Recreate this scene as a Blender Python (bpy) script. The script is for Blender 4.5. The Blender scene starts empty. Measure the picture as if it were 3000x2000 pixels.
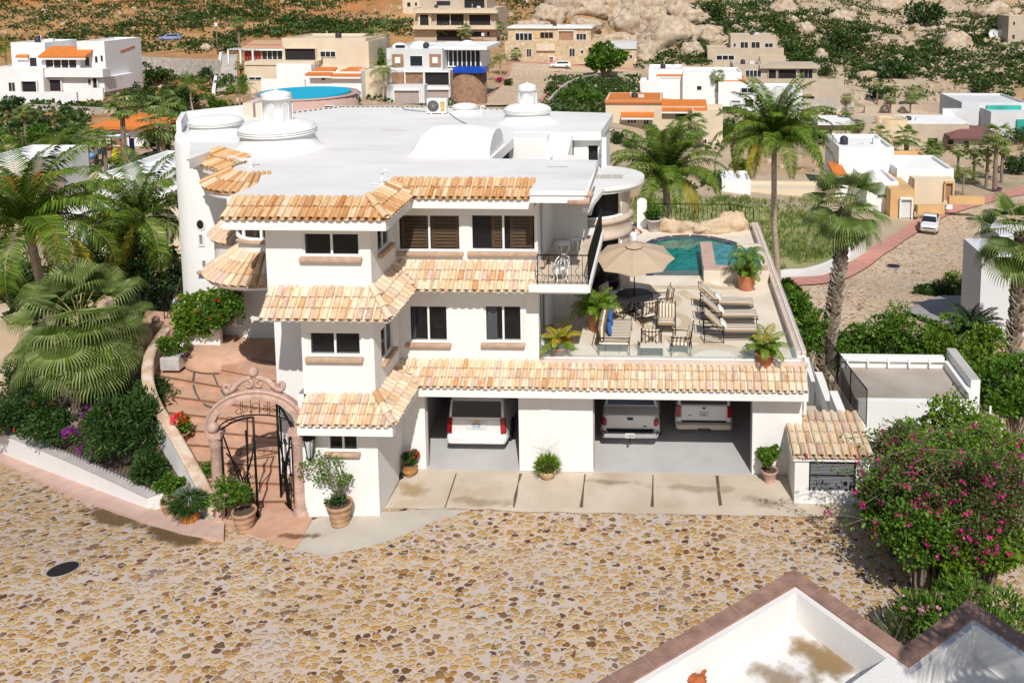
import bpy, bmesh, math, random
import numpy as np
from mathutils import Vector, Matrix
V = Vector; R = math.radians; PI = math.pi; rnd = random.Random(7)
S = bpy.context.scene; C = S.collection
# ---------------- camera, light, exposure ----------------
FPX, PPX, PPY, PITCH, YAW, CH = 2000.0, 1475.0, 172.0, R(6.34), R(1.58), 15.8
cd = bpy.data.cameras.new('camera'); cam = bpy.data.objects.new('camera', cd); C.objects.link(cam)
cam.location = (0, 0, CH); cam.rotation_euler = (PI/2-PITCH, 0, YAW)
cd.sensor_width = 36; cd.lens = FPX/2352*36
cd.shift_x = -(PPX-1176)/2352; cd.shift_y = -(784-PPY)/2352
cd.clip_start = .5; cd.clip_end = 3000; S.camera = cam
SUN_EL, SUN_AZ = R(46.5), R(14)      # the sun stands behind the camera, a little to the right
W = bpy.data.worlds.new('World'); S.world = W; W.use_nodes = True
nt = W.node_tree; sky = nt.nodes.new('ShaderNodeTexSky'); sky.sky_type = 'NISHITA'; sky.sun_disc = False
sky.sun_elevation = SUN_EL; sky.sun_rotation = PI-SUN_AZ
nt.links.new(sky.outputs[0], nt.nodes['Background'].inputs[0]); nt.nodes['Background'].inputs[1].default_value = .085
sl = bpy.data.lights.new('sun', 'SUN'); sl.energy = 4.4; sl.angle = R(.53); sl.color = (1, .965, .92)
so = bpy.data.objects.new('sun', sl); C.objects.link(so)
sd = V((math.sin(SUN_AZ)*math.cos(SUN_EL), -math.cos(SUN_AZ)*math.cos(SUN_EL), math.sin(SUN_EL)))  # towards the sun
so.rotation_euler = sd.to_track_quat('Z', 'Y').to_euler(); so.location = (0, 0, 60)
S.view_settings.view_transform = 'Standard'; S.view_settings.look = 'None'
S.view_settings.exposure = -.04; S.view_settings.gamma = 1
S.render.engine = 'CYCLES'
S.cycles.max_bounces = 6; S.cycles.transparent_max_bounces = 12
# ---------------- rays through the photograph ----------------
_rm = cam.rotation_euler.to_matrix()
def ray(x, y): return _rm @ V(((x-PPX)/FPX, -(y-PPY)/FPX, -1))
def WZ(x, y, z):                      # where a sight line meets a height
    d = ray(x, y); t = (z-CH)/d.z; return V((d.x*t, d.y*t, z))
def WY(x, y, Y):                      # where it meets a depth
    d = ray(x, y); t = Y/d.y; return V((d.x*t, Y, CH+d.z*t))
# ---------------- object helpers ----------------
LOC = {}
def tag(o, label=None, cat=None, group=None, kind=None):
    if label: o['label'] = label
    if cat: o['category'] = cat
    if group: o['group'] = group
    if kind: o['kind'] = kind
    return o
def thing(name, label, cat, loc=(0, 0, 0), group=None):
    o = bpy.data.objects.new(name, None); o.empty_display_size = .2; C.objects.link(o)
    o.location = loc; LOC[o] = V(loc); return tag(o, label, cat, group)
class MB:
    def __init__(s): s.v = []; s.f = []; s.m = []; s.sm = []
    def add(s, vs, fs, mi=0, smooth=False):
        k = len(s.v); s.v.extend([tuple(p) for p in vs])
        for f in fs: s.f.append([i+k for i in f]); s.m.append(mi); s.sm.append(smooth)
    def quad(s, a, b, c, d, mi=0): s.add([a, b, c, d], [(0, 1, 2, 3)], mi)
    def box(s, x0, x1, y0, y1, z0, z1, mi=0):
        s.add([(x0,y0,z0),(x1,y0,z0),(x1,y1,z0),(x0,y1,z0),(x0,y0,z1),(x1,y0,z1),(x1,y1,z1),(x0,y1,z1)],
              [(0,3,2,1),(4,5,6,7),(0,1,5,4),(1,2,6,5),(2,3,7,6),(3,0,4,7)], mi)
    def obox(s, c, u, v, w, mi=0):     # oriented box: centre and three half vectors
        c, u, v, w = V(c), V(u), V(v), V(w)
        P = [c+a*u+b*v+d*w for d in (-1, 1) for a, b in ((-1,-1),(1,-1),(1,1),(-1,1))]
        s.add(P, [(0,3,2,1),(4,5,6,7),(0,1,5,4),(1,2,6,5),(2,3,7,6),(3,0,4,7)], mi)
    def prism(s, poly, z0, z1, mi=0, top=None, smooth=False):   # poly counter-clockwise in plan
        n = len(poly); s.add([(p[0], p[1], z0) for p in poly]+[(p[0], p[1], z1) for p in poly],
              [(i, (i+1) % n, n+(i+1) % n, n+i) for i in range(n)], mi, smooth)
        s.add([(p[0], p[1], z1) for p in poly], [tuple(range(n))], mi if top is None else top)
        s.add([(p[0], p[1], z0) for p in poly], [tuple(reversed(range(n)))], mi)
    def tube(s, pts, r, n=6, mi=0, cap=True, closed=False, r1=None):
        pts = [V(p) for p in pts]; m = len(pts); vs = []; nrm = None
        for i, p in enumerate(pts):
            a = pts[i-1] if (i or closed) else p; b = pts[(i+1) % m] if (i < m-1 or closed) else p
            t = (b-a); t = t.normalized() if t.length > 1e-9 else V((0, 0, 1))
            if nrm is None: nrm = t.orthogonal().normalized()
            nrm = (nrm-t*nrm.dot(t)); nrm = nrm.normalized() if nrm.length > 1e-6 else t.orthogonal().normalized()
            bn = t.cross(nrm)
            rr = r[i] if isinstance(r, (list, tuple)) else (r if r1 is None else r+(r1-r)*i/max(1, m-1))
            for k in range(n):
                an = 2*PI*k/n; vs.append(p+(nrm*math.cos(an)+bn*math.sin(an))*rr)
        fs = []
        for i in range(m if closed else m-1):
            j = (i+1) % m
            for k in range(n): fs.append((i*n+k, i*n+(k+1) % n, j*n+(k+1) % n, j*n+k))
        if cap and not closed: fs.append(tuple(reversed(range(n)))); fs.append(tuple((m-1)*n+k for k in range(n)))
        s.add(vs, fs, mi, True)
    def lathe(s, c, prof, n=24, mi=0, a0=0, a1=2*PI, axis=None):   # prof: (radius, height)
        full = abs(a1-a0-2*PI) < 1e-6; k = n if full else n+1; vs = []
        for r_, z in prof:
            for i in range(k):
                a = a0+(a1-a0)*i/n; vs.append((c[0]+r_*math.cos(a), c[1]+r_*math.sin(a), c[2]+z))
        fs = [(j*k+i, j*k+(i+1) % k, (j+1)*k+(i+1) % k, (j+1)*k+i) for j in range(len(prof)-1) for i in range(n)]
        s.add(vs, fs, mi, True)
    def ball(s, c, r, n=12, mi=0, sc=(1, 1, 1)):
        vs = []; m = n//2
        for j in range(m+1):
            th = PI*j/m
            for i in range(n):
                a = 2*PI*i/n; vs.append((c[0]+r*sc[0]*math.sin(th)*math.cos(a), c[1]+r*sc[1]*math.sin(th)*math.sin(a), c[2]-r*sc[2]*math.cos(th)))
        s.add(vs, [(j*n+i, j*n+(i+1) % n, (j+1)*n+(i+1) % n, (j+1)*n+i) for j in range(m) for i in range(n)], mi, True)
    def build(s, name, mats, parent=None, bevel=0):
        me = bpy.data.meshes.new(name); off = LOC.get(parent, V((0, 0, 0))) if parent else V((0, 0, 0))
        me.from_pydata([(p[0]-off.x, p[1]-off.y, p[2]-off.z) for p in s.v], [], s.f)
        if not isinstance(mats, (list, tuple)): mats = [mats]
        for m in mats: me.materials.append(m)
        me.polygons.foreach_set('material_index', s.m); me.polygons.foreach_set('use_smooth', s.sm)
        me.validate(); me.update()
        o = bpy.data.objects.new(name, me); C.objects.link(o)
        if parent: o.parent = parent; LOC[o] = off
        if bevel:
            b = o.modifiers.new('bevel', 'BEVEL'); b.width = bevel; b.segments = 2; b.limit_method = 'ANGLE'
        return o
def solo(mb, name, mats, label, cat, group=None, kind=None, bevel=0):
    return tag(mb.build(name, mats, None, bevel), label, cat, group, kind)
def dup(o, loc=None, rz=None, sc=None, label=None, parent=None):
    c = o.copy(); C.objects.link(c)
    if parent: c.parent = parent
    if loc is not None: c.location = loc
    if rz is not None: c.rotation_euler = (0, 0, rz)
    if sc is not None: c.scale = (sc,)*3 if not isinstance(sc, (list, tuple)) else sc
    if label: c['label'] = label
    for ch in list(o.children): dup(ch, parent=c)
    return c
# ---------------- materials ----------------
MATS = {}
def M(name, col, rough=.7, var=.12, scale=2.0, bump=.0, bscale=30, metal=0, spec=.4, isl=None, detail=4, col2=None, thr=None, stretch=None):
    """plain procedural material: colour broken up by noise, optional colour per island"""
    if name in MATS: return MATS[name]
    m = bpy.data.materials.new(name); m.use_nodes = True; t = m.node_tree; N = t.nodes; L = t.links
    b = N['Principled BSDF']; b.inputs['Roughness'].default_value = rough; b.inputs['Metallic'].default_value = metal
    b.inputs['Specular IOR Level'].default_value = spec
    tc = N.new('ShaderNodeTexCoord'); vec = tc.outputs['Object']
    if stretch:
        mp = N.new('ShaderNodeMapping'); mp.inputs['Scale'].default_value = stretch; L.new(vec, mp.inputs[0]); vec = mp.outputs[0]
    no = N.new('ShaderNodeTexNoise'); no.inputs['Scale'].default_value = scale; no.inputs['Detail'].default_value = detail
    L.new(vec, no.inputs['Vector'])
    rp = N.new('ShaderNodeValToRGB'); L.new(no.outputs['Fac'], rp.inputs[0])
    e = rp.color_ramp.elements
    lo, hi = thr or (.3, .7)
    e[0].position = lo; e[1].position = hi
    c2 = col2 or [min(1, c*(1+var)) for c in col]; c1 = col if col2 else [c*(1-var) for c in col]
    e[0].color = (*c1, 1); e[1].color = (*c2, 1); out = rp.outputs[0]
    if isl:
        ge = N.new('ShaderNodeNewGeometry'); r2 = N.new('ShaderNodeValToRGB'); L.new(ge.outputs['Random Per Island'], r2.inputs[0])
        r2.color_ramp.interpolation = 'LINEAR'
        el = r2.color_ramp.elements
        while len(el) < len(isl): el.new(.5)
        for i, c in enumerate(isl): el[i].position = i/(len(isl)-1); el[i].color = (*c, 1)
        mx = N.new('ShaderNodeMixRGB'); mx.blend_type = 'MULTIPLY'; mx.inputs[0].default_value = 1
        L.new(r2.outputs[0], mx.inputs[1]); L.new(out, mx.inputs[2]); out = mx.outputs[0]
    L.new(out, b.inputs['Base Color'])
    if bump:
        n2 = N.new('ShaderNodeTexNoise'); n2.inputs['Scale'].default_value = bscale; n2.inputs['Detail'].default_value = 3
        L.new(vec, n2.inputs['Vector']); bp = N.new('ShaderNodeBump'); bp.inputs['Strength'].default_value = bump; bp.inputs['Distance'].default_value = .05
        L.new(n2.outputs['Fac'], bp.inputs['Height']); L.new(bp.outputs[0], b.inputs['Normal'])
    MATS[name] = m; return m
def leafmat(name, cols, rough=.45, spec=.35, trans=.35):
    if name in MATS: return MATS[name]
    m = M(name, (1, 1, 1), rough=rough, var=.25, scale=1.2, spec=spec, isl=cols)
    t = m.node_tree; b = t.nodes['Principled BSDF']; o = t.nodes['Material Output']
    tr = t.nodes.new('ShaderNodeBsdfTranslucent'); mx = t.nodes.new('ShaderNodeMixShader'); mx.inputs[0].default_value = trans
    src = b.inputs['Base Color'].links[0].from_socket; t.links.new(src, tr.inputs[0])
    t.links.new(b.outputs[0], mx.inputs[1]); t.links.new(tr.outputs[0], mx.inputs[2]); t.links.new(mx.outputs[0], o.inputs[0]); return m
def mix_layer(m, col, scale, lo, hi, fac=1, stretch=None):
    """lay a noise-shaped stain of another colour over a material"""
    t = m.node_tree; N = t.nodes; L = t.links; b = N['Principled BSDF']; src = b.inputs['Base Color'].links[0].from_socket
    tc = N.new('ShaderNodeTexCoord'); vec = tc.outputs['Object']
    if stretch:
        mp = N.new('ShaderNodeMapping'); mp.inputs['Scale'].default_value = stretch; L.new(vec, mp.inputs[0]); vec = mp.outputs[0]
    no = N.new('ShaderNodeTexNoise'); no.inputs['Scale'].default_value = scale; no.inputs['Detail'].default_value = 6
    L.new(vec, no.inputs['Vector']); mr = N.new('ShaderNodeMapRange'); mr.inputs[1].default_value = lo; mr.inputs[2].default_value = hi
    mr.inputs[4].default_value = fac
    L.new(no.outputs['Fac'], mr.inputs[0]); mx = N.new('ShaderNodeMixRGB'); L.new(mr.outputs[0], mx.inputs[0]); L.new(src, mx.inputs[1])
    mx.inputs[2].default_value = (*col, 1); L.new(mx.outputs[0], b.inputs['Base Color']); return m
white = M('white_stucco', (.80,.785,.755), .85, .025, .6, .12, 40)
mix_layer(white, (.70,.67,.61), .35, .58, .8, .35, (1, 1, .25)); mix_layer(white, (.56,.52,.46), 2.2, .62, .85, .45, (1.5, 1.5, .12)); mix_layer(white, (.66,.63,.58), 9, .5, .8, .25)
roofw = M('white_roof_coating', (.76,.735,.70), .9, .05, .5, .2, 25)
mix_layer(roofw, (.56,.54,.51), .9, .48, .74, .5, (.25, 1, 1)); mix_layer(roofw, (.60,.58,.55), 4, .55, .8, .4); mix_layer(roofw, (.78,.78,.78), 5, .5, .8, .5)
fasc = M('white_trim', (.82,.81,.78), .6, .02, 1, .03, 30)
dark = M('dark_interior_and_porch_shade', (.02,.016,.018), .9, .2, 1)
TILEC = [(.72,.48,.28), (.78,.60,.40), (.58,.30,.13), (.80,.66,.46), (.74,.52,.31), (.54,.38,.27), (.84,.75,.57), (.68,.42,.24), (.78,.61,.42), (.82,.70,.50), (.66,.46,.38), (.76,.56,.38)]
tilem = M('clay_tile', (1, 1, 1), .8, .16, 9, .25, 40, isl=TILEC, spec=.2, stretch=(1, 1, 1))
mix_layer(tilem, (.42,.22,.08), 3.2, .62, .72, .55); mix_layer(tilem, (.78,.70,.56), 6, .55, .75, .45)
tiletop = M('clay_tile_orange', (1, 1, 1), .8, .18, 9, .25, 40, isl=[(.66,.34,.14), (.76,.53,.30), (.50,.22,.07), (.70,.42,.20), (.82,.67,.46), (.58,.28,.11), (.72,.46,.24), (.79,.60,.38)], spec=.2)
mix_layer(tiletop, (.36,.17,.06), 3.2, .62, .74, .5)
pinkst = M('cantera_stone', (.50,.335,.27), .85, .22, 5, .35, 45); mix_layer(pinkst, (.30,.18,.14), 14, .60, .72, .7)
sillst = M('sill_stone', (.48,.33,.23), .8, .15, 6, .2, 50)
iron = M('black_iron', (.012,.011,.011), .45, .1, 5, metal=.6)
bronze = M('dark_bronze', (.035,.022,.014), .45, .1, 5, metal=.5)
terra = M('terracotta', (.50,.19,.09), .75, .15, 5, .15, 60); mix_layer(terra, (.6,.36,.24), 6, .6, .8, .5)
soil = M('soil', (.09,.06,.04), .95, .3, 20)
bark = M('bark', (.22,.17,.12), .9, .35, 6, .6, 20)
wood = M('wood', (.28,.17,.08), .7, .25, 3, .2, 20, stretch=(1, 1, 8))
def glassm(name, col=(.012,.014,.016), tr=.45, rough=.03):
    m = bpy.data.materials.new(name); m.use_nodes = True; t = m.node_tree; b = t.nodes['Principled BSDF']
    b.inputs['Base Color'].default_value = (*col, 1); b.inputs['Roughness'].default_value = rough; b.inputs['Specular IOR Level'].default_value = .6
    if tr:
        a = t.nodes.new('ShaderNodeBsdfTransparent'); mx = t.nodes.new('ShaderNodeMixShader'); mx.inputs[0].default_value = tr
        no = t.nodes.new('ShaderNodeTexNoise'); no.inputs['Scale'].default_value = .8
        bp = t.nodes.new('ShaderNodeBump'); bp.inputs['Strength'].default_value = .05; t.links.new(no.outputs[0], bp.inputs['Height']); t.links.new(bp.outputs[0], b.inputs['Normal'])
        t.links.new(b.outputs[0], mx.inputs[1]); t.links.new(a.outputs[0], mx.inputs[2]); t.links.new(mx.outputs[0], t.nodes['Material Output'].inputs[0])
    return m
pane = glassm('window_glass', tr=.72); farpane = glassm('dark_glass', (.02,.024,.03), 0, .12)
clear = glassm('clear_glass', (.55,.75,.72), .88, .02)
# ---------------- walls with openings ----------------
def panel(mb, o, ex, ez, w, h, holes=(), depth=.18, back=True, mi=0, bi=1):
    """wall face (outward normal = ex x ez) with rectangular openings, their reveals and dark backs"""
    o, ex, ez = V(o), V(ex), V(ez); n = ex.cross(ez)
    xs = sorted({0, w, *[a for q in holes for a in (q[0], q[1])]}); zs = sorted({0, h, *[a for q in holes for a in (q[2], q[3])]})
    P = lambda a, b, d=0: o+ex*a+ez*b-n*d
    for i in range(len(xs)-1):
        for j in range(len(zs)-1):
            cx, cz = (xs[i]+xs[i+1])/2, (zs[j]+zs[j+1])/2
            if any(q[0] < cx < q[1] and q[2] < cz < q[3] for q in holes): continue
            mb.quad(P(xs[i], zs[j]), P(xs[i+1], zs[j]), P(xs[i+1], zs[j+1]), P(xs[i], zs[j+1]), mi)
    for a, b, c, d in holes:
        mb.quad(P(a, c), P(b, c), P(b, c, depth), P(a, c, depth), mi); mb.quad(P(a, d, depth), P(b, d, depth), P(b, d), P(a, d), mi)
        mb.quad(P(a, c), P(a, c, depth), P(a, d, depth), P(a, d), mi); mb.quad(P(b, c, depth), P(b, c), P(b, d), P(b, d, depth), mi)
        if back: mb.quad(P(a, c, depth), P(b, c, depth), P(b, d, depth), P(a, d, depth), bi)
def window(parent, o, ex, ez, w, h, panes=2, ins=.07, fr=.055, sill=None, fmat=None, bars=0, curtain=None, name='window', smat=None):
    o, ex, ez = V(o), V(ex), V(ez); n = ex.cross(ez); mb = MB(); pb = MB()
    c0 = o-n*ins
    def bar(a0, a1, b0, b1, t=.03): mb.obox(c0+ex*(a0+a1)/2+ez*(b0+b1)/2, ex*(a1-a0)/2, n*t, ez*(b1-b0)/2)
    bar(0, w, 0, fr); bar(0, w, h-fr, h); bar(0, fr, fr, h-fr); bar(w-fr, w, fr, h-fr)
    pw = (w-2*fr)/panes
    for i in range(1, panes): bar(fr+i*pw-.03, fr+i*pw+.03, fr, h-fr, .026)
    for i in range(bars): bar(fr, w-fr, fr+(h-2*fr)*(i+1)/(bars+1)-.012, fr+(h-2*fr)*(i+1)/(bars+1)+.012, .015)
    f = mb.build(name, fmat or fasc, parent)
    pb.obox(c0+ex*w/2+ez*h/2-n*.01, ex*(w/2-fr+.004), n*.004, ez*(h/2-fr+.004)); pb.build('pane', pane, f)
    if sill:
        sb = MB(); sb.obox(o+ex*w/2-ez*(sill[1]/2)+n*.06, ex*(w/2+sill[0]), n*.09, ez*sill[1]/2); sb.build('sill', smat or sillst, f, .03)
    if curtain:
        for a0, a1, kind in curtain:
            cb = MB(); k = 14
            if kind == 'c':
                P = [c0+ex*(fr+(a0+(a1-a0)*i/k)*(w-2*fr))-n*(.10+.025*math.sin(i*2.2)) for i in range(k+1)]
                for i in range(k): cb.quad(P[i]+ez*fr, P[i+1]+ez*fr, P[i+1]+ez*(h*.93), P[i]+ez*(h*.93))
                cb.build('curtain', M('curtain', (.35,.36,.4), .9, .1), f)
            else:
                x0, x1 = fr+a0*(w-2*fr), fr+a1*(w-2*fr)
                cb.obox(c0+ex*(x0+.05)+ez*h/2-n*.1, ex*.05, n*.015, ez*(h/2-fr)); cb.obox(c0+ex*(x1-.05)+ez*h/2-n*.1, ex*.05, n*.015, ez*(h/2-fr))
                q = int(h/.11)
                for i in range(q): cb.obox(c0+ex*(x0+x1)/2+ez*(fr+(i+.5)*(h-2*fr)/q)-n*.1, ex*((x1-x0)/2-.1), n*.012+ez*.012, ez*.03-n*.02)
                cb.build('shutter', wood, f)
    return f
# ---------------- clay tiles ----------------
def barrel(mb, a, b, e, n, ra, rb, la, lb, k=6):
    vs = []
    for p, r_, l in ((a, ra, la), (b, rb, lb)):
        for i in range(k+1):
            an = PI*i/k; vs.append(p+e*(r_*math.cos(an))+n*(l+r_*.85*math.sin(an)))
        for i in range(k+1):
            an = PI*i/k; vs.append(p+e*((r_-.016)*math.cos(an))+n*(l+(r_-.016)*.85*math.sin(an)))
    m = 2*(k+1); fs = [(i+1, i, m+i, m+i+1) for i in range(k)]+[(i+1, i+k+2, i+k+1, i) for i in range(k)]
    mb.add(vs, fs, 0, False)
def tiles(mb, p0, p1, up, L, colw, nrow, cl=0, cr=0, bed=True):
    p0, p1, up = V(p0), V(p1), V(up).normalized(); e = (p1-p0); Wd = e.length; e.normalize(); n = e.cross(up).normalized()
    nc = max(1, round(Wd/colw)); colw = Wd/nc
    i0 = math.floor(min(0, cl*L)/colw); i1 = math.ceil((Wd+max(0, -cr*L))/colw)
    for i in range(i0, i1):
        u = (i+.5)*colw; ur = Wd-u; v0, v1 = 0, L
        if cl > 0: v1 = min(v1, max(u, 0)/cl)
        elif u < 0: v0 = max(v0, u/cl) if cl < 0 else 9e9
        if cr > 0: v1 = min(v1, max(ur, 0)/cr)
        elif ur < 0: v0 = max(v0, ur/cr) if cr < 0 else 9e9
        for r_ in range(nrow):
            a = max(r_*L/nrow, v0); b = min((r_+1.14)*L/nrow, v1+.05)
            if b-a < .1: continue
            j = rnd.uniform(-.008, .008); a += rnd.uniform(-.015, .01) if r_ else rnd.uniform(-.02, .0)
            barrel(mb, p0+e*(u+j)+up*a, p0+e*(u+j+rnd.uniform(-.006, .006))+up*b, e, n, colw*.40*rnd.uniform(.97, 1.04), colw*.33, .045+rnd.uniform(0, .008), .012)
            # pan tile between two covers
            uu = u+colw/2; q0 = p0+e*uu+up*(a-.03); q1 = p0+e*uu+up*b; w_ = colw*.34
            if uu < Wd-.02 or cr < 0:
                mb.add([q0-e*w_+n*.045, q0-n*.0+n*.005, q0+e*w_+n*.045, q1-e*w_+n*.035, q1+n*.0, q1+e*w_+n*.035], [(0, 1, 4, 3), (1, 2, 5, 4)], 0)
    if bed: mb.quad(p0-n*.03, p1-n*.03, p1-e*(cr*L)+up*L-n*.03, p0+e*(cl*L)+up*L-n*.03)
def ridge(mb, a, b, r_=.13, n=5):
    a, b = V(a), V(b); d = (b-a); L = d.length; d.normalize(); e = d.cross(V((0, 0, 1))).normalized(); nn = e.cross(d).normalized()
    if nn.z < 0: nn = -nn
    for i in range(n):
        barrel(mb, a+d*(L*i/n), a+d*(L*(i+1.12)/n), e if nn.dot(e.cross(d)) > 0 else -e, nn, r_, r_*.8, .05, .02)
# ---------------- the white villa ----------------
YM, YB, XB, XE = 26.4, 24.0, -8.44, -4.0     # main wall, bay wall, bay right side, end of the upper storeys
ZR, ZT = 9.58, 3.65                          # roof and terrace levels
villa = thing('white_villa', 'three-storey white villa with clay tile eaves, roof domes and open garages', 'house', (-4, 27, 0))
def rect(x0, x1, y0, y1, Y):
    a = WY((x0+x1)/2, y0, Y); b = WY((x0+x1)/2, y1, Y); ym = (y0+y1)/2
    return WY(x0, ym, Y).x, WY(x1, ym, Y).x, b.z, a.z
EX, EZ, EY = V((1, 0, 0)), V((0, 0, 1)), V((0, 1, 0))
def front(name, X0, X1, Z0, Z1, Y, wins, depth=.3, extra=()):
    """a wall facing the street with windows given in photograph pixels"""
    mb = MB(); hs = []; q = []
    for w in wins:
        a, b, c, d = rect(*w['p'], Y); hs.append((a-X0, b-X0, c-Z0, d-Z0)); q.append((a, b, c, d, w))
    panel(mb, (X0, Y, Z0), EX, EZ, X1-X0, Z1-Z0, hs+list(extra), depth)
    o = mb.build(name, [white, dark], villa)
    for a, b, c, d, w in q:
        k = {i: w[i] for i in w if i != 'p'}; window(villa, (a, Y, c), EX, EZ, b-a, d-c, **k)
    return o
# street front, storey by storey
gar = [rect(977, 1192, 905, 1084, YM), rect(1362, 1728, 905, 1089, YM)]
gz = 2.72
front('wall', XB, 4.35, 0, 3.72, YM, [], extra=[])if 0 else None
mb = MB(); panel(mb, (XB, YM, -.05), EX, EZ, 4.35-XB, 3.70, [(gar[0][0]-XB, gar[0][1]-XB, 0, gz), (gar[1][0]-XB, gar[1][1]-XB, 0, gz)], .28, back=False)
pl = WY(1275, 1000, YM).x; 
mb.box(XB, 4.35, YM+.281, YM+.3, gz-.05, 3.6); 
mb.build('wall', [white, dark], villa)
front('wall', XB, XE, 3.65, 6.93, YM, [dict(p=(938, 1029, 701, 786), sill=(.1, .13), curtain=[(0, .12, 'c')]), dict(p=(1112, 1199, 701, 786), sill=(.1, .13), curtain=[(0, .3, 'c')])])
front('wall', XB, XE, 6.93, ZR, YM, [dict(p=(912, 1058, 492, 577), sill=(.08, .13), curtain=[(.02, .48, 's'), (.52, .98, 's')]), dict(p=(1080, 1231, 492, 577), sill=(.08, .13), curtain=[(.3, .5, 's'), (.6, .96, 's')])])
# bay: three stacked boxes
front('bay_wall', -11.48, XB, 6.4, ZR, YB, [dict(p=(694, 826, 534, 589), sill=(.07, .14))])
front('bay_wall', -10.56, XB, 3.4, 6.95, YB, [dict(p=(708, 829, 762, 818), sill=(.07, .14))])
front('bay_wall', -10.75, XB, -.4, 3.72, YB, [dict(p=(752, 822, 987, 1036), sill=(.08, .12))])
def side(name, X, Y0, Y1, Z0, Z1, wins=(), flip=False, mat=None, parent=None):
    """wall facing right (or left when flip)"""
    mb = MB()
    if not flip: o, ex = (X, Y0, Z0), EY
    else: o, ex = (X, Y1, Z0), -EY
    hs = [((a-Y0, b-Y0) if not flip else (Y1-b, Y1-a))+(c-Z0, d-Z0) for a, b, c, d in wins]
    panel(mb, o, ex, EZ, Y1-Y0, Z1-Z0, hs, .3); mb.build(name, [mat or white, dark], parent or villa)
    for (a, b, c, d) in wins: window(parent or villa, (X, a, c) if not flip else (X, b, c), ex, EZ, b-a, d-c, sill=(.06, .13))
side('bay_wall', XB, YB, YM, 6.4, ZR, [(24.62, 25.75, 7.75, 8.72)])
side('bay_wall', XB, YB, YM, 3.4, 6.95, [(24.62, 25.75, 4.42, 5.40)])
side('bay_wall', XB, YB, YM, -.3, 3.7)
side('bay_wall', -11.48, YB, 26.6, 6.4, ZR, flip=True); side('bay_wall', -10.56, YB, 25.6, 2.2, 6.95, flip=True); side('bay_wall', -10.75, YB, 25.6, -.5, 3.7, flip=True)
# recessed wall left of the bay, then an angled wall to the entry
mb = MB(); panel(mb, (-12.1, 25.6, -.3), EX, EZ, 1.6, 7.3, [(1.05, 1.35, 5.0, 6.05)], .25); mb.build('wall', [white, dark], villa)
window(villa, (-11.05, 25.6, 4.7), EX, EZ, .3, 1.05, panes=1, sill=(.08, .12))
a, b = V((-13.3, 28.4, -.3)), V((-12.1, 25.6, -.3)); mb = MB(); e = (b-a).normalized(); panel(mb, a, e, EZ, (b-a).length, 6.8, [], .2); mb.build('wall', white, villa)
# side wall of the upper storeys, the recessed wall behind the balcony
side('side_wall', XE, YM, 30.2, ZT, 6.4, [(26.75, 28.3, 3.75, 6.0)])
side('side_wall', XE, YM, 30.2, 6.4, ZR, [(26.9, 27.9, 6.75, 8.9)])
mb = MB(); panel(mb, (XE, 30.2, ZT), EX, EZ, 1.1, ZR-ZT, [], .2); mb.box(XE, -2.9, 30.25, 31.4, ZT, ZR-.36); mb.build('wall', white, villa)
# roof: slab with its outline, left turret arcs
T = V((-13.2, 28.05, 0)); 
def P2(x, y, z=ZR): p = WZ(x, y, z); return (p.x, p.y)
arc = [(T.x+1.15*math.cos(R(a)), T.y+1.15*math.sin(R(a))) for a in range(150, 300, 15)]
xr = P2(1342, 452)[0]; xr2 = P2(1374, 368)[0]
NOTCH = [P2(1374, 368), P2(1128, 364), P2(1180, 318), P2(1180, 303), P2(1380, 303)]
roofpoly = [(-11.55, 24.02), (XB-.01, 24.02), (XB-.01, YM+.02), (XE, YM+.02), (XE, 24.95), (xr, 24.95)]+NOTCH+[P2(1408, 260), P2(1110, 251), P2(1000, 247), P2(785, 246), P2(655, 262),
            P2(560, 266), P2(415, 283), P2(404, 306), P2(401, 316), (P2(401, 316)[0]+.35, P2(401, 316)[1]-.55), (P2(401, 316)[0]+1.1, P2(401, 316)[1]-.85), P2(434, 366), P2(500, 341), P2(558, 373)]+arc+[(-12.4, 25.6), (WY(520, 462, 24.0).x, 24.02)]
def slab(mb, poly, z0, z1, edge=0, top=1):
    n = len(poly); mb.add([(p[0], p[1], z0) for p in poly]+[(p[0], p[1], z1) for p in poly], [(i, (i+1) % n, n+(i+1) % n, n+i) for i in range(n)], edge)
    from mathutils.geometry import tessellate_polygon
    for z, m_, rv in ((z1, top, False), (z0, edge, True)):
        vs = [V((p[0], p[1], z)) for p in poly]; tr = tessellate_polygon([vs])
        fs = []
        for t in tr:
            a, b, c = (vs[i] for i in t); nz = (b-a).cross(c-a).z
            fs.append(tuple(t) if (nz > 0) != rv else tuple(reversed(t)))
        mb.add(vs, fs, m_)
mb = MB(); slab(mb, roofpoly, ZR-.35, ZR); mb.build('roof', [fasc, roofw], villa)
# front right roof edge mouldings over the balcony
mb = MB(); mb.box(XE+.02, xr+.04, 24.88, 24.949, ZR-.1, ZR+.03); mb.box(XE+.02, xr-.05, 24.9, 24.945, ZR-.34, ZR-.16)
mb.tube([(xr+.02, 24.95, ZR+.0), (xr2+.02, 30.2, ZR)], .04, 6); mb.build('roof_moulding', fasc, villa)
mb = MB(); mb.ball((xr+.08, 25.05, ZR-.1), .13, 10); mb.tube([(xr+.1, 25.0, ZR-.3), (xr-.55, 25.0, ZR-.32)], .13, 8); mb.build('roof_gargoyle', sillst, villa)
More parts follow.
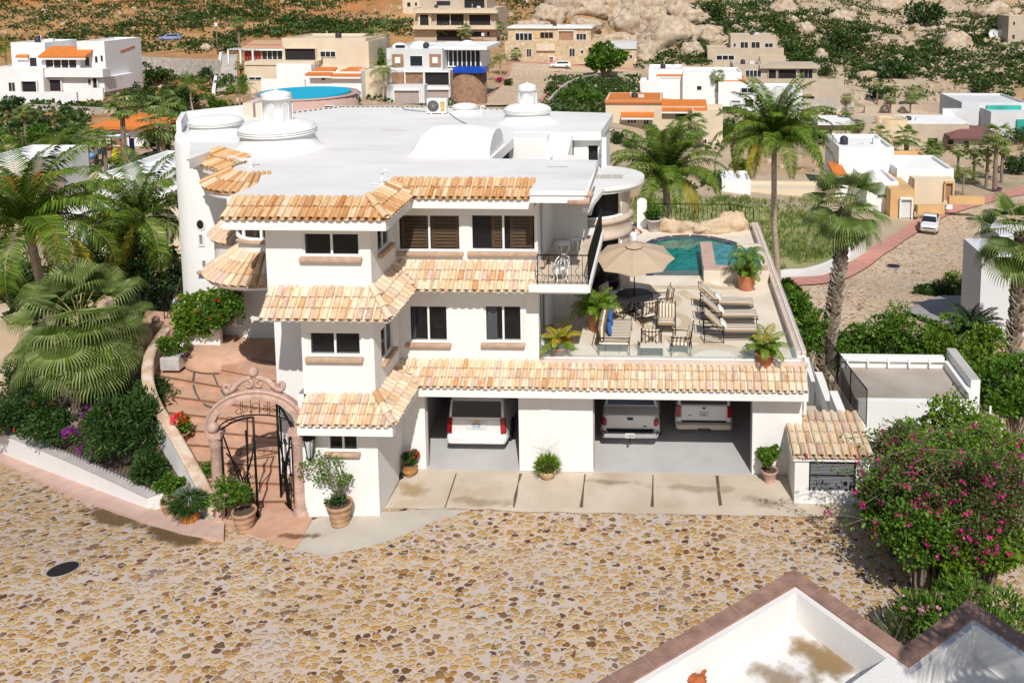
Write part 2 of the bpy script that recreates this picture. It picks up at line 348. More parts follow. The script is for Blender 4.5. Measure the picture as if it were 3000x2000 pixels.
# notch courtyard behind the front roof
nx0, nx1 = NOTCH[1][0], NOTCH[4][0]; ny0, ny1 = 30.2, NOTCH[3][1]
mb = MB(); mb.box(nx0-.2, nx1, ny0+.01, ny1+1, 7.4, 7.6); mb.build('courtyard_floor', roofw, villa)
mb = MB(); xm = WY(1265, 320, ny1).x; xs = WY(1315, 320, ny1).x
mb.box(NOTCH[3][0], xm, ny1-1.1, ny1+.3, 8.62, ZR-.02); mb.box(NOTCH[3][0], xm, ny1-.6, ny1-.5, 7.6, 8.62)
mb.add([(xm, ny1-3.4, 8.5), (xs, ny1-3.4, 8.5), (xs, ny1, ZR-.03), (xm, ny1, ZR-.03), (xm, ny1-3.4, 7.6), (xs, ny1-3.4, 7.6), (xs, ny1, 7.6), (xm, ny1, 7.6)], [(0, 1, 2, 3), (0, 4, 5, 1), (1, 5, 6, 2), (3, 7, 4, 0)])
for i in range(7): x = xm+.06+(xs-xm-.12)*i/6; mb.box(x-.03, x+.03, ny1-3.6, ny1-3.45, 7.6, 8.38)
mb.build('courtyard_wall', white, villa)
mb = MB(); panel(mb, (xs, ny1+.4, 7.0), EX, EZ, nx1-xs+.2, 2.3, [(.55, 1.05, .3, 2.0)], .2); mb.build('wall', [white, dark], villa)
window(villa, (xs+.55, ny1+.4, 7.3), EX, EZ, .5, 1.7, panes=1)
# outer walls down the hill
def wallseg(pts, z0, z1, mats=white, name='wall', smooth=False):
    mb = MB(); n = len(pts); mb.add([(p[0], p[1], z0) for p in pts]+[(p[0], p[1], z1) for p in pts], [(i, i+1, n+i+1, n+i) for i in range(n-1)], 0, smooth)
    return mb.build(name, mats, villa)
bk = [P2(1380, 306), P2(1400, 262), P2(1110, 253), P2(785, 248), P2(655, 264), P2(560, 268), P2(416, 285)]
wallseg(bk, -6, ZR-.3)
lw = [P2(416, 285), P2(404, 306), P2(401, 316), (P2(401, 316)[0]+.35, P2(401, 316)[1]-.55), (P2(401, 316)[0]+1.1, P2(401, 316)[1]-.85)]
# big rounded stair wall on the left with its soft parapet
cw = [V((p[0], p[1], 0)) for p in lw]; ext = cw+[V((-16.4, 32.3, 0)), V((-14.8, 32.35, 0)), V((-14.0, 32.2, 0)), V((-13.5, 32.15, 0))]
k = []                                  # a smooth curve through the points
for i in range(len(ext)-1):
    p0, p1, p2, p3 = ext[max(0, i-1)], ext[i], ext[i+1], ext[min(len(ext)-1, i+2)]
    for j in range(6):
        t = j/6; k.append(.5*((2*p1)+(p2-p0)*t+(2*p0-5*p1+4*p2-p3)*t*t+(3*p1-p0-3*p2+p3)*t**3))
k.append(ext[-1]); stairwall = k
mb = MB(); prof = [(0, -1), (0, ZR-.15), (.03, ZR-.03), (.1, ZR+.04), (.2, ZR+.05), (.42, ZR-.05)]; n = len(k); vs = []
for o_, z in prof:
    for i, p in enumerate(k):
        t = (k[min(n-1, i+1)]-k[max(0, i-1)]).normalized(); nn = V((t.y, -t.x, 0)); vs.append((p.x-nn.x*o_, p.y-nn.y*o_, z))
mb.add(vs, [(j*n+i, j*n+i+1, (j+1)*n+i+1, (j+1)*n+i) for j in range(len(prof)-1) for i in range(n-1)], 0, True); mb.build('stair_wall', white, villa)
# back left parapet and the small walled roof yard
mb = MB(); A = [WY(408, 268, 39.5), WY(640, 262, 41.5)]
q_ = [V((*P2(*p), 0)) for p in ((404, 308), (417, 284), (560, 267), (652, 262))]
for a, b in zip(q_[:-1], q_[1:]): d = (b-a); n_ = V((d.y, -d.x, 0)).normalized(); mb.obox((a+b)/2+n_*.12+EZ*(ZR+.25), d/2, n_*.09, EZ*.27)

mb.build('roof_parapet', white, villa)
mb = MB(); 
for x in (587, 615): p = WY(x, 275, 38.4); mb.box(p.x-.35, p.x+.1, 38.0, 39.6, 9.4, 10.25)
mb.build('roof_pier', M('cream_wall', (.62,.55,.44), .85, .06), villa)
# tile crest along the back of the roof
mb = MB(); pts = [V((*P2(x, y), ZR)) for x, y in ((655, 262), (785, 246), (1000, 247), (1110, 251), (1150, 252))]
for a, b in zip(pts[:-1], pts[1:]):
    d = b-a; m_ = int(d.length/.24); e = d.normalized(); up = V((-e.y, e.x, 0))
    for i in range(m_): p = a+d*((i+.5)/m_); barrel(mb, p-up*.15, p+up*.25, e, EZ, .095, .08, .02, -.06, 5)
mb.build('tile_crest', [roofw], villa)
# ---- eaves ----
OV = .75
def eave(zw, ze, nrow, colw, mat, fz=None, bayx0=-11.48, endx=XE, left_extra=.0, name='tile_eave'):
    dz = zw-ze; L = math.hypot(OV, dz); k = OV/L; mb = MB()
    upf = V((0, OV, dz))
    tiles(mb, (bayx0-left_extra, YB-OV, ze), (XB+OV, YB-OV, ze), upf, L, colw, nrow, 0, k)                                     # bay front, hip at the right
    tiles(mb, (XB+OV, YB-OV, ze), (XB+OV, YM-OV, ze), V((-OV, 0, dz)), L, colw*1.15, nrow, k, -k)                     # bay side, valley at the main wall
    tiles(mb, (XB+OV, YM-OV, ze), (endx, YM-OV, ze), upf, L, colw, nrow, -k, 0)
    ridge(mb, (XB+OV-.02, YB-OV+.02, ze+.03), (XB, YB, zw+.06), .12, nrow)
    mb.build(name, mat, villa)
    fb = MB(); h = fz if fz else .1
    y = YB-OV+.06; 
    fb.box(bayx0-left_extra+.03, XB+OV-.06, y, y+.06, ze-h, ze-.035); fb.box(XB+OV-.12, XB+OV-.06, y+.06, YM-OV+.12, ze-h, ze-.036); fb.box(XB+OV-.06, endx, YM-OV+.06, YM-OV+.12, ze-h, ze-.035)
    fb.box(bayx0-left_extra+.03, XB+OV-.121, y+.061, YB+.0, ze-h+.002, ze-h+.05); fb.box(XB-.001, XB+OV-.121, YB+.0, YM-.0, ze-h+.002, ze-h+.05); fb.box(XB+OV-.12, endx-.001, YM-OV+.121, YM, ze-h+.002, ze-h+.05)
    if fz and bayx0 < -11: fb.box(bayx0-left_extra+.03, bayx0-left_extra+.09, y+.06, YB+1.2, ze-h, ze-.036)
    fb.build('fascia', fasc, villa)
eave(ZR, 9.16, 2, .222, tiletop, .33, bayx0=WY(503, 487, YB-OV).x)
eave(6.93, 6.27, 3, .25, tilem, .09, bayx0=WY(592, 733, YB-OV).x)
eave(3.70, 3.16, 3, .212, tilem, .34, bayx0=WY(677, 968, YB-OV).x, endx=4.42)
# round eaves of the entry turret: fans of tiles
def fan(c, a0, a1, r0, r1, z0, z1, nrow, mat, colw=.27, fz=.1):
    mb = MB(); nc = int(abs(R(a1-a0))*r0/colw); dz = z1-z0
    for i in range(nc):
        a = R(a0+(a1-a0)*(i+.5)/nc); d = V((math.cos(a), math.sin(a), 0)); e = V((-math.sin(a), math.cos(a), 0))
        lo = V((c[0], c[1], z0))+d*r0; hi = V((c[0], c[1], z1))+d*r1; up = (hi-lo); L = up.length; up.normalize(); n_ = up.cross(e).normalized()
        if n_.z < 0: n_ = -n_
        for r_ in range(nrow):
            f0, f1 = r_/nrow, min(1.05, (r_+1.12)/nrow); w0 = colw*(1-f0*(1-r1/r0)); w1 = colw*(1-f1*(1-r1/r0))
            barrel(mb, lo+up*L*f0, lo+up*L*f1, -e, n_, w0*.47, w1*.42, .035, .01)
    m = int(abs(a1-a0)/8); A = [R(a0+(a1-a0)*i/m) for i in range(m+1)]
    for i in range(m):
        q = [(r_, z, a) for a in (A[i], A[i+1]) for r_, z in ((r0, z0-.02), (r1, z1-.02))]
        v_ = [(c[0]+r_*math.cos(a), c[1]+r_*math.sin(a), z) for r_, z, a in q]; mb.quad(v_[0], v_[2], v_[3], v_[1])
    mb.build('round_tile_eave', mat, villa)
    fb = MB(); fb.lathe((c[0], c[1], 0), [(r1-.05, z0-fz), (r0-.08, z0-fz), (r0-.06, z0-.04), (r1, z0-.03)], 24, 0, R(a0), R(a1)); fb.build('round_fascia', fasc, villa)
fan(T, 150, 300, 2.0, 1.12, 9.14, ZR+.02, 2, tiletop, fz=.22)
fan(T+V((.1, 0, 0)), 158, 288, 2.15, 1.1, 6.2, 6.98, 3, tilem, .29, .12)
U = V((-15.2, 31.9, 0)); fan(U, 175, 330, 1.95, .9, 6.25, 7.25, 3, tilem, .29, .1)
mb = MB(); a, b = V((*P2(432, 372, 9.14), 9.14)), V((*P2(506, 394, 9.14), 9.14)); e = (b-a).normalized(); up = V((*P2(500, 342), ZR+.05))-a; tiles(mb, a, b, up, up.length, .24, 2); mb.build('tile_eave', tiletop, villa)
mb = MB(); mb.obox((a+b)/2+V((0, 0, -.16))+up*.1, e*((b-a).length/2), V((-e.y*.04, e.x*.04, 0)), V((0, 0, .12))); mb.build('fascia', fasc, villa)
# turret: curved upper window room, recessed dark entry below
for z0, z1 in ((6.9, 7.45), (8.95, 9.3)): mb = MB(); mb.lathe((T.x+.1, T.y, 0), [(1.12, z0), (1.12, z1)], 28, 0, R(150), R(300)); mb.build('turret_wall', white, villa)
mb = MB(); mb.lathe((T.x+.1, T.y, 0), [(1.06, 7.45), (1.06, 8.95)], 28, 0, R(150), R(300)); tw = mb.build('turret_window', pane, villa)
mb = MB()
for a in (170, 205, 240, 275): mb.box(T.x+.1+1.1*math.cos(R(a))-.04, T.x+.1+1.1*math.cos(R(a))+.04, T.y+1.1*math.sin(R(a))-.04, T.y+1.1*math.sin(R(a))+.04, 7.45, 8.95)
mb.lathe((T.x+.1, T.y, 0), [(1.16, 7.4), (1.16, 7.47), (1.05, 7.47)], 28, 0, R(150), R(300)); mb.build('frame', fasc, tw)
mb = MB(); mb.lathe((T.x+.1, T.y, 0), [(.5, 7), (.5, 9.3)], 10); mb.build('room_core', dark, tw)
mb = MB(); mb.lathe((T.x+.1, T.y, 0), [(1.25, 7.3), (1.3, 7.38), (1.15, 7.42)], 28, 0, R(230), R(300)); mb.build('sill', sillst, tw)
mb = MB(); mb.box(-14.9, -13.0, 32.3, 32.5, 1.7, 6.2); mb.build('entry_shade_sheet', M('entry_shade_brown', (.09,.05,.04), .8, .3), villa)  # dark brown colour stands in for the shade inside the entry
mb = MB(); mb.box(-14.95, -14.7, 31.9, 32.15, 1.8, 6.25); mb.build('entry_post', white, villa)
mb = MB(); mb.box(-14.65, -13.6, 32.0, 32.1, 1.8, 5.4); 
for i in range(4): mb.box(-14.6+i*.25, -14.56+i*.25, 31.9, 31.99, 1.9, 5.2)
mb.build('entry_door', wood, villa)
# small curved wall, porthole and slit windows on the stair wall
mb = MB(); mb.lathe((U.x, U.y, 0), [(1.75, 5.0), (1.8, 5.3), (1.8, 6.3)], 20, 0, R(200), R(275)); mb.build('turret_wall', white, villa)
def on_wall(x, y):
    """hit of a sight line with the rounded stair wall"""
    d = ray(x, y)
    for a, b in zip(stairwall[:-1], stairwall[1:]):
        ux, uy = b.x-a.x, b.y-a.y; det = d.x*(-uy)+d.y*ux
        if abs(det) < 1e-9: continue
        t = (a.x*(-uy)+a.y*ux)/det; s_ = (d.x*a.y-d.y*a.x)/det
        if t > 0 and -.01 <= -s_ <= 1.01 or (t > 0 and -.01 <= s_ <= 1.01):
            q = (d.x*t-a.x)*ux+(d.y*t-a.y)*uy; q /= (ux*ux+uy*uy)
            if -.01 <= q <= 1.01: return V((d.x*t, d.y*t, CH+d.z*t)), V((uy, -ux, 0)).normalized()
    return WY(x, y, 34), V((-.5, -.8, 0)).normalized()
p, n_ = on_wall(461, 515); e = V((0, 0, 1)).cross(n_); mb = MB()
for rr, dd, mi in ((.20, .03, 0), (.14, .045, 1)):
    k = [p+n_*dd+e*(rr*math.cos(a))+V((0, 0, rr*1.25*math.sin(a))) for a in [2*PI*i/16 for i in range(16)]]
    mb.add(k, [tuple(range(16))], mi); mb.add(k+[q-n_*dd*2 for q in k], [(i, (i+1) % 16, 16+(i+1) % 16, 16+i) for i in range(16)], mi)
mb.build('porthole_window', [white, farpane], villa)
for (x, y, w, h, s_) in ((463, 550, .24, .5, None), (470, 607, .24, .42, (.1, .12))):
    p, n_ = on_wall(x, y); e = V((0, 0, 1)).cross(n_); mb = MB()
    window(villa, p-e*w/2-EZ*h/2+n_*.09, e, EZ, w, h, panes=1, sill=s_)
# ---- domes, vents and vault on the roof ----
def dome(c, r, lantern, name='roof_dome', fl=1.0):
    mb = MB(); h = r*.30
    mb.lathe(c, [(r*1.42, -.01), (r*1.3, .015), (r*1.17, .07), (r*1.06, .2*fl), (r*.97, .42*fl), (r*.96, h+.2*fl)]+[(r*.96, h+.2*fl), (r*1.035, h+.205*fl), (r*1.035, h+.25*fl), (r*.985, h+.26*fl), (r*.985, h+.275*fl), (r*1.03, h+.28*fl), (r*1.03, h+.325*fl), (r*.98, h+.335*fl), (r*.98, h+.35*fl), (r*1.02, h+.355*fl), (r*1.02, h+.40*fl), (r*.98, h+.41*fl)], 40)
    mb.sm = [False]*len(mb.sm) if 0 else mb.sm; k = []; z0 = h+.41*fl
    for i in range(9): a = PI/2*i/8; k.append((max(.001, r*.98*math.cos(a)), z0+r*.22*math.sin(a)))
    mb.lathe(c, k, 40); root = mb.build(name, white, villa)
    if lantern:
        lr = r*.37; zb = z0+r*.17; lb = MB(); hh = r*.62
        lb.lathe(c, [(lr*1.12, zb), (lr, zb+.05), (lr, zb+hh), (lr*1.1, zb+hh), (lr*1.12, zb+hh+.05), (lr*1.05, zb+hh+.09), (lr*1.12, zb+hh+.13), (lr*1.05, zb+hh+.17), (lr*1.08, zb+hh+.2), (lr*.6, zb+hh+.27), (lr*.15, zb+hh+.31), (.001, zb+hh+.36)], 28)
        lb.build('dome_lantern', white, root)
        nb = MB()
        for a in range(-165, 180, 60):
            an = R(a+15); d = V((math.cos(an), math.sin(an), 0)); e = V((-math.sin(an), math.cos(an), 0)); w = lr*.27; b0 = V(c)+d*(lr*.97)+V((0, 0, zb+.05)); H = hh*.62
            pts = [b0-e*w, b0+e*w]+[b0+e*(w*math.cos(R(q)))+V((0, 0, H+w*math.sin(R(q)))) for q in range(0, 181, 30)]
            nb.add([q+d*.02 for q in pts], [tuple(range(len(pts)))]); 
            rim = pts[1:]+[pts[0]]
            nb.tube([q+d*.03 for q in rim], .018, 5, 1, False)
        nb.build('niche_shade_and_rim', [M('niche_shade', (.62,.61,.60), .9), white], root)  # flat panels, greyer than the dome: the hollows' shade is in the colour
dome((*P2(640, 340), ZR-.03), 1.33, True); dome((*P2(1212, 280), ZR-.03), 1.0, True, fl=.8); dome((*P2(497, 309), ZR-.03), 1.0, False, fl=.75)
dome((*P2(1068, 260), ZR-.03), .56, False, fl=.5)
mb = MB(); xa, xb = WZ(930, 372, ZR).x, WZ(1178, 330, ZR).x; xb = NOTCH[3][0]+.05; yc = 31.0; n = 14; vs = []
sec = [(xa-.25, .0), (xa+.02, .55), (xa+.2, .85), (xa+.45, .97), (xa+.9, 1.0), (xa+1.9, 1.0), (xa+2.25, .93), (xa+2.6, .86), (xb, .84)]
for X, k_ in sec:
    for i in range(n+1): a = PI*i/n; vs.append((X, yc-1.35*(.75+.25*k_)*math.cos(a), ZR-.05+.98*k_*math.sin(a)**.8))
mb.add(vs, [(j*(n+1)+i, (j+1)*(n+1)+i, (j+1)*(n+1)+i+1, j*(n+1)+i+1) for j in range(len(sec)-1) for i in range(n)], 0, True)
mb.add(vs[-(n+1):], [tuple(range(n+1))], 0); mb.build('roof_vault', white, villa)
def vent(x, y, h, hook=True):
    p = V((*P2(x, y), ZR)); mb = MB(); mb.tube([p, p+V((0, 0, h))], .045, 8); mb.tube([p, p+V((0, 0, .06))], .09, 8)
    mb.tube([p+V((0, 0, h)), p+V((.02, 0, h+.12)), p+V((.12, 0, h+.17)), p+V((.2, 0, h+.1))], .035, 7)
    mb.tube([p+V((-.02, 0, .04)), p+V((-.3, -.05, .03))], .015, 5); mb.build('vent_pipe', fasc, villa)
vent(576, 385, .32); vent(878, 425, .3); vent(1104, 264, .25)
mb = MB(); pts = [V((*P2(x, y), ZR+.025)) for x, y in ((1032, 262), (1045, 272), (1060, 281), (1072, 286), (1083, 295))]; mb.tube(pts, .022, 5); pts = [V((*P2(x, y), ZR+.025)) for x, y in ((978, 258), (955, 256), (930, 253), (925, 250))]; mb.tube(pts, .02, 5); mb.build('roof_cable', M('grey_cable', (.25,.25,.25), .6), villa)
mb = MB()
for x, y, w in ((1275, 384, .26), (1297, 384, .1), (905, 300, .5)): p = P2(x, y); mb.obox((p[0], p[1], ZR+.006), (w, .01, 0), (0, .035, 0), (0, 0, .006))
mb.build('roof_stain', M('stain', (.42,.38,.33), .9), villa)
# ---- balcony over the terrace ----
bx1 = WZ(1345, 663, 6.55).x; BZ = 6.55
mb = MB(); mb.box(XE+.01, bx1, 25.55, 30.2, BZ-.2, BZ-.02, 0); mb.box(XE-.15, bx1+.12, 25.42, 25.55, BZ-.22, BZ); mb.box(bx1, bx1+.12, 25.55, 31.2, BZ-.22, BZ); mb.box(XE, bx1+.02, 25.62, 30.2, BZ-.34, BZ-.2)
bal = mb.build('balcony', fasc, villa)
mb = MB(); mb.box(XE+.01, bx1-.005, 25.56, 30.19, BZ-.019, BZ-.005); mb.build('balcony_floor', M('travertine', (.60,.50,.38), .6, .12, 1.6, .1, 20), bal)
def railing(parent, a, b, h, sp=.14, name='railing', belly=.06, r_=.011):
    a, b = V(a), V(b); mb = MB(); d = b-a; n = max(1, round(d.length/sp)); out = V((d.y, -d.x, 0)).normalized(); e = d.normalized()
    mb.tube([a+EZ*h, b+EZ*h], .022, 6); mb.tube([a+EZ*.07, b+EZ*.07], .012, 5)
    for i in range(n+1):
        p = a+d*(i/n)
        if belly and i % 2: mb.tube([p+EZ*.05, p+EZ*h*.25+e*belly, p+EZ*h*.45-e*belly, p+EZ*h*.65+e*belly, p+EZ*h], r_, 4, cap=False)
        else: mb.tube([p+EZ*(0 if i in (0, n) else .05), p+EZ*h], r_*(1.7 if i in (0, n) else 1), 4, cap=False)
    return mb.build(name, iron, parent)
railing(bal, (XE+.12, 25.5, BZ), (bx1+.05, 25.5, BZ), .92, .17); railing(bal, (bx1+.05, 25.5, BZ), (bx1+.05, 31.0, BZ), .92, .13)
mb = MB(); mb.box(-3.2, bx1+.02, 30.6, 30.72, BZ, BZ+.25); mb.build('balcony_kerb', white, bal)
# ---- right hand round tower ----
tc = V((-2.95, 33.3, 0)); tr_ = 1.55
stone = M('travertine_clad', (.55,.44,.35), .75, .14, 2, .2, 25)
mb = MB(); mb.lathe((tc.x, tc.y, 0), [(tr_, ZT), (tr_, ZT+.2)], 40, 0, R(180), R(400)); mb.lathe((tc.x, tc.y, 0), [(tr_+.02, 5.95), (tr_+.1, 5.98), (tr_+.1, 6.12), (tr_+.03, 6.2), (tr_+.03, 6.55), (tr_+.12, 6.6), (tr_+.12, 6.72), (tr_, 6.8)], 40, 0, R(180), R(400))
for a0, a1 in ((180, 240), (326, 400)):
    for z0, z1 in ((ZT+.2, 5.95), (6.8, 7.9)): mb.lathe((tc.x, tc.y, 0), [(tr_, z0), (tr_, z1)], 12, 0, R(a0), R(a1))
mb.build('tower_wall', stone, villa)
for z0, z1 in ((ZT+.2, 5.95), (6.8, 7.8)):
    mb = MB(); mb.lathe((tc.x, tc.y, 0), [(tr_-.05, z0), (tr_-.05, z1)], 30, 0, R(240), R(326)); w_ = mb.build('tower_window', pane, villa)
    mb = MB()
    for a in (241, 325): q = V((tc.x+(tr_-.03)*math.cos(R(a)), tc.y+(tr_-.03)*math.sin(R(a)), 0)); mb.tube([q+EZ*z0, q+EZ*z1], .04, 4)
    mb.lathe((tc.x, tc.y, 0), [(tr_+.03, z0), (tr_+.03, z0+.07), (tr_-.06, z0+.07)], 30, 0, R(240), R(326)); mb.build('frame', fasc, w_)
    mb = MB(); mb.lathe((tc.x, tc.y, 0), [(tr_-.45, z0-.1), (tr_-.45, z1+.1)], 20, 0, R(180), R(400)); mb.build('room_core', dark, w_)
TZ = 8.12; mb = MB(); q = [(tc.x+2.12*math.cos(R(a)), tc.y+1.95*math.sin(R(a))) for a in range(-88, 100, 8)]
pp = [P2(1338, 478, TZ), P2(1352, 478, TZ), P2(1388, 432, TZ)]+q+[(-4.6, 36), (-4.4, 31)]
slab(mb, pp, TZ-.16, TZ, 0, 1)
pp2 = [(tc.x+1.98*math.cos(R(a)), tc.y+1.85*math.sin(R(a))) for a in range(-100, 100, 10)]+[(-4.4, 36)]; slab(mb, pp2, TZ-.3, TZ-.16, 0, 0); mb.build('tower_roof', [fasc, roofw], villa)
mb = MB()
for i in range(3): p = P2(1365+i*27, 406, TZ); mb.box(p[0]-.23, p[0]+.2, p[1]-.35, p[1]+.35, TZ+.004, TZ+.012)
mb.build('roof_patch', M('skylight_patch', (.50,.46,.40), .8, .1), villa)
mb = MB(); mb.box(-4.9, -4.5, 31.41, 37, ZT, TZ-.32); mb.build('wall', white, villa)
# ---- garage interior and terrace slab ----
mb = MB(); gx = [gar[0][0], gar[0][1], gar[1][0], gar[1][1]]
mb.box(XB+.1, 4.3, YM+.301, 34, 3.2, 3.60, 0); mb.box(XB+.05, 4.3, 33.8, 34, 0, 3.2); mb.box(XB+.05, XB+.2, YM+.301, 33.8, 0, 3.2); mb.box(4.15, 4.3, YM+.301, 33.8, 0, 3.2); mb.box(gx[1]+.4, gx[1]+.6, YM+1.2, 33.8, 0, 3.2)
mb.box(gx[0]+.3, gx[0]+.75, YM+2.4, YM+2.7, 0, 3.2)
mb.build('garage_room', M('garage_plaster', (.50,.47,.46), .9, .1), villa)
mb = MB(); mb.box(XB+.2, 4.15, YM, 33.8, -.1, .012); mb.build('garage_floor', M('garage_concrete', (.50,.485,.475), .6, .07, 1.2, .1, 15), villa)
for a, b in ((gx[0], gx[1]), (gx[2], gx[3])):
    mb = MB(); mb.box(a-.002, b+.002, YM-.001, YM+.10, gz-.05, gz); mb.box(a+.001, a+.04, YM+.16, YM+.22, 0, gz); mb.box(b-.04, b-.001, YM+.16, YM+.22, 0, gz); mb.build('garage_door_track', M('door_track', (.35,.30,.28), .5), villa)
px = WY(1254, 1000, YM).x; mb = MB(); mb.box(px-.2, px+.15, YM-.03, YM-.001, 0, 2.85); mb.build('wall_pilaster', white, villa)
terr = M('travertine_floor', (.74,.65,.53), .6, .10, .9, .12, 12); mix_layer(terr, (.62,.52,.39), 1.1, .5, .7, .5)
TX1 = 4.38; back = 42.5
def poly_obj(name, pts, z, mat, parent=None, th=.02):
    mb = MB(); slab(mb, pts, z-th, z, 0, 0); return mb.build(name, mat, parent)
# pool outline on the terrace
pc = [P2(x, y, ZT) for x, y in ((1500, 633), (1496, 600), (1487, 575), (1492, 561), (1512, 551), (1545, 545), (1585, 543), (1625, 546), (1665, 554), (1700, 566), (1712, 578))]
pr = P2(1712, 633, ZT)
poolpoly = [(p[0], p[1]) for p in pc]+[(4.0, 37.5), (4.0, 35.0)]
fp = [(XE+.01, YM+.02), (TX1-.02, YM+.02), (TX1-.02, 34.7), (pc[0][0], 34.7)]+[p for p in pc]+[(TX1-.1, pc[-1][1]), (TX1-.1, back), (-3.5, back), (-3.5, 30.2), (XE+.01, 30.2)]
poly_obj('terrace_floor', fp, ZT, terr, villa, .05)
mb = MB(); mb.box(-3.5, TX1, 34, back+.2, -14, 2.2); mb.box(TX1-.15, TX1-.02, YM+.05, back, -12, ZT-.06); mb.box(-8.3, 4.3, 34, 41, -8, 3.3); mb.build('foundation_wall', white, villa)
mb = MB(); mb.box(pc[0][0]-.5, 4.2, 34.6, 42.3, 2.0, 2.3); mb.build('pool_basin', M('pool_tile', (.02,.16,.14), .3, .3, 6), villa)
cop = M('cream_coping', (.66,.52,.43), .75, .10, 2, .15, 25)
mb = MB(); mb.box(XE+.0, TX1+.1, YM-.12, YM+.32, ZT+.01, ZT+.14); mb.box(TX1-.22, TX1+.12, YM+.32, 41.5, ZT+.22, ZT+.34); mb.build('terrace_coping', cop, villa, .02)
mb = MB(); mb.box(TX1-.18, TX1+.06, YM+.321, 41.5, ZT, ZT+.22); mb.build('terrace_parapet', white, villa)
mb = MB(); mb.box(TX1+.01, TX1+.10, YM+.0, 41.5, ZT-1.6, ZT+.2); mb.build('outer_wall', white, villa)
# glass screens on the coping: every pane its own part
n = 4; x0, x1 = XE+.05, TX1-.1
for i in range(n):
    a, b = x0+(x1-x0)*i/n+.01, x0+(x1-x0)*(i+1)/n-.01; mb = MB(); mb.box(a, b, YM+.06, YM+.072, ZT+.17, ZT+.58); g = mb.build('glass_panel', clear, villa)
    mb = MB(); mb.box(a, b, YM+.045, YM+.087, ZT+.14, ZT+.175); mb.build('glass_rail', fasc, g)
for i in range(7):
    a, b = YM+.2+14.4*i/7, YM+.2+14.4*(i+1)/7-.03; mb = MB(); mb.box(TX1-.02, TX1-.008, a, b, ZT+.37, ZT+.75); g = mb.build('glass_panel', clear, villa)
    mb = MB(); mb.box(TX1-.035, TX1+.007, a, b, ZT+.34, ZT+.375); mb.build('glass_rail', fasc, g)
# swirls laid in the terrace floor
sw1, sw2 = M('inlay_tan', (.60,.48,.33), .65, .12, 2), M('inlay_pale', (.74,.66,.55), .65, .08, 2)
def disc(c, r0, r1, z, mat, parent, name='floor_inlay', n=40):
    mb = MB(); mb.lathe((c[0], c[1], z), [(r0, 0), (r1, 0)][::-1], n); mb.build(name, mat, parent)
for (x, y, r_) in ((1510, 690, .95), (1525, 738, 1.0), (1662, 646, .95)):
    c = P2(x, y, ZT)
    disc(c, r_*.62, r_, ZT+.004, sw1, villa); disc(c, .001, r_*.6, ZT+.005, sw2, villa); disc(c, .12, .24, ZT+.007, sw1, villa)
c = (WY(1644, 822, 26.8).x, 26.78); 
for a_, b_, z_, m_ in ((.75, 1.25, .004, sw1), (.001, .72, .005, sw2)): mb = MB(); mb.lathe((c[0], c[1], ZT+z_), [(b_, 0), (a_, 0)], 30, 0, 0, PI); mb.build('floor_inlay', m_, villa)
for q in (((1400, 760), (1440, 700), (1500, 660), (1600, 660), (1650, 680)), ((1450, 800), (1520, 775), (1600, 780), (1700, 810)), ((1560, 668), (1620, 700), (1640, 740))):
    mb = MB(); pts = [V((*P2(x, y, ZT), ZT+.003)) for x, y in q]; vs = []
    for i, p in enumerate(pts):
        t = (pts[min(len(pts)-1, i+1)]-pts[max(0, i-1)]).normalized(); nn = V((-t.y, t.x, 0))*.22; vs += [p-nn, p+nn]
    mb.add(vs, [(2*i, 2*i+2, 2*i+3, 2*i+1) for i in range(len(pts)-1)]); mb.build('floor_inlay', sw1, villa)
# ---------------- terrain ----------------
def pt(x, y, Y): p = WY(x, y, Y); return (p.x, p.y, p.z)
CP = [(-45, -25, .6), (0, -25, -.6), (40, -25, -.6), (-22, 6, .0), (-10, 12, -.5), (0, 12, -.6), (12, 12, -.5), (25, 10, -.8), (-30, 22, -2.0), (-22, 26, -2.9), (-19, 24, -2.6), (-27, 29, -3.6), (-14, 24, -1.2), (-5, 24, -.6), (5, 24, -.5), (9.5, 20, -.1), (12, 24, -.05), (16, 24, -.2), (9, 28, -.6), (13, 29, -.6),
      (-13, 28, .2), (-17, 30, .3), (-20, 27.5, -2.4), (-24, 31, -3.4), (-30, 36, -5.0), (-19, 33, 1.2), (-15.5, 34, 1.5), (-24, 36, .3), (-19, 38, 1.0), (-5, 34, -2), (0, 44, -7), (-10, 46, -4), (-20, 46, -1), (8, 36, -3.5), (13, 36, -3.6), (18, 33, -2.5), (25, 30, -3)]
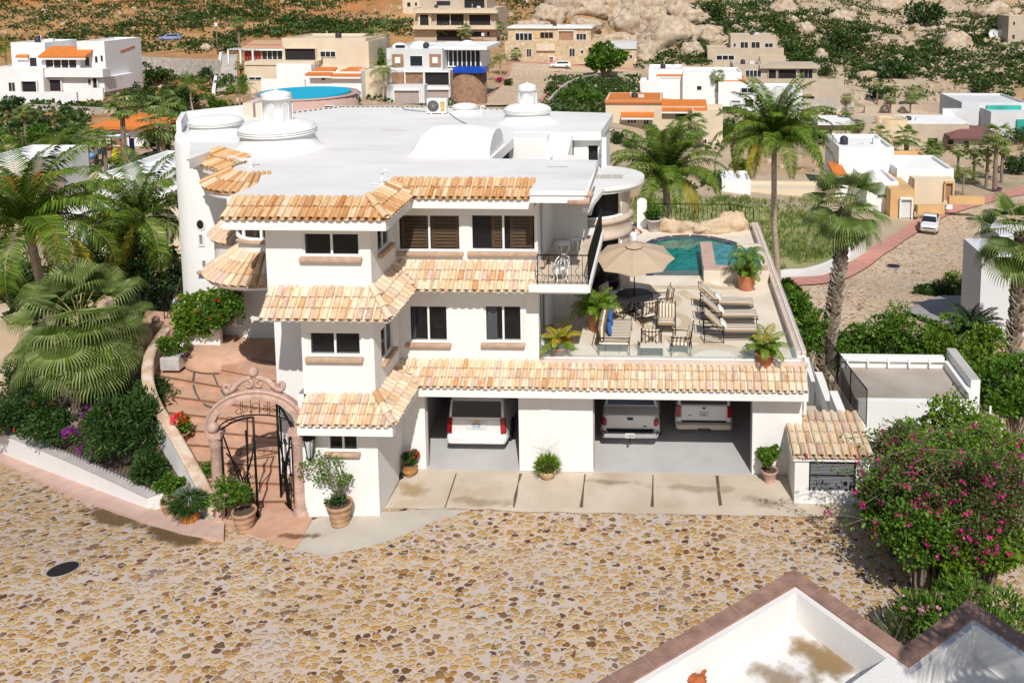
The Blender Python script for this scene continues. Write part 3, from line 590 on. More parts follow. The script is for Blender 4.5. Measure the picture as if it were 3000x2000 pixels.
for a in [ # photograph pixel, depth
    (1790, 660, 60), (1900, 720, 55), (1800, 640, 64), (2050, 650, 66), (1950, 560, 78), (2100, 600, 74), (2150, 540, 87), (2250, 480, 102), (2352, 450, 108), (2200, 720, 52), (2350, 620, 66), (2352, 760, 48),
    (1870, 600, 72), (1600, 500, 84), (1800, 560, 80), (1950, 480, 96), (1500, 440, 96), (1700, 420, 108), (1500, 340, 122), (2060, 440, 112), (2300, 380, 128),
    (1700, 300, 140), (1500, 330, 118), (1450, 300, 120), (1900, 300, 145), (2100, 330, 140), (2352, 330, 140), (1600, 255, 158), (1850, 262, 172), (2000, 262, 178), (2150, 258, 178), (2352, 250, 175), (1500, 225, 165), (1700, 240, 170),
    (1850, 205, 190), (2000, 200, 200), (2200, 190, 200), (2352, 190, 200), (1700, 160, 205), (1850, 120, 225), (2000, 100, 235), (2200, 100, 235), (2352, 100, 235), (1700, 60, 245), (2000, 30, 272), (2352, 20, 275), (1500, 20, 270), (2000, -30, 310), (2500, -30, 310), (1500, -40, 320),
    (1450, 140, 225), (1500, 100, 238), (1300, 160, 200), (1150, 160, 190), (1200, 200, 165), (1150, 235, 140), (1250, 240, 140), (1350, 240, 148), (1450, 240, 150), (1380, 200, 168), (1440, 175, 188), (1300, 60, 240), (1150, 100, 215), (1150, 20, 270), (1000, 100, 215), (900, 40, 262),
    (950, 240, 135), (850, 235, 130), (700, 240, 118), (600, 230, 122), (560, 170, 160), (520, 225, 130), (515, 130, 175), (470, 125, 185), (360, 128, 185), (600, 100, 215), (800, 110, 210), (850, 150, 175), (400, 190, 158), (330, 200, 150), (450, 200, 150), (230, 250, 128), (120, 240, 132), (0, 240, 135), (-150, 240, 135),
    (100, 320, 105), (250, 330, 100), (0, 330, 100), (350, 300, 110), (250, 385, 86), (350, 390, 84), (100, 400, 80), (-100, 400, 80), (200, 480, 66), (350, 480, 66), (0, 520, 60), (150, 600, 50), (350, 650, 43), (0, 680, 44), (-150, 650, 44),
    (0, 100, 225), (200, 80, 235), (400, 80, 235), (600, 50, 255), (0, 20, 285), (300, 10, 290), (700, 0, 290), (0, -40, 340), (600, -40, 340), (1000, -40, 330), (-300, 0, 290), (2700, 0, 290), (-300, 150, 190)]: CP.append(pt(*a))
CPa = np.array(CP); _X = CPa[:, :2]; _Z = CPa[:, 2]
for r_, z_ in ((520, 60), (900, 110)):
    for a in range(0, 360, 20):
        x_, y_ = r_*math.sin(R(a)), 120+r_*math.cos(R(a)); zz = z_ if y_ > 150 else -20
        _X = np.vstack([_X, [x_, y_]]); _Z = np.append(_Z, zz)
def _ker(d): return np.sqrt(d*d+9.0)
_K = _ker(np.linalg.norm(_X[:, None]-_X[None], axis=2)); _n = len(_X)
_A = np.zeros((_n+3, _n+3)); _A[:_n, :_n] = _K+np.eye(_n)*-.4; _P = np.hstack([np.ones((_n, 1)), _X]); _A[:_n, _n:] = _P; _A[_n:, :_n] = _P.T
_c = np.linalg.solve(_A, np.append(_Z, [0, 0, 0]))
def hraw(XY):
    XY = np.atleast_2d(np.array(XY, float)); d = np.linalg.norm(XY[:, None]-_X[None], axis=2)
    return _ker(d) @ _c[:_n]+_c[_n]+XY @ _c[_n+1:]
# axis lines: dense near, coarse far
gx_ = np.concatenate([np.arange(-900, -240, 60), np.arange(-240, -120, 8), np.arange(-120, 120, 3), np.arange(120, 300, 8), np.arange(300, 960, 60)])
gy_ = np.concatenate([np.arange(-600, -30, 60), np.arange(-30, 140, 2.5), np.arange(140, 340, 3), np.arange(340, 420, 10), np.arange(420, 1200, 60)])
GX, GY = np.meshgrid(gx_, gy_); GZ = hraw(np.c_[GX.ravel(), GY.ravel()]).reshape(GX.shape)
from mathutils import noise as mn
def bumps(x, y):
    d = max(0, min(1, (y-150)/80))
    return d*(2.6*mn.noise(V((x*.03, y*.03, 1)))+1.6*mn.noise(V((x*.09, y*.09, 5)))+.9*mn.noise(V((x*.2, y*.2, 9))))+.12*mn.noise(V((x*.25, y*.25, 2)))
for j in range(GX.shape[0]):
    for i in range(GX.shape[1]): GZ[j, i] += bumps(GX[j, i], GY[j, i])
def H(x, y):
    i = min(max(int(np.searchsorted(gx_, x))-1, 0), len(gx_)-2); j = min(max(int(np.searchsorted(gy_, y))-1, 0), len(gy_)-2)
    u = (x-gx_[i])/(gx_[i+1]-gx_[i]); v = (y-gy_[j])/(gy_[j+1]-gy_[j])
    a, b, c, d = GZ[j, i], GZ[j, i+1], GZ[j+1, i], GZ[j+1, i+1]
    return float(a*(1-u)*(1-v)+b*u*(1-v)+c*(1-u)*v+d*u*v)
def G(x, y, lo=42, hi=420):
    """where a sight line meets the terrain"""
    d = ray(x, y); f = lambda Y: CH+d.z*Y/d.y-H(d.x*Y/d.y, Y)
    a = lo
    while a < hi and f(a) > 0: a += max(1.0, a*.012)
    b = a; a = max(lo*.98, b-max(1.2, b*.014))
    for _ in range(14):
        m = (a+b)/2
        if f(m) > 0: a = m
        else: b = m
    return V((d.x*b/d.y, b, H(d.x*b/d.y, b)))
sand = M('sandy_hillside', (.40,.30,.19), .95, .2, .06, .5, 1.5, col2=(.52,.41,.28), detail=8)
mix_layer(sand, (.46,.24,.10), .022, .50, .60, .6); mix_layer(sand, (.20,.19,.09), .16, .52, .66, .75); mix_layer(sand, (.60,.52,.42), .5, .58, .7, .6)
def region_tint(m, col, test, fac, ramp=40):
    t = m.node_tree; N = t.nodes; L = t.links; b = N['Principled BSDF']; src = b.inputs['Base Color'].links[0].from_socket
    tc = N.new('ShaderNodeTexCoord'); dp = N.new('ShaderNodeVectorMath'); dp.operation = 'DOT_PRODUCT'; dp.inputs[1].default_value = test[:3]; L.new(tc.outputs['Object'], dp.inputs[0])
    no = N.new('ShaderNodeTexNoise'); no.inputs['Scale'].default_value = .05; no.inputs['Detail'].default_value = 5; L.new(tc.outputs['Object'], no.inputs['Vector'])
    ad = N.new('ShaderNodeMath'); ad.operation = 'MULTIPLY_ADD'; ad.inputs[1].default_value = 60; L.new(no.outputs[0], ad.inputs[0]); L.new(dp.outputs['Value'], ad.inputs[2])
    mr = N.new('ShaderNodeMapRange'); mr.inputs[1].default_value = test[3]+30; mr.inputs[2].default_value = test[3]+30+ramp; mr.inputs[4].default_value = fac; L.new(ad.outputs[0], mr.inputs[0])
    mx = N.new('ShaderNodeMixRGB'); mx.blend_type = 'MULTIPLY'; L.new(mr.outputs[0], mx.inputs[0]); L.new(src, mx.inputs[1]); mx.inputs[2].default_value = (*col, 1); L.new(mx.outputs[0], b.inputs['Base Color'])
region_tint(sand, (.92,.60,.32), (-1, .35, 0, 85), .9)
mb = MB(); ny, nx = GX.shape
mb.add(np.stack([GX.ravel(), GY.ravel(), GZ.ravel()], 1).tolist(), [(j*nx+i, j*nx+i+1, (j+1)*nx+i+1, (j+1)*nx+i) for j in range(ny-1) for i in range(nx-1)], 0, True)
ground = tag(mb.build('terrain', sand), kind='structure')
# ---------------- cobbled street in front ----------------
def zr(x, y):
    p = -.3+.086*(x+12.2)-.17*(y-25.2); k = .14
    p = max(-60, min(60, p)); return -k*math.log(math.exp(-p/k)+1)-.02
def RP(x, y):
    """sight line on the street"""
    z = -.1
    for _ in range(30): p = WZ(x, y, z); z = z*.5+.5*zr(p.x, p.y)
    return V((p.x, p.y, zr(p.x, p.y)))
def cobble(name, scale, gaps, cols, mortar, stretch=(1, 1, 1), strength=.8):
    m = bpy.data.materials.new(name); m.use_nodes = True; t = m.node_tree; N = t.nodes; L = t.links; b = N['Principled BSDF']; b.inputs['Roughness'].default_value = .85; b.inputs['Specular IOR Level'].default_value = .25
    tc = N.new('ShaderNodeTexCoord'); mp = N.new('ShaderNodeMapping'); mp.inputs['Scale'].default_value = stretch; L.new(tc.outputs['Object'], mp.inputs[0])
    wn = N.new('ShaderNodeTexNoise'); wn.inputs['Scale'].default_value = scale*1.5; wn.inputs['Detail'].default_value = 3; L.new(mp.outputs[0], wn.inputs['Vector'])
    ad = N.new('ShaderNodeMixRGB'); ad.blend_type = 'ADD'; ad.inputs[0].default_value = .55/scale; L.new(mp.outputs[0], ad.inputs[1]); L.new(wn.outputs['Color'], ad.inputs[2])
    v1 = N.new('ShaderNodeTexVoronoi'); v1.inputs['Scale'].default_value = scale; L.new(ad.outputs[0], v1.inputs['Vector'])
    v2 = N.new('ShaderNodeTexVoronoi'); v2.feature = 'DISTANCE_TO_EDGE'; v2.inputs['Scale'].default_value = scale; L.new(ad.outputs[0], v2.inputs['Vector'])
    # each stone keeps its own margin to the next one
    sep = N.new('ShaderNodeSeparateColor'); L.new(v1.outputs['Color'], sep.inputs[0])
    mg = N.new('ShaderNodeMapRange'); mg.inputs[3].default_value = gaps[0]; mg.inputs[4].default_value = gaps[1]; L.new(sep.outputs[1], mg.inputs[0])
    sb = N.new('ShaderNodeMath'); sb.operation = 'SUBTRACT'; L.new(v2.outputs['Distance'], sb.inputs[0]); L.new(mg.outputs[0], sb.inputs[1])
    n3 = N.new('ShaderNodeTexNoise'); n3.inputs['Scale'].default_value = scale*2.6; n3.inputs['Detail'].default_value = 6; L.new(tc.outputs['Object'], n3.inputs['Vector'])
    s3 = N.new('ShaderNodeMath'); s3.operation = 'MULTIPLY_ADD'; s3.inputs[1].default_value = .42; s3.inputs[2].default_value = -.21; L.new(n3.outputs[0], s3.inputs[0])
    s4 = N.new('ShaderNodeMath'); s4.operation = 'ADD'; L.new(sb.outputs[0], s4.inputs[0]); L.new(s3.outputs[0], s4.inputs[1])
    # rounded stones: limit each cell by its own radius as well
    rr_ = N.new('ShaderNodeMapRange'); rr_.inputs[3].default_value = .46; rr_.inputs[4].default_value = .78; L.new(sep.outputs[2], rr_.inputs[0])
    rd = N.new('ShaderNodeMath'); rd.operation = 'SUBTRACT'; L.new(rr_.outputs[0], rd.inputs[0]); L.new(v1.outputs['Distance'], rd.inputs[1])
    r5 = N.new('ShaderNodeMath'); r5.operation = 'ADD'; L.new(rd.outputs[0], r5.inputs[0]); L.new(s3.outputs[0], r5.inputs[1])
    mn_ = N.new('ShaderNodeMath'); mn_.operation = 'SMOOTH_MIN'; mn_.inputs[2].default_value = .08; L.new(s4.outputs[0], mn_.inputs[0]); L.new(r5.outputs[0], mn_.inputs[1]); s4 = mn_
    mk = N.new('ShaderNodeMapRange'); mk.inputs[1].default_value = -.03; mk.inputs[2].default_value = .035; L.new(s4.outputs[0], mk.inputs[0])
    rp = N.new('ShaderNodeValToRGB'); el = rp.color_ramp.elements
    while len(el) < len(cols): el.new(.5)
    for i, c in enumerate(cols): el[i].position = c[3]; el[i].color = (*c[:3], 1)
    L.new(sep.outputs[0], rp.inputs[0])
    gr = N.new('ShaderNodeTexNoise'); gr.inputs['Scale'].default_value = scale*6; gr.inputs['Detail'].default_value = 5; L.new(tc.outputs['Object'], gr.inputs['Vector'])
    g2 = N.new('ShaderNodeMapRange'); g2.inputs[3].default_value = .55; g2.inputs[4].default_value = 1.45; L.new(gr.outputs[0], g2.inputs[0])
    mu = N.new('ShaderNodeMixRGB'); mu.blend_type = 'MULTIPLY'; mu.inputs[0].default_value = 1; L.new(rp.outputs[0], mu.inputs[1]); L.new(g2.outputs[0], mu.inputs[2])
    mo = N.new('ShaderNodeTexNoise'); mo.inputs['Scale'].default_value = .35; mo.inputs['Detail'].default_value = 6; L.new(tc.outputs['Object'], mo.inputs['Vector'])
    mr = N.new('ShaderNodeValToRGB'); mr.color_ramp.elements[0].position = .35; mr.color_ramp.elements[1].position = .7
    mr.color_ramp.elements[0].color = (*mortar, 1); mr.color_ramp.elements[1].color = (mortar[0]*1.12, mortar[1]*1.0, mortar[2]*.86, 1); L.new(mo.outputs[0], mr.inputs[0])
    # here and there mortar dust covers the stones
    du = N.new('ShaderNodeTexNoise'); du.inputs['Scale'].default_value = .45; du.inputs['Detail'].default_value = 7; L.new(tc.outputs['Object'], du.inputs['Vector'])
    dr = N.new('ShaderNodeMapRange'); dr.inputs[1].default_value = .55; dr.inputs[2].default_value = .75; dr.inputs[3].default_value = 1; dr.inputs[4].default_value = .35; L.new(du.outputs[0], dr.inputs[0])
    mm = N.new('ShaderNodeMath'); mm.operation = 'MULTIPLY'; L.new(mk.outputs[0], mm.inputs[0]); L.new(dr.outputs[0], mm.inputs[1])
    mx = N.new('ShaderNodeMixRGB'); L.new(mm.outputs[0], mx.inputs[0]); L.new(mr.outputs[0], mx.inputs[1]); L.new(mu.outputs[0], mx.inputs[2]); L.new(mx.outputs[0], b.inputs['Base Color'])
    ha = N.new('ShaderNodeMapRange'); ha.inputs[1].default_value = -.02; ha.inputs[2].default_value = .12; L.new(s4.outputs[0], ha.inputs[0])
    h2 = N.new('ShaderNodeMath'); h2.operation = 'MULTIPLY_ADD'; h2.inputs[1].default_value = .35; L.new(gr.outputs[0], h2.inputs[0]); L.new(ha.outputs[0], h2.inputs[2])
    bp = N.new('ShaderNodeBump'); bp.inputs['Strength'].default_value = strength; bp.inputs['Distance'].default_value = .03; L.new(h2.outputs[0], bp.inputs['Height']); L.new(bp.outputs[0], b.inputs['Normal'])
    return m
STC = [(.11,.045,.02,0), (.22,.10,.03,.08), (.38,.20,.05,.17), (.50,.30,.10,.34), (.56,.39,.19,.52), (.43,.24,.07,.68), (.60,.45,.27,.83), (.30,.17,.07,.93), (.09,.05,.035,1)]
cob = cobble('cobblestone', 5.4, (-.01, .13), STC, (.50,.43,.38), (.88, 1.08, 1), .7)
mix_layer(cob, (.50,.41,.31), .25, .55, .72, .35); mix_layer(cob, (.30,.19,.09), .18, .56, .8, .35); mix_layer(cob, (.62,.55,.48), .5, .58, .8, .4)
def strip(name, left, right, z, mat, kind='structure', n=None):
    """band between two world polylines of equal length"""
    mb = MB(); m = len(left); K = n or 1; vs = []
    for i in range(m):
        for j in range(K+1):
            t = j/K; x = left[i][0]*(1-t)+right[i][0]*t; y = left[i][1]*(1-t)+right[i][1]*t; vs.append((x, y, z(x, y)))
    mb.add(vs, [(i*(K+1)+j, i*(K+1)+j+1, (i+1)*(K+1)+j+1, (i+1)*(K+1)+j) for i in range(m-1) for j in range(K)][::1], 0, True)
    return tag(mb.build(name, mat), kind=kind)
mb = MB(); xs = np.arange(-40, 14.01, .5); ys = np.arange(2, 42.01, .5); vs = []
for y in ys:
    for x in xs: vs.append((x, y, zr(x, y)))
nx = len(xs); fs = []
for j in range(len(ys)-1):
    for i in range(nx-1):
        x, y = xs[i]+.25, ys[j]+.25
        if (x > -9 and y > 26.9) or (x > -16 and y > 29) or (x > 9.5 and y > 11): continue
        fs.append((j*nx+i, j*nx+i+1, (j+1)*nx+i+1, (j+1)*nx+i))
mb.add(vs, fs, 0, True); tag(mb.build('street', cob), kind='structure')
# concrete apron before the garages
conc = M('apron_concrete', (.50,.41,.31), .85, .10, .8, .3, 18, col2=(.60,.52,.42)); mix_layer(conc, (.40,.29,.17), .7, .52, .72, .55); mix_layer(conc, (.30,.23,.16), 6, .66, .8, .5)
ap = [(-8.42, 24.05), (-7.6, 24.35), (8.0, 24.45)]
mb = MB(); N_ = 30
top = [(XB+.05+(4.38+3.3-XB)*i/N_, YM+.02) for i in range(N_+1)]
low = [(XB+.02+(7.5-XB)*i/N_, 24.38-(.12 if i > 6 else .02)+.03*math.sin(i*2.1)) for i in range(N_+1)]
vs = []
for i in range(N_+1):
    for j in range(7): t = j/6; x = low[i][0]*(1-t)+top[i][0]*t; y = low[i][1]*(1-t)+top[i][1]*t; vs.append((x, y, (zr(x, y)+.02)*(1-t)+.006*t))
mb.add(vs, [(i*7+j, (i+1)*7+j, (i+1)*7+j+1, i*7+j+1) for i in range(N_) for j in range(6)], 0, True); drv = tag(mb.build('driveway', conc), kind='structure')
mb = MB(); jm = M('joint_grit', (.11,.085,.055), .95, .4, 12)
for pts in (((1048, 1086), (1040, 1110), (1030, 1140), (1022, 1164)), ((1196, 1087), (1190, 1110), (1184, 1140), (1180, 1164)), ((1344, 1088), (1340, 1120), (1335, 1164)), ((1500, 1090), (1499, 1130), (1498, 1163)), ((1647, 1092), (1651, 1130), (1655, 1160))):
    vs = []
    for i, q in enumerate(pts):
        p = WZ(*q, .01); p = V((p.x, p.y, max(.012, 0))); w = .035+.02*math.sin(i*2.3+q[0]); zz = lambda x, y: ((zr(x, y)+.02)*(YM-y)/2.1+.006*(1-(YM-y)/2.1))+.006
        vs += [(p.x-w, p.y, zz(p.x, p.y)), (p.x+w, p.y, zz(p.x, p.y))]
    mb.add(vs, [(2*i, 2*i+1, 2*i+3, 2*i+2) for i in range(len(pts)-1)])
tag(mb.build('driveway_joint', jm), kind='structure')
# plain concrete in front of the bay
q = [RP(*p) for p in ((760, 1180), (880, 1176), (1000, 1168), (1080, 1172), (1000, 1196), (900, 1240), (820, 1262), (740, 1276), (680, 1262), (700, 1225), (716, 1195))]
mb = MB(); c = sum(q, V((0, 0, 0)))/len(q); ring = q; m = len(q); vs = []
for k_ in range(5):
    for p in ring: x, y = c.x+(p.x-c.x)*k_/4, c.y+(p.y-c.y)*k_/4; vs.append((x, y, zr(x, y)+.006))
mb.add(vs, [(a*m+i, (a+1)*m+i, (a+1)*m+(i+1) % m, a*m+(i+1) % m) for a in range(4) for i in range(m)], 0, True)
conc2 = M('pale_concrete', (.50,.45,.38), .85, .08, 1, .25, 20); mix_layer(conc2, (.40,.31,.2), 1.2, .55, .75, .5); tag(mb.build('pavement', conc2), kind='structure')
# manhole and street stains
def lid(x, y, r_, name='manhole_cover', lab='', zf=None, cat='manhole cover'):
    p = RP(x, y) if zf is None else zf; nrm = V((-(zr(p.x+.1, p.y)-zr(p.x-.1, p.y))/.2, -(zr(p.x, p.y+.1)-zr(p.x, p.y-.1))/.2, 1)).normalized() if zf is None else EZ
    e = nrm.orthogonal().normalized(); f = nrm.cross(e); root = thing(name, lab, cat, p); mb = MB()
    for r0, h, mi in ((r_, .012, 0),): k = [p+(e*math.cos(a)+f*math.sin(a))*r0+nrm*h for a in [2*PI*i/36 for i in range(36)]]; mb.add(k, [tuple(range(36))]); mb.add(k+[v-nrm*.03 for v in k], [(i, (i+1) % 36, 36+(i+1) % 36, 36+i) for i in range(36)])
    mb.build('lid', M('cast_iron', (.018,.015,.016), .6, .3, 40, .5, 60), root)
    mb = MB(); k1 = [p+(e*math.cos(a)+f*math.sin(a))*r_*1.01+nrm*.01 for a in [2*PI*i/36 for i in range(36)]]; mb.tube(k1, .02, 5, closed=True); mb.build('frame', M('ring_concrete', (.34,.30,.27), .9), root)
lid(145, 1307, .38, lab='round black iron manhole cover in the cobbles at lower left')
# ---------------- leaves, flowers, plants ----------------
GREEN = leafmat('leaf_green', [(.05,.13,.012), (.10,.22,.02), (.18,.34,.03), (.06,.15,.015), (.26,.40,.05)])
DKGREEN = leafmat('leaf_dark', [(.018,.06,.01), (.04,.10,.018), (.08,.17,.03), (.025,.07,.012), (.12,.22,.05)])
LIME = leafmat('leaf_lime', [(.13,.25,.015), (.20,.34,.02), (.08,.16,.015), (.28,.40,.04), (.15,.26,.02)])
SCRUB = leafmat('leaf_scrub', [(.018,.05,.006), (.04,.095,.012), (.08,.14,.022), (.025,.06,.008), (.15,.19,.05)], trans=.15)
FROND = leafmat('palm_leaf', [(.04,.10,.010), (.10,.20,.018), (.20,.31,.03), (.06,.13,.014), (.36,.40,.06)], rough=.55, spec=.2)
FAN = leafmat('fan_leaf', [(.12,.19,.03), (.21,.30,.06), (.32,.41,.13), (.14,.22,.04), (.42,.47,.22)], rough=.5, spec=.3)
YEL = leafmat('palm_leaf_yellow', [(.45,.38,.03), (.36,.34,.03), (.55,.42,.05), (.25,.28,.03)])
DRY = leafmat('dry_leaf', [(.35,.22,.10), (.25,.15,.07), (.42,.30,.16)])
MAG = leafmat('magenta_flower', [(.75,.01,.20), (.85,.03,.30), (.60,.02,.30)]); RED = leafmat('red_flower', [(.75,.02,.02), (.85,.10,.03), (.6,.01,.03)]); PINK = leafmat('pink_flower', [(.85,.45,.50), (.75,.25,.35), (.9,.6,.6)]); ORG = leafmat('orange_flower', [(.85,.18,.02), (.8,.05,.03), (.8,.30,.12)]); PUR = leafmat('purple_flower', [(.45,.02,.45), (.6,.05,.6), (.35,.02,.4)])
def leaf(mb, p, d, w, L, up=None, mi=0, fold=.25):
    d = d.normalized(); s_ = d.cross(up or V((rnd.uniform(-1, 1), rnd.uniform(-1, 1), 1))); s_ = s_.normalized() if s_.length > 1e-4 else V((1, 0, 0)); n_ = s_.cross(d)
    mb.add([p, p+d*L*.45+s_*w+n_*w*fold, p+d*L, p+d*L*.45-s_*w+n_*w*fold], [(0, 1, 2), (0, 2, 3)], mi)
def rdir(): 
    z = rnd.uniform(-1, 1); a = rnd.uniform(0, 2*PI); r_ = math.sqrt(1-z*z); return V((r_*math.cos(a), r_*math.sin(a), z))
def clump(mb, c, r, n, size, mi=0, aspect=.4, up=.5, hollow=.5):
    c = V(c)
    if not hasattr(r, '__len__'): r = (r, r, r)
    for _ in range(n):
        d = rdir(); k = (hollow+(1-hollow)*rnd.random())**.6*(.82+.3*rnd.random()); p = c+V((d.x*r[0]*k, d.y*r[1]*k, d.z*r[2]*k))
        q = (d+rdir()*.9+V((0, 0, up))); L = size*rnd.uniform(.6, 1.3); leaf(mb, p, q, L*aspect, L, None, mi)
def crown(mb, c, r, n, size, k=14, mi=0, aspect=.4, flat=.3, fl=None, nf=0, fs=.06):
    """an uneven crown: sub-clumps spread through an ellipsoid, with gaps between"""
    c = V(c)
    if not hasattr(r, '__len__'): r = (r, r, r)
    subs = []
    for i in range(k):
        d = rdir(); d.z = d.z*.9+.1; f = rnd.uniform(.45, .95); subs.append((c+V((d.x*r[0]*f, d.y*r[1]*f, max(-flat, d.z)*r[2]*f)), rnd.uniform(.28, .5)))
    subs.append((c, .55))
    for p, s_ in subs: clump(mb, p, (r[0]*s_, r[1]*s_, r[2]*s_), max(6, n//(k+1)), size, mi, aspect)
    if fl is not None:
        for _ in range(nf):
            p, s_ = rnd.choice(subs[:max(3, len(subs)//3)]); d = rdir(); d.z = abs(d.z)*.8+.1; d.y -= .3; q = p+V((d.x*r[0]*s_, d.y*r[1]*s_, d.z*r[2]*s_))*1.08
            for _ in range(5): leaf(mb, q+rdir()*fs*.7, rdir()+V((0, -.4, .5)), fs*.45, fs, None, fl)
    return subs
def limbs(mb, base, c, subs, r0, mi=0, n=6):
    base = V(base); top = V(c)
    for p, _ in rnd.sample(subs, min(n, len(subs))):
        m = base*.45+p*.55+rdir()*.12*(p-base).length*.5; mb.tube([base, m, p], [r0, r0*.6, r0*.22], 6, mi, False)
def shrub(name, label, cat, c, r, n, size, mat=None, fl=None, nf=0, fs=.06, group=None, k=14, aspect=.4, trunk=.0, z0=None):
    c = V(c); rr = r if hasattr(r, '__len__') else (r, r, r); z0 = c.z-rr[2]*.8 if z0 is None else z0
    root = thing(name, label, cat, (c.x, c.y, z0), group); mb = MB(); subs = crown(mb, c, rr, n, size, k, 0, aspect, fl=1 if fl else None, nf=nf, fs=fs)
    mb.build('foliage', [mat or GREEN]+([fl] if fl else []), root)
    tb = MB(); limbs(tb, (c.x, c.y, z0), c, subs, max(.02, rr[0]*.06), 0, 7); tb.build('trunk' if trunk else 'stem', bark, root); return root
# ---- pots ----
POTS = {'plain': [(.62,0), (.66,.05), (.86,.9), (.86,.86), (1.0,.86), (1.0,1.0), (.9,1.0), (.88,.9)],
        'tall': [(.78,0), (.84,.05), (.98,.84), (1.03,.88), (1.03,1.0), (.93,1.0), (.9,.9)],
        'carved': [(.62,0), (.70,.04), (.72,.12), (.64,.18), (.74,.26), (.80,.32), (.72,.38), (.84,.52), (.90,.62), (.84,.68), (.90,.80), (1.02,.86), (1.03,.95), (.98,1.0), (.86,.99), (.84,.9)],
        'bowl': [(.45,0), (.52,.04), (.82,.35), (.95,.7), (1.0,.9), (.96,1.0), (.86,.97), (.8,.85)],
        'urn': [(.55,0), (.6,.06), (.5,.12), (.8,.5), (.9,.8), (1.04,.9), (1.04,1.0), (.9,1.0), (.86,.9)],
        'jar': [(.5,0), (.62,.1), (.98,.45), (1.0,.6), (.82,.85), (.9,.95), (.86,1.0), (.7,.97), (.68,.9)]}
def pot(c, r, h, kind, mat, label, plant=None, name='plant_pot', cat='potted plant', group=None):
    root = thing(name, label, cat, c, group); mb = MB(); mb.lathe(c, [(a*r, b*h) for a, b in POTS[kind]], 28)
    mb.build('pot', mat, root); sb = MB(); sb.lathe(c, [(.001, h*.9), (r*.9, h*.88)], 20); sb.build('soil', soil, root)
    return root
def frond(mb, p, az, el, L, leafL, n=22, droop=1.0, w=.034, mi=0, rach=1, rr=.014, twist=0):
    """pinnate frond: arching midrib with leaflets hanging from both sides"""
    pts = []; q = V(p); e = el; ds = L/12; hd = V((math.cos(az), math.sin(az), 0))
    for i in range(13):
        pts.append(q.copy()); q = q+(hd*math.cos(e)+EZ*math.sin(e))*ds; e -= droop*.15*(.5+i*.13)
    mb.tube(pts, [rr*(1.3-i/12) for i in range(13)], 4, rach, False)
    side = V((-hd.y, hd.x, 0))
    for i in range(2, n+1):
        t = (i/n)**.9*12; k = min(11, int(t)); f = t-k; b = pts[k]*(1-f)+pts[k+1]*f; tg = (pts[k+1]-pts[k]).normalized()
        ll = leafL*math.sin(PI*(.16+.80*i/n))**.7*rnd.uniform(.85, 1.1); nn = side.cross(tg)
        for s_ in (-1, 1):
            d = (side*s_*1.0+tg*.55-nn*rnd.uniform(-.1, .12)).normalized(); d2 = (d-EZ*(.9+.9*rnd.random())*droop).normalized(); wd = (tg*w+nn*w*.3)
            a = b+d*ll*.5; c_ = a+d2*ll*.5; mb.add([b-wd*.4, b+wd*.4, a+wd, a-wd, c_], [(0, 1, 2, 3), (3, 2, 4)], mi)
def fanleaf(mb, p, az, el, stem, r, n=22, mi=0, st=1, droop=.5, spread=2.5):
    """palmate fan: a stalk ending in a pleated fan whose tips hang"""
    hd = V((math.cos(az), math.sin(az), 0)); d0 = hd*math.cos(el)+EZ*math.sin(el); m = V(p)+d0*stem*.55; d1 = (d0-EZ*.25).normalized(); q = m+d1*stem*.45
    mb.tube([p, m, q], [.028, .02, .012], 4, st, False)
    side = V((-hd.y, hd.x, 0)); f = (d1-EZ*.35).normalized(); nn = side.cross(f).normalized()
    rim = []; mid = []
    for i in range(2*n+1):
        a = (-spread/2+spread*i/(2*n))*1.15; rr = r*(.50 if i % 2 else .56)*(1-.12*abs(a)/spread); dd = f*math.cos(a)+side*math.sin(a)
        lift = (.02 if i % 2 else -.012)*r*1.4; mid.append(q+dd*rr+nn*lift-EZ*abs(math.sin(a))*.06*r)
    mb.add([q]+mid, [(0, i+1, i+2) for i in range(2*n)], mi)
    for i in range(n):
        a = (-spread/2+spread*(2*i+1)/(2*n))*1.15; dd = (f*math.cos(a)+side*math.sin(a)).normalized(); b = mid[2*i+1]; w_ = (mid[2*i+2]-mid[2*i])*.5
        c_ = b+dd*r*.30-EZ*.04*r; tip = c_+(dd*.5-EZ*(droop+rnd.uniform(0, .4))).normalized()*r*rnd.uniform(.18, .32)
        mb.add([b-w_, b+w_, c_+w_*.6, c_-w_*.6, tip], [(0, 1, 2, 3), (3, 2, 4)], mi)
def trunk(mb, pts, r, rings=0, mi=0, n=10, boots=0, bm=1):
    """palm trunk with leaf-scar rings or leftover leaf bases"""
    pts = [V(p) for p in pts]; P = []; Rr = []; K = max(8, rings*2) if rings else 16
    for i in range(K+1):
        t = i/K*(len(pts)-1); k = min(len(pts)-2, int(t)); f = t-k; P.append(pts[k]*(1-f)+pts[k+1]*f)
        rr = r[0]+(r[1]-r[0])*i/K; Rr.append(rr*(1.06 if i % 2 else .96) if rings else rr)
    mb.tube(P, Rr, n, mi)
    if boots:
        L = sum((P[i+1]-P[i]).length for i in range(K))
        for j in range(boots):
            t = (j+rnd.random())/boots*K; k = min(K-1, int(t)); p = P[k]+(P[k+1]-P[k])*(t-k); a = j*2.4+rnd.uniform(-.3, .3); d = V((math.cos(a), math.sin(a), 0)); rr = Rr[k]
            s_ = V((-d.y, d.x, 0))*rr*.55; b = p+d*rr*.8; tip = b+d*rr*rnd.uniform(.5, 1.0)+EZ*rr*rnd.uniform(1.0, 1.7)
            mb.add([b-s_, b+s_, tip+s_*.45, tip-s_*.45, b-s_-d*rr*.2, b+s_-d*rr*.2, tip+s_*.3-d*rr*.4, tip-s_*.3-d*rr*.4], [(0, 1, 2, 3), (3, 2, 6, 7), (1, 5, 6, 2), (4, 0, 3, 7)], bm)
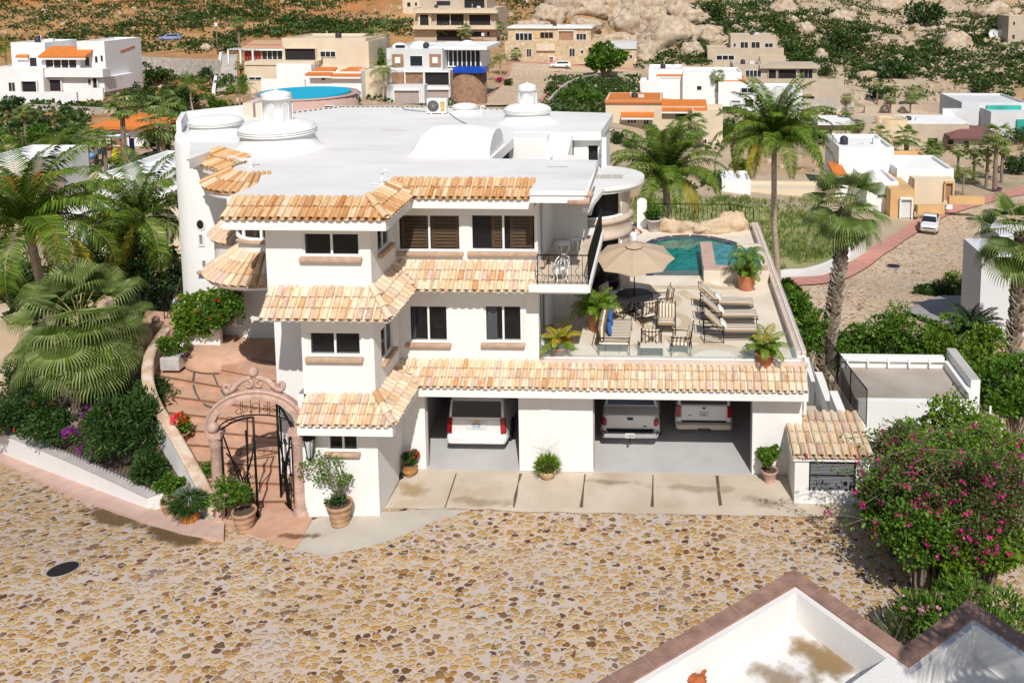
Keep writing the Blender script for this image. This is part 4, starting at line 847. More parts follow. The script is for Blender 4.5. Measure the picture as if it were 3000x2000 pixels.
ptrunk = M('palm_trunk', (.38,.30,.22), .9, .3, 4, .5, 15, stretch=(1, 1, 3)); boot = M('palm_boot', (1, 1, 1), .9, .2, 6, .4, 20, isl=[(.20,.13,.08), (.34,.27,.20), (.45,.38,.30), (.12,.07,.045)])
stalk = M('palm_stalk', (.35,.36,.10), .6, .3, 4)
def coconut_palm(name, label, base, crownp, L=3.6, nf=22, tr=(.2, .13), yellow=2, group=None, nuts=8, seed=1, leafL=.85, lean=None, n=58, up=0):
    rs = rnd.getstate(); rnd.seed(seed); base, cp = V(base), V(crownp); root = thing(name, label, 'palm tree', base, group)
    mb = MB(); mid = base*.5+cp*.5+(V(lean) if lean else V((.3, 0, 0))); trunk(mb, [base, base*.75+mid*.25+V((0, 0, 0)), mid, cp], tr, rings=26); mb.build('trunk', ptrunk, root)
    fb = MB()
    for i in range(nf):
        az = i*2.399+rnd.uniform(-.25, .25); f = i/nf; el = R(78+10*up-(95-12*up)*f+rnd.uniform(-8, 8)); y = i >= nf-yellow
        frond(fb, cp+V((math.cos(az), math.sin(az), .3))*.12, az, el, L*rnd.uniform(.85, 1.08), leafL, n=n, droop=.75-.25*up+.6*f, mi=2 if y else 0, rach=2 if y or rnd.random() < .35 else 1)
    fb.build('fronds', [FROND, stalk, YEL], root)
    nb = MB()
    for i in range(nuts): a = rnd.uniform(0, 6.3); nb.ball(cp+V((math.cos(a)*.25, math.sin(a)*.25, -.25-rnd.random()*.3)), .11, 8, sc=(1, 1, 1.2))
    if nuts: nb.build('coconuts', M('coconut', (.30,.30,.06), .5, .4, 3), root)
    rnd.setstate(rs); return root
def fan_palm(name, label, base, crownp, r=1.1, stem=1.0, nf=26, tr=(.2, .14), group=None, seed=1, boots=120, skirt=6, n=18, mat=None):
    rs = rnd.getstate(); rnd.seed(seed); base, cp = V(base), V(crownp); root = thing(name, label, 'palm tree', base, group)
    mb = MB(); trunk(mb, [base, base*.5+cp*.5+V((.08, 0, 0)), cp], tr, boots=boots); mb.build('trunk', [bark, boot], root)
    fb = MB()
    for i in range(nf):
        az = i*2.399+rnd.uniform(-.2, .2); f = i/nf; fanleaf(fb, cp+V((0, 0, .1-.3*f)), az, R(75-110*f+rnd.uniform(-8, 8)), stem*rnd.uniform(.8, 1.1), r*rnd.uniform(.85, 1.1), n=n, droop=.5+.8*f)
    fb.build('fan_leaves', [mat or FAN, stalk], root)
    if skirt:
        sb = MB()
        for i in range(skirt): fanleaf(sb, cp-V((0, 0, .3)), i*2.1, R(-55-rnd.random()*25), stem*.6, r*.8, n=8, droop=1.5, mi=0, st=0)
        sb.build('dry_leaves', DRY, root)
    rnd.setstate(rs); return root
# ---------------- entry steps, curved wall, gate ----------------
redst = M('red_paving', (.55,.33,.22), .85, .16, 3, .2, 30); mix_layer(redst, (.36,.17,.09), 1.5, .5, .7, .5); mix_layer(redst, (.56,.38,.30), 9, .5, .7, .4)
cpn = [(500,1180,.12), (472,1124,.45), (442,1068,.75), (412,1016,1.05), (384,968,1.38), (360,930,1.62), (343,888,1.88), (338,848,2.1), (345,808,2.25), (362,776,2.35), (381,752,2.4)]
cpw = [WZ(*p) for p in cpn]
rp_ = [(-10.85,24.15), (-10.9,24.5), (-11.3,25.05), (-11.7,25.65), (-12.1,26.2), (-12.45,26.7), (-12.7,27.2), (-12.95,27.75), (-13.25,28.3), (-13.3,29.0), (-13.4,29.85)]
steps = thing('entry_steps', 'broad curved flight of red stone steps rising to the villa door', 'steps', (-13, 26, -.2))
N_ = 11; mb = MB(); nz = MB()
for i in range(N_-1):
    z0 = -.12+1.92*i/(N_-1); z1 = -.12+1.92*(i+1)/(N_-1); a, b = cpw[i], cpw[i+1]; c, d = rp_[i], rp_[i+1]
    lo = (V((a.x, a.y, z0)), V((c[0], c[1], z0))); hi = (V((b.x, b.y, z0)), V((d[0], d[1], z0)))
    mb.quad(lo[0], lo[1], hi[1], hi[0]); u = V((0, 0, z1-z0)); mb.quad(hi[0], hi[1], hi[1]+u, hi[0]+u)
    f = (lo[0]+lo[1]-hi[0]-hi[1]).normalized()*.03; nz.add([hi[0]+u+f-EZ*.035, hi[1]+u+f-EZ*.035, hi[1]+u+f, hi[0]+u+f, hi[0]+u-f+EZ*.004, hi[1]+u-f+EZ*.004, hi[1]+u+f+EZ*.004, hi[0]+u+f+EZ*.004], [(0, 1, 2, 3), (3, 2, 6, 7), (7, 6, 5, 4)])
mb.build('treads', redst, steps); nz.build('nosing', M('step_edge', (.24,.12,.07), .9, .2, 5), steps)
zp = 1.8; pl = [P2(x, y, zp) for x, y in ((372, 835), (579, 838), (582, 780), (560, 745), (420, 735), (375, 760))]; pl = [(cpw[10].x-.3, cpw[10].y), (rp_[10][0], rp_[10][1]), (-13.0, 31.5), (-16.5, 35.5), (-20.5, 35.0), (-20, 31.5)]
pl2 = [(cpw[i].x, cpw[i].y) for i in range(10, 8, -1)]
mb = MB(); slab(mb, [(cpw[9].x, cpw[9].y), (rp_[9][0]-.02, rp_[9][1]-.02), (rp_[10][0], rp_[10][1]), (-13.0, 32.4), (-15, 34), (-22, 35), (-20.5, 31.5), (cpw[10].x, cpw[10].y)], zp-.5, zp, 0, 0); mb.build('landing', redst, steps)
c = P2(535, 792, zp); mb = MB(); mb.lathe((c[0], c[1], zp), [(1.75, -.3), (1.75, .13), (.001, .13)], 40, 0, R(100), R(340)); mb.build('round_step', redst, steps)
wallc = thing('curved_wall', 'low white curved wall with stained tan coping beside the entry steps', 'wall', cpw[5])
def sweep(mb, pts, prof, mi=0, cap=True, smooth=True):
    """prof: (sideways, up) offsets from the path"""
    m = len(pts); k = len(prof); vs = []
    for i, p in enumerate(pts):
        t = V(pts[min(m-1, i+1)])-V(pts[max(0, i-1)]); t.z = 0; t.normalize(); s_ = V((t.y, -t.x, 0))
        for a, b in prof: vs.append(V(p)+s_*a+EZ*b)
    mb.add(vs, [(i*k+j, i*k+(j+1) % k, (i+1)*k+(j+1) % k, (i+1)*k+j) for i in range(m-1) for j in range(k)], mi, smooth)
    if cap: mb.add(vs[:k], [tuple(range(k))], mi); mb.add(vs[-k:], [tuple(reversed(range(k)))], mi)
def spl(pts, q=5):
    pts = [V(p) for p in pts]; out = []
    for i in range(len(pts)-1):
        p0, p1, p2, p3 = pts[max(0, i-1)], pts[i], pts[i+1], pts[min(len(pts)-1, i+2)]
        for j in range(q): t = j/q; out.append(.5*((2*p1)+(p2-p0)*t+(2*p0-5*p1+4*p2-p3)*t*t+(3*p1-p0-3*p2+p3)*t**3))
    return out+[pts[-1]]
path = spl(cpw)
copm = M('tan_coping', (.52,.36,.24), .9, .2, 3, .3, 30); mix_layer(copm, (.66,.56,.46), 2.2, .42, .6, .85); mix_layer(copm, (.30,.15,.06), 3, .62, .75, .7)
mb = MB(); sweep(mb, path, [(-.11, -2.8), (-.11, -.1), (.11, -.1), (.11, -2.8)][::-1], smooth=False); mb.build('wall_body', white, wallc)
mb = MB(); sweep(mb, path, [(-.17, -.11), (-.18, -.04), (-.13, 0), (.13, 0), (.18, -.04), (.17, -.11)][::-1], smooth=False); mb.build('coping', copm, wallc)
def finial(name, p, h, r_, label, cat='stone pillar', ball=.15, group='stone pillars topped with a ball'):
    root = thing(name, label, cat, p, group); mb = MB()
    mb.lathe(p, [(r_*1.35, 0), (r_*1.35, .1), (r_*1.1, .14), (r_, .2), (r_*.92, h*.6), (r_*.95, h-.3), (r_*1.15, h-.27), (r_*1.05, h-.22), (r_*1.25, h-.17), (r_*1.1, h-.12)], 8); mb.build('shaft', pinkst, root)
    mb = MB(); mb.box(p[0]-r_*1.35, p[0]+r_*1.35, p[1]-r_*1.35, p[1]+r_*1.35, p[2]+h-.12, p[2]+h); mb.build('capital', pinkst, root, .02)
    mb = MB(); mb.ball((p[0], p[1], p[2]+h+ball*.85), ball, 20); mb.build('ball', pinkst, root); return root
g1 = WZ(441, 772, 1.85); finial('ball_pillar', (g1.x, g1.y, 1.8), 1.15, .15, 'short stone pillar with ball top beside the red roses')
g2 = WZ(372, 778, 1.9); finial('ball_pillar', (g2.x-.2, g2.y, 1.8), .75, .16, 'low ball pillar at the back end of the curved wall')
# gate: two columns, arch, scrolls, two iron leaves
gl, gr_ = WZ(506, 1203, -.25), WZ(692, 1182, -.08); gate = thing('entry_gate', 'pink stone gateway arch with scrolls and open black iron gates', 'gate', (gl+gr_)/2)
SP = 2.68; ex = (gr_-gl); ex.z = 0; gw = ex.length; ex.normalize(); ny_ = V((ex.y, -ex.x, 0))     # ny_ points to the street
for c in (gl, gr_):
    mb = MB(); h = SP-c.z; mb.lathe(c, [(.24, 0), (.24, .12), (.20, .16), (.22, .22), (.17, .3), (.185, .36), (.165, .42), (.15, h-.5), (.17, h-.46), (.155, h-.42), (.18, h-.36), (.165, h-.3), (.2, h-.24), (.2, h-.18)], 20)
    mb.obox((c.x, c.y, SP-.09), ex*.22, ny_*.2, EZ*.09); mb.build('column', pinkst, gate)
mb = MB(); mb.ball(gl+ny_*.12+EZ*(SP-gl.z+.14), .165, 18); mb.build('ball', pinkst, gate)
mid = (gl+gr_)/2; mid.z = SP; ra = gw/2+.05; rise = 1.0; A = []
for i in range(31): a = PI-PI*i/30; A.append(mid+ex*(ra*math.cos(a))+EZ*(rise*math.sin(a)**.9 if 0 < i < 30 else 0))
mb = MB(); m = len(A); prof = [(.03, -.14), (.03, .14), (.12, .14), (.15, .10), (.20, .10), (.25, .14), (.30, .10), (.30, -.10), (.25, -.14)]; vs = []
for i, p in enumerate(A):
    t = (A[min(m-1, i+1)]-A[max(0, i-1)]).normalized(); o_ = ny_.cross(t); o_ = o_ if o_.z > 0 or (i in (0, m-1)) else -o_
    if i in (0, 1): o_ = -ex if i == 0 else o_
    if i == m-1: o_ = ex
    for a, b in prof: vs.append(p+o_*(a-.08)+ny_*b)
k = len(prof); mb.add(vs, [(i*k+j, (i+1)*k+j, (i+1)*k+(j+1) % k, i*k+(j+1) % k) for i in range(m-1) for j in range(k)], 0, False); mb.build('arch', pinkst, gate)
def spiral(c, r0, r1, a0, turns, n=22): return [c+ex*((r0+(r1-r0)*i/n)*math.cos(a0+turns*2*PI*i/n))+EZ*((r0+(r1-r0)*i/n)*math.sin(a0+turns*2*PI*i/n)) for i in range(n+1)]
OS = .76; OZ = rise+.26; mb = MB(); mb.ball(mid+EZ*(OZ+OS*.62), .15, 18); mb.build('ball', pinkst, gate)
for s_ in (-1, 1):
    mb = MB(); E = lambda x, z: mid+ex*(s_*x*OS)+EZ*(OZ+(z-rise-.28)*OS)
    arm = spl([E(.05, rise+.72), E(.22, rise+.66), E(.5, rise+.55), E(.78, rise+.26), E(.97, rise+.14), E(1.1, rise+.2)], 4)
    mb.tube(arm, [.055+.03*math.sin(i/len(arm)*PI) for i in range(len(arm))], 8)
    o_ = E(.98, rise+.33); mb.tube([o_+ex*(s_*r_*math.cos(a))+EZ*(r_*math.sin(a)) for r_, a in [(OS*(.18-.15*i/22), -PI/2-.4+i/22*2.4*PI*.9) for i in range(23)]], [.065-.03*i/22 for i in range(23)], 8)
    o_ = E(.2, rise+.42); mb.tube([o_+ex*(s_*r_*math.cos(a))+EZ*(r_*math.sin(a)) for r_, a in [(OS*(.17-.14*i/22), PI/2+i/22*2.2*PI) for i in range(23)]], [.06-.03*i/22 for i in range(23)], 8)
    mb.build('scroll', pinkst, gate)
# fixed iron scrollwork in the arch and the leaves
mb = MB(); B = [mid+ex*(.97*(ra-.12)*math.cos(PI-PI*i/24))+EZ*(-.0+.42*math.sin(PI*i/24)) for i in range(25)]; mb.tube(B, .022, 6)
for x, z, r_, a0, tn in ((-.75,.28,.13,0,1.2), (-.5,.55,.12,2,-1.2), (-.28,.6,.1,1,1.3), (0,.66,.14,0,1), (.28,.6,.1,2,-1.3), (.5,.55,.12,1,1.2), (.75,.28,.13,3,-1.2), (-.12,.52,.05,0,1), (.12,.52,.05,0,1)):
    mb.tube(spiral(mid+ex*x+EZ*z, r_, r_*.3, a0, tn), .009, 5)
for x in (-.4, -.35, -.12, .12, .35, .4): mb.tube([mid+ex*x+EZ*(.42*math.sqrt(max(0, 1-(x/1.05)**2))), mid+ex*x*1.03+EZ*(rise*math.sqrt(max(0, 1-(x/ra)**2))-.08)], .009, 4)
mb.build('arch_scrollwork', iron, gate)
def leafgate(hinge, dirv, name='gate_leaf'):
    mb = MB(); w = gw/2-.2; z0 = hinge.z+.08; zt = SP; P = lambda u, z: V((hinge.x, hinge.y, 0))+dirv*(u*w)+EZ*z
    mb.tube([P(0, z0), P(0, zt+.0)], .035, 6); mb.tube([P(1, z0), P(1, zt+.40)], .035, 6); mb.tube([P(.82, zt+.36), P(.74, z0+.5*(zt-z0)), P(1, z0)], .024, 6); mb.tube([P(0, z0), P(1, z0)], .025, 6); mb.tube(spl([P(0, zt), P(.3, zt+.2), P(.65, zt+.34), P(1, zt+.40)], 4), .03, 6)
    H_ = zt-z0
    for (u0, z_, u1) in ((0, 1.0, .55), (.12, .75, .6), (1, .85, .45), (.75, 1.0, .62)): mb.tube(spl([P(u0, z0+z_*H_), P((u0+u1)/2+.08, z0+.6*H_), P(u1+.05, z0+.3*H_), P(u1-.1, z0)], 5), .024, 5)
    for u, z_, r_, a0, tn in ((.35,.55,.16,0,1.5), (.7,.5,.14,2,-1.5), (.3,.25,.14,1,1.5), (.65,.2,.15,3,-1.5), (.5,.75,.12,0,1.5), (.5,.1,.1,2,1.4), (.8,.3,.08,0,1), (.2,.42,.08,1,1)):
        c = P(u, z0+z_*H_); mb.tube([c+dirv*((r_-r_*.7*i/18)*math.cos(a0+tn*2*PI*i/18))+EZ*((r_-r_*.7*i/18)*math.sin(a0+tn*2*PI*i/18)) for i in range(19)], .016, 5)
    return mb.build(name, iron, gate)
leafgate(gl+ex*.17, (ex*.97+ny_*.1).normalized()); leafgate(gr_-ex*.17, (-ex*.66-ny_*.75).normalized())
# pink threshold slab
q = [RP(*p) for p in ((508, 1180), (700, 1178), (716, 1196), (680, 1262), (600, 1236), (512, 1208))]
mb = MB(); slab(mb, [(p.x, p.y) for p in q][::-1], -.35, -.02, 0, 0); tag(mb.build('paved_threshold', redst), 'pink stone slab in front of the gateway', 'paving', kind='structure')
# lantern beside the gate
p = WY(710, 1010, 23.8); lan = thing('wall_lantern', 'black iron lantern with clear panes hung by the right gate column', 'lantern', p); mb = MB()
mb.lathe(p, [(.001, .42), (.03, .40), (.05, .34), (.03, .3), (.1, .26), (.17, .14), (.19, .06), (.17, .04)], 8); mb.lathe(p, [(.05, -.6), (.09, -.55), (.03, -.5)], 8)
for i in range(6): a = PI*i/3; mb.tube([p+V((.165*math.cos(a), .165*math.sin(a), .04)), p+V((.08*math.cos(a), .08*math.sin(a), -.55))], .012, 4)
mb.tube([p+EZ*.42, p+EZ*.55], .015, 4); mb.tube([p+EZ*.0+V((0, .02, .5)), p+V((0, .25, .45))], .02, 5); mb.build('frame', iron, lan)
mb = MB(); mb.lathe(p, [(.155, .04), (.075, -.53)], 6); mb.build('glass', M('milky_pane', (.55,.58,.6), .2, .1, 4), lan)
# garden hose lying on the steps
def onstep(x, y):
    for i in range(N_-1, -1, -1):
        z = -.12+1.92*i/(N_-1); p = WZ(x, y, z); L_, Q_ = cpw[i], rp_[i]; t = (p.x-L_.x)/(Q_[0]-L_.x); yl = L_.y+(Q_[1]-L_.y)*t
        if p.y >= yl-.02: return V((p.x, p.y-.02, z+.07))
    return WZ(x, y, 0)
hq = spl([V((x, y, 0)) for x, y in ((440, 838), (446, 858), (444, 880), (450, 905), (466, 928), (486, 938), (508, 937), (521, 920), (512, 904), (500, 885), (490, 862), (478, 845))], 6)
mb = MB(); mb.tube([onstep(q.x, q.y) for q in hq], .026, 6); solo(mb, 'garden_hose', M('grey_hose', (.10,.12,.12), .5), 'grey garden hose looped over the red entry steps', 'hose')
# ---------------- planter wall along the street ----------------
bl = [(-30, 1036), (60, 1072), (150, 1106), (240, 1140), (338, 1176)]; BW = [RP(*p) for p in bl]
tl = [WY(x, y, BW[i].y) for i, (x, y) in enumerate(((-30, 978), (60, 1015), (150, 1052), (240, 1092), (338, 1138)))]
ret = V((BW[-1].x+1.25, BW[-1].y+1.15, 0)); ptop = [V((p.x, p.y, p.z)) for p in tl]+[V((ret.x, ret.y, tl[-1].z+.02))]
pw_ = thing('planter_wall', 'long white street wall of the planted bed left of the gate', 'wall', BW[3])
mb = MB(); sweep(mb, ptop, [(0, -1.9), (0, -.04), (-.3, -.04), (-.3, -1.9)], smooth=False); mb.build('wall_body', white, pw_)
mb = MB(); sweep(mb, ptop, [(.04, -.05), (.04, 0), (-.34, 0), (-.34, -.05)], smooth=False); mb.build('coping', M('grey_coping', (.50,.45,.43), .85, .1, 2), pw_)
# low iron fence rail on the wall, with its posts
fr_ = thing('planter_fence', 'low black iron rail fence along the planted bed by the street', 'fence', tl[2]); mb = MB(); off = EZ*.14
for i in range(4):
    a, b = tl[i]+V((.1, .12, 0)), tl[i+1]+V((.1, .12, 0)); mb.tube([a+EZ*.16, b+EZ*.16], .013, 5); mb.tube([a+EZ*.7+V((.0, .3, 0)), b+EZ*.7+V((0, .3, 0))], .015, 5)
    for j in range(12): q = a+(b-a)*(j/12); mb.tube([q, q+EZ*.7+V((0, .3, 0))], .008, 4, cap=False)
mb.build('rails', iron, fr_)
# garden bed surface
bedm = M('garden_soil', (.10,.07,.045), .95, .35, 3, .5, 10); mb = MB(); inner = [V((p.x+.15, p.y+.2, p.z-.12)) for p in ptop]; outer = [V((-33, 42, -3)), V((-27, 38, -.8)), V((-22, 35, .9)), V((-20, 32.5, 1.3)), V((cpw[7].x, cpw[7].y, 1.0)), V((cpw[3].x-.05, cpw[3].y, .2))]
K = 8; vs = []
for i in range(6):
    for j in range(K+1): t = j/K; p = inner[min(i, 5)]*(1-t)+outer[i]*t; vs.append(p+EZ*.08*mn.noise(p*.8))
mb.add(vs, [(i*(K+1)+j, (i+1)*(K+1)+j, (i+1)*(K+1)+j+1, i*(K+1)+j+1) for i in range(5) for j in range(K)], 0, True); tag(mb.build('garden_bed', bedm), kind='structure')
BED = np.array(vs)
def bedz(x, y): d = (BED[:, 0]-x)**2+(BED[:, 1]-y)**2; i = np.argsort(d)[:3]; w = 1/(d[i]+.05); return float((BED[i, 2]*w).sum()/w.sum())
# pink kerb along the planter wall
kb = [RP(*p) for p in ((-30, 1036), (60, 1072), (150, 1106), (240, 1140), (338, 1178), (420, 1202), (512, 1208))]; ko = [RP(*p) for p in ((-30, 1050), (60, 1092), (150, 1134), (240, 1170), (338, 1205), (420, 1228), (514, 1246))]
mb = MB(); vs = []
for a, b in zip(kb, ko): vs += [V((a.x, a.y+.1, a.z+.11)), V((b.x, b.y, b.z+.11)), V((b.x+.01, b.y-.01, b.z-.1))]
m = len(kb); mb.add(vs, [(i*3+j, i*3+j+1, (i+1)*3+j+1, (i+1)*3+j) for i in range(m-1) for j in range(2)]); tag(mb.build('pavement', M('pink_kerb', (.58,.40,.33), .85, .1, 2, .2, 20)), kind='structure')
# ---------------- right side: utility shed, stepped wall, flat roofed garage ----------------
sa, sb_ = WZ(1824, 1155, 0), WZ(1996, 1160, 0); sx0, sx1, sy = sa.x, sb_.x, sa.y; sh = WY(1900, 1047, sy).z
shed = thing('utility_shed', 'small white shed with clay tile roof and black louvred door', 'shed', ((sx0+sx1)/2, sy, 0))
hb = rect(1858, 1966, 1056, 1128, sy); mb = MB(); panel(mb, (sx0, sy, -.3), EX, EZ, sx1-sx0, sh+.1, [(hb[0]-sx0, hb[1]-sx0, hb[2]+.3, hb[3]+.3)], .12)
panel(mb, (sx0, sy+2.2, -.3), -EY, EZ, 2.2, sh+.1, []); panel(mb, (sx1, sy, -.3), EY, EZ, 2.2, sh+.1, []); mb.build('wall', [white, dark], shed)
mb = MB(); n = 22
for i in range(n): z = hb[2]+(hb[3]-hb[2])*(i+.5)/n; mb.obox(((hb[0]+hb[1])/2, sy+.06, z), ((hb[1]-hb[0])/2-.03, 0, 0), (0, .012, .012), (0, -.006, .012))
mb.box(hb[0], hb[0]+.05, sy+.02, sy+.1, hb[2], hb[3]); mb.box(hb[1]-.05, hb[1], sy+.02, sy+.1, hb[2], hb[3]); mb.box(hb[0]+.05, hb[1]-.05, sy+.02, sy+.09, (hb[2]+hb[3])/2-.02, (hb[2]+hb[3])/2+.02); mb.build('louvred_door', M('black_louvre', (.02,.02,.028), .35, .2, 4), shed)
rt = WY(1905, 952, sy+2.1); mb = MB(); upv = V((0, 2.3, rt.z-sh)); tiles(mb, (sx0-.1, sy-.14, sh+.03), (sx1+.12, sy-.14, sh+.03), upv, upv.length, .245, 4); mb.build('tile_roof', tilem, shed)
mb = MB(); mb.box(sx0-.06, sx1+.08, sy-.08, sy-.03, sh-.13, sh); mb.build('fascia', fasc, shed)
# stepped boundary wall descending towards the street, with its own rail
sw_ = thing('stepped_wall', 'white boundary wall stepping down beside the garage', 'wall', (5.2, 28, 0)); mb = MB()
segs = [((1820, 785), (1840, 828)), ((1843, 811), (1865, 855)), ((1868, 835), (1897, 888)), ((1898, 865), (1931, 931)), ((1935, 915), (1967, 962))]
WX = 5.9; yy_ = lambda x: WX/((x-PPX)/2000-.0276)
for (xa, ya), (xb, yb) in segs:
    A_, B_ = yy_(xa-2), max(26.75, yy_(xb+1)); z = (WY(xa, ya, A_).z+WY(xb, yb, B_).z)/2; mb.box(WX-.12, WX+.12, B_, A_-.003, -8, z); mb.box(WX-.14, WX+.14, B_+.001, A_-.004, z+.001, z+.04)
mb.build('wall_body', white, sw_)
rl = thing('stair_railing', 'black iron railing along the outside of the stepped white wall', 'railing', (5.7, 27, 1))
for i, (y0, y1, z0, z1) in enumerate(((32, 29.6, .4, .8), (29.6, 27.4, .8, 1.15), (27.4, 25.0, 1.15, 1.6))): railing(rl, (6.4, y0+1.5, z0), (6.4, y1+1.5, z1), 1.25, .13, belly=0)
mb = MB(); mb.box(4.42, 7.4, 24.5, 31, -.4, -.006); tag(mb.build('side_walk', conc2), kind='structure')
nb_ = thing('flat_roofed_garage', 'low white garage with a dusty flat roof right of the stepped wall', 'garage', (9, 28, 0)); gzr = 1.3
gp = [WZ(1902, 848, gzr), WZ(2132, 842, gzr), WZ(2215, 925, gzr), WZ(1985, 930, gzr)]
mb = MB(); mb.box(gp[3].x-.2, gp[2].x+.15, gp[2].y, gp[0].y+.2, -4, gzr); mb.build('flat_roof', M('dusty_roof', (.30,.25,.20), .9, .3, .6, .3, 12, col2=(.44,.38,.32)), nb_)
x0, x1, y0, y1 = gp[3].x-.2, gp[2].x+.15, gp[2].y, gp[0].y; bt = gzr+.62
mb = MB(); mb.box(x0, x1, y1+.201, y1+.45, -4, gzr+.42); mb.box(x0, x1+.2, y0-.25, y0-.001, -4, gzr+.14); mb.box(x1+.001, x1+.2, y0, y1+.2, -4, gzr+.30); mb.build('parapet', white, nb_)
ba, bb = WZ(2178, 871, bt), WZ(2252, 873, bt); mb = MB(); mb.box(x1+.201, bb.x, bb.y, y1+.6, -4, bt); mb.build('side_block', white, nb_)
mb = MB(); mb.box(x1+.22, bb.x-.02, bb.y+.02, y1+.58, bt+.002, bt+.008); mb.build('block_top', M('grey_render', (.48,.45,.42), .9, .1, 1), nb_)
mb = MB(); q = [V((x0+(x1-x0)*i/5+.2, y1+.1, gzr+.3)) for i in range(5)]; mb.tube([V((x0, y1+.1, gzr+.3)), V((x1+.1, y1+.1, gzr+.3))], .03, 6)
for p in q: mb.box(p.x-.03, p.x+.03, p.y-.04, p.y+.09, p.z-.25, p.z+.06)
mb.build('roof_pipe', fasc, nb_)
mb = MB(); gx0 = bb.x+.12
for i in range(12): mb.box(gx0, gx0+.03, y0-1.2, y0-.2, -1+i*.18, -1+i*.18+.03)
for y in (y0-1.2, y0-.2): mb.box(gx0-.01, gx0+.05, y-.03, y+.03, -1.2, 1.3)
solo(mb, 'metal_gate', fasc, 'white metal gate of horizontal bars beside the low garage', 'gate')
# ---------------- foreground rooftop ----------------
FZ = 5.2; rf = thing('foreground_house', 'corner of a nearer white roof with brown stone coping', 'house', (2, 12, 0))
brown = M('brown_stone', (.31,.18,.135), .9, .25, 4, .4, 30); mix_layer(brown, (.40,.24,.2), 2, .62, .8, .4)
wr = M('white_roof_near', (.74,.71,.67), .8, .05, .8, .15, 20); mix_layer(wr, (.62,.55,.47), .6, .55, .8, .3)
O = [(1240, 1640), (1825, 1306), (2078, 1482), (2224, 1375), (2420, 1500)]; ow = [WZ(*p, FZ) for p in O]
I1 = [(1390, 1640), (1828, 1344), (2072, 1518), (2226, 1412), (2420, 1546)]
def offs(pts, d):
    out = []
    for i, p in enumerate(pts):
        a = (pts[i]-pts[i-1]).normalized() if i else None; b = (pts[i+1]-pts[i]).normalized() if i < len(pts)-1 else None
        na = V((a.y, -a.x, 0)) if a else None; nb = V((b.y, -b.x, 0)) if b else None
        n_ = (na+nb).normalized() if a and b else (na or nb); k = d/max(.3, n_.dot(na or nb)); out.append(p+n_*k)
    return out
def ringwall(a, b, z0, z1, mi=0):
    mb = MB(); m = len(a)
    for i in range(m-1):
        q = [a[i], a[i+1], b[i+1], b[i]]; T_ = [V((p.x, p.y, z1)) for p in q]; B_ = [V((p.x, p.y, z0)) for p in q]
        mb.quad(*T_[::-1]); mb.quad(B_[0], T_[0], T_[1], B_[1]); mb.quad(B_[2], T_[2], T_[3], B_[3])
    return mb
cw_ = .30; in1 = offs(ow, cw_); in2 = offs(ow, cw_+.10); inn = offs(ow, -.0)
ringwall(ow, in1, FZ-.10, FZ).build('coping', brown, rf); jb = MB()
for i in range(4):
    L = (ow[i+1]-ow[i]).length; d = (ow[i+1]-ow[i]).normalized(); s_ = V((d.y, -d.x, 0))
    for j in range(1, int(L/.62)): p = ow[i]+d*(j*.62); jb.obox(p+s_*cw_/2+EZ*.001, d*.008, s_*(cw_/2), EZ*.002)
jb.build('coping_joints', M('mortar_pale', (.36,.25,.21), .9), rf)
o2 = offs(ow, .03); ringwall(o2, in1, 0, FZ-.101).build('outer_wall', white, rf); ringwall(in1, in2, FZ-.7, FZ-.04).build('parapet', wr, rf)
mb = MB(); fl = in2+[V((8, 3, 0)), V((-4, 3, 0))]; slab(mb, [(p.x, p.y) for p in fl][::-1], FZ-.95, FZ-.62, 0, 0); mb.build('roof_floor', wr, rf)
# diagonal divider between the two roof bays
dv = in2[2]; d1 = WZ(1960, 1640, FZ-.04); d1 = V((d1.x, d1.y, 0)); mb = MB(); dd = (d1-V((dv.x, dv.y, 0))).normalized(); s_ = V((dd.y, -dd.x, 0))*.32; dv0 = V((dv.x, dv.y, 0))+dd*.0
P4 = [dv0-s_*.2, d1-s_*1.0+dd*2, d1+s_*1.0+dd*2, dv0+s_*1.4]; mb.prism([(p.x, p.y) for p in P4], FZ-.7, FZ-.045); mb.build('roof_divider', wr, rf)
p = WZ(1905, 1518, FZ-.61); 
sm = M('rust_stain', (.34,.24,.14), .9, .2, 3); 
a = WZ(1826, 1408, FZ-.6); b = WZ(1846, 1418, FZ-.6); c = WZ(1858, 1424, FZ-.6); mb = MB(); mb.tube([a, b, c], .022, 6); solo(mb, 'fallen_twig', M('twig', (.16,.07,.03), .9, .3, 6), 'short brown twig lying in the corner of the white roof', 'twig')
p = WZ(1595, 1560, FZ-.55); mb = MB(); 
for i in range(9): q = V(p)+V((rnd.uniform(-.22, .22), rnd.uniform(-.1, .1), rnd.uniform(-.03, .12))); mb.ball(q, rnd.uniform(.07, .12), 8, sc=(1.4, 1, .8))
solo(mb, 'broken_tile_heap', M('rust_tile', (.36,.10,.03), .85, .35, 6, .3, 20), 'rust-red lump of broken clay at the bottom edge of the roof', 'rubble')
p = WZ(1522, 1566, FZ-.6); mb = MB(); mb.obox(p, V((.05, 0, .0)), V((0, .03, 0)), V((.01, 0, .16))); solo(mb, 'wood_offcut', wood, 'small upright wood offcut on the white roof', 'wood scrap')

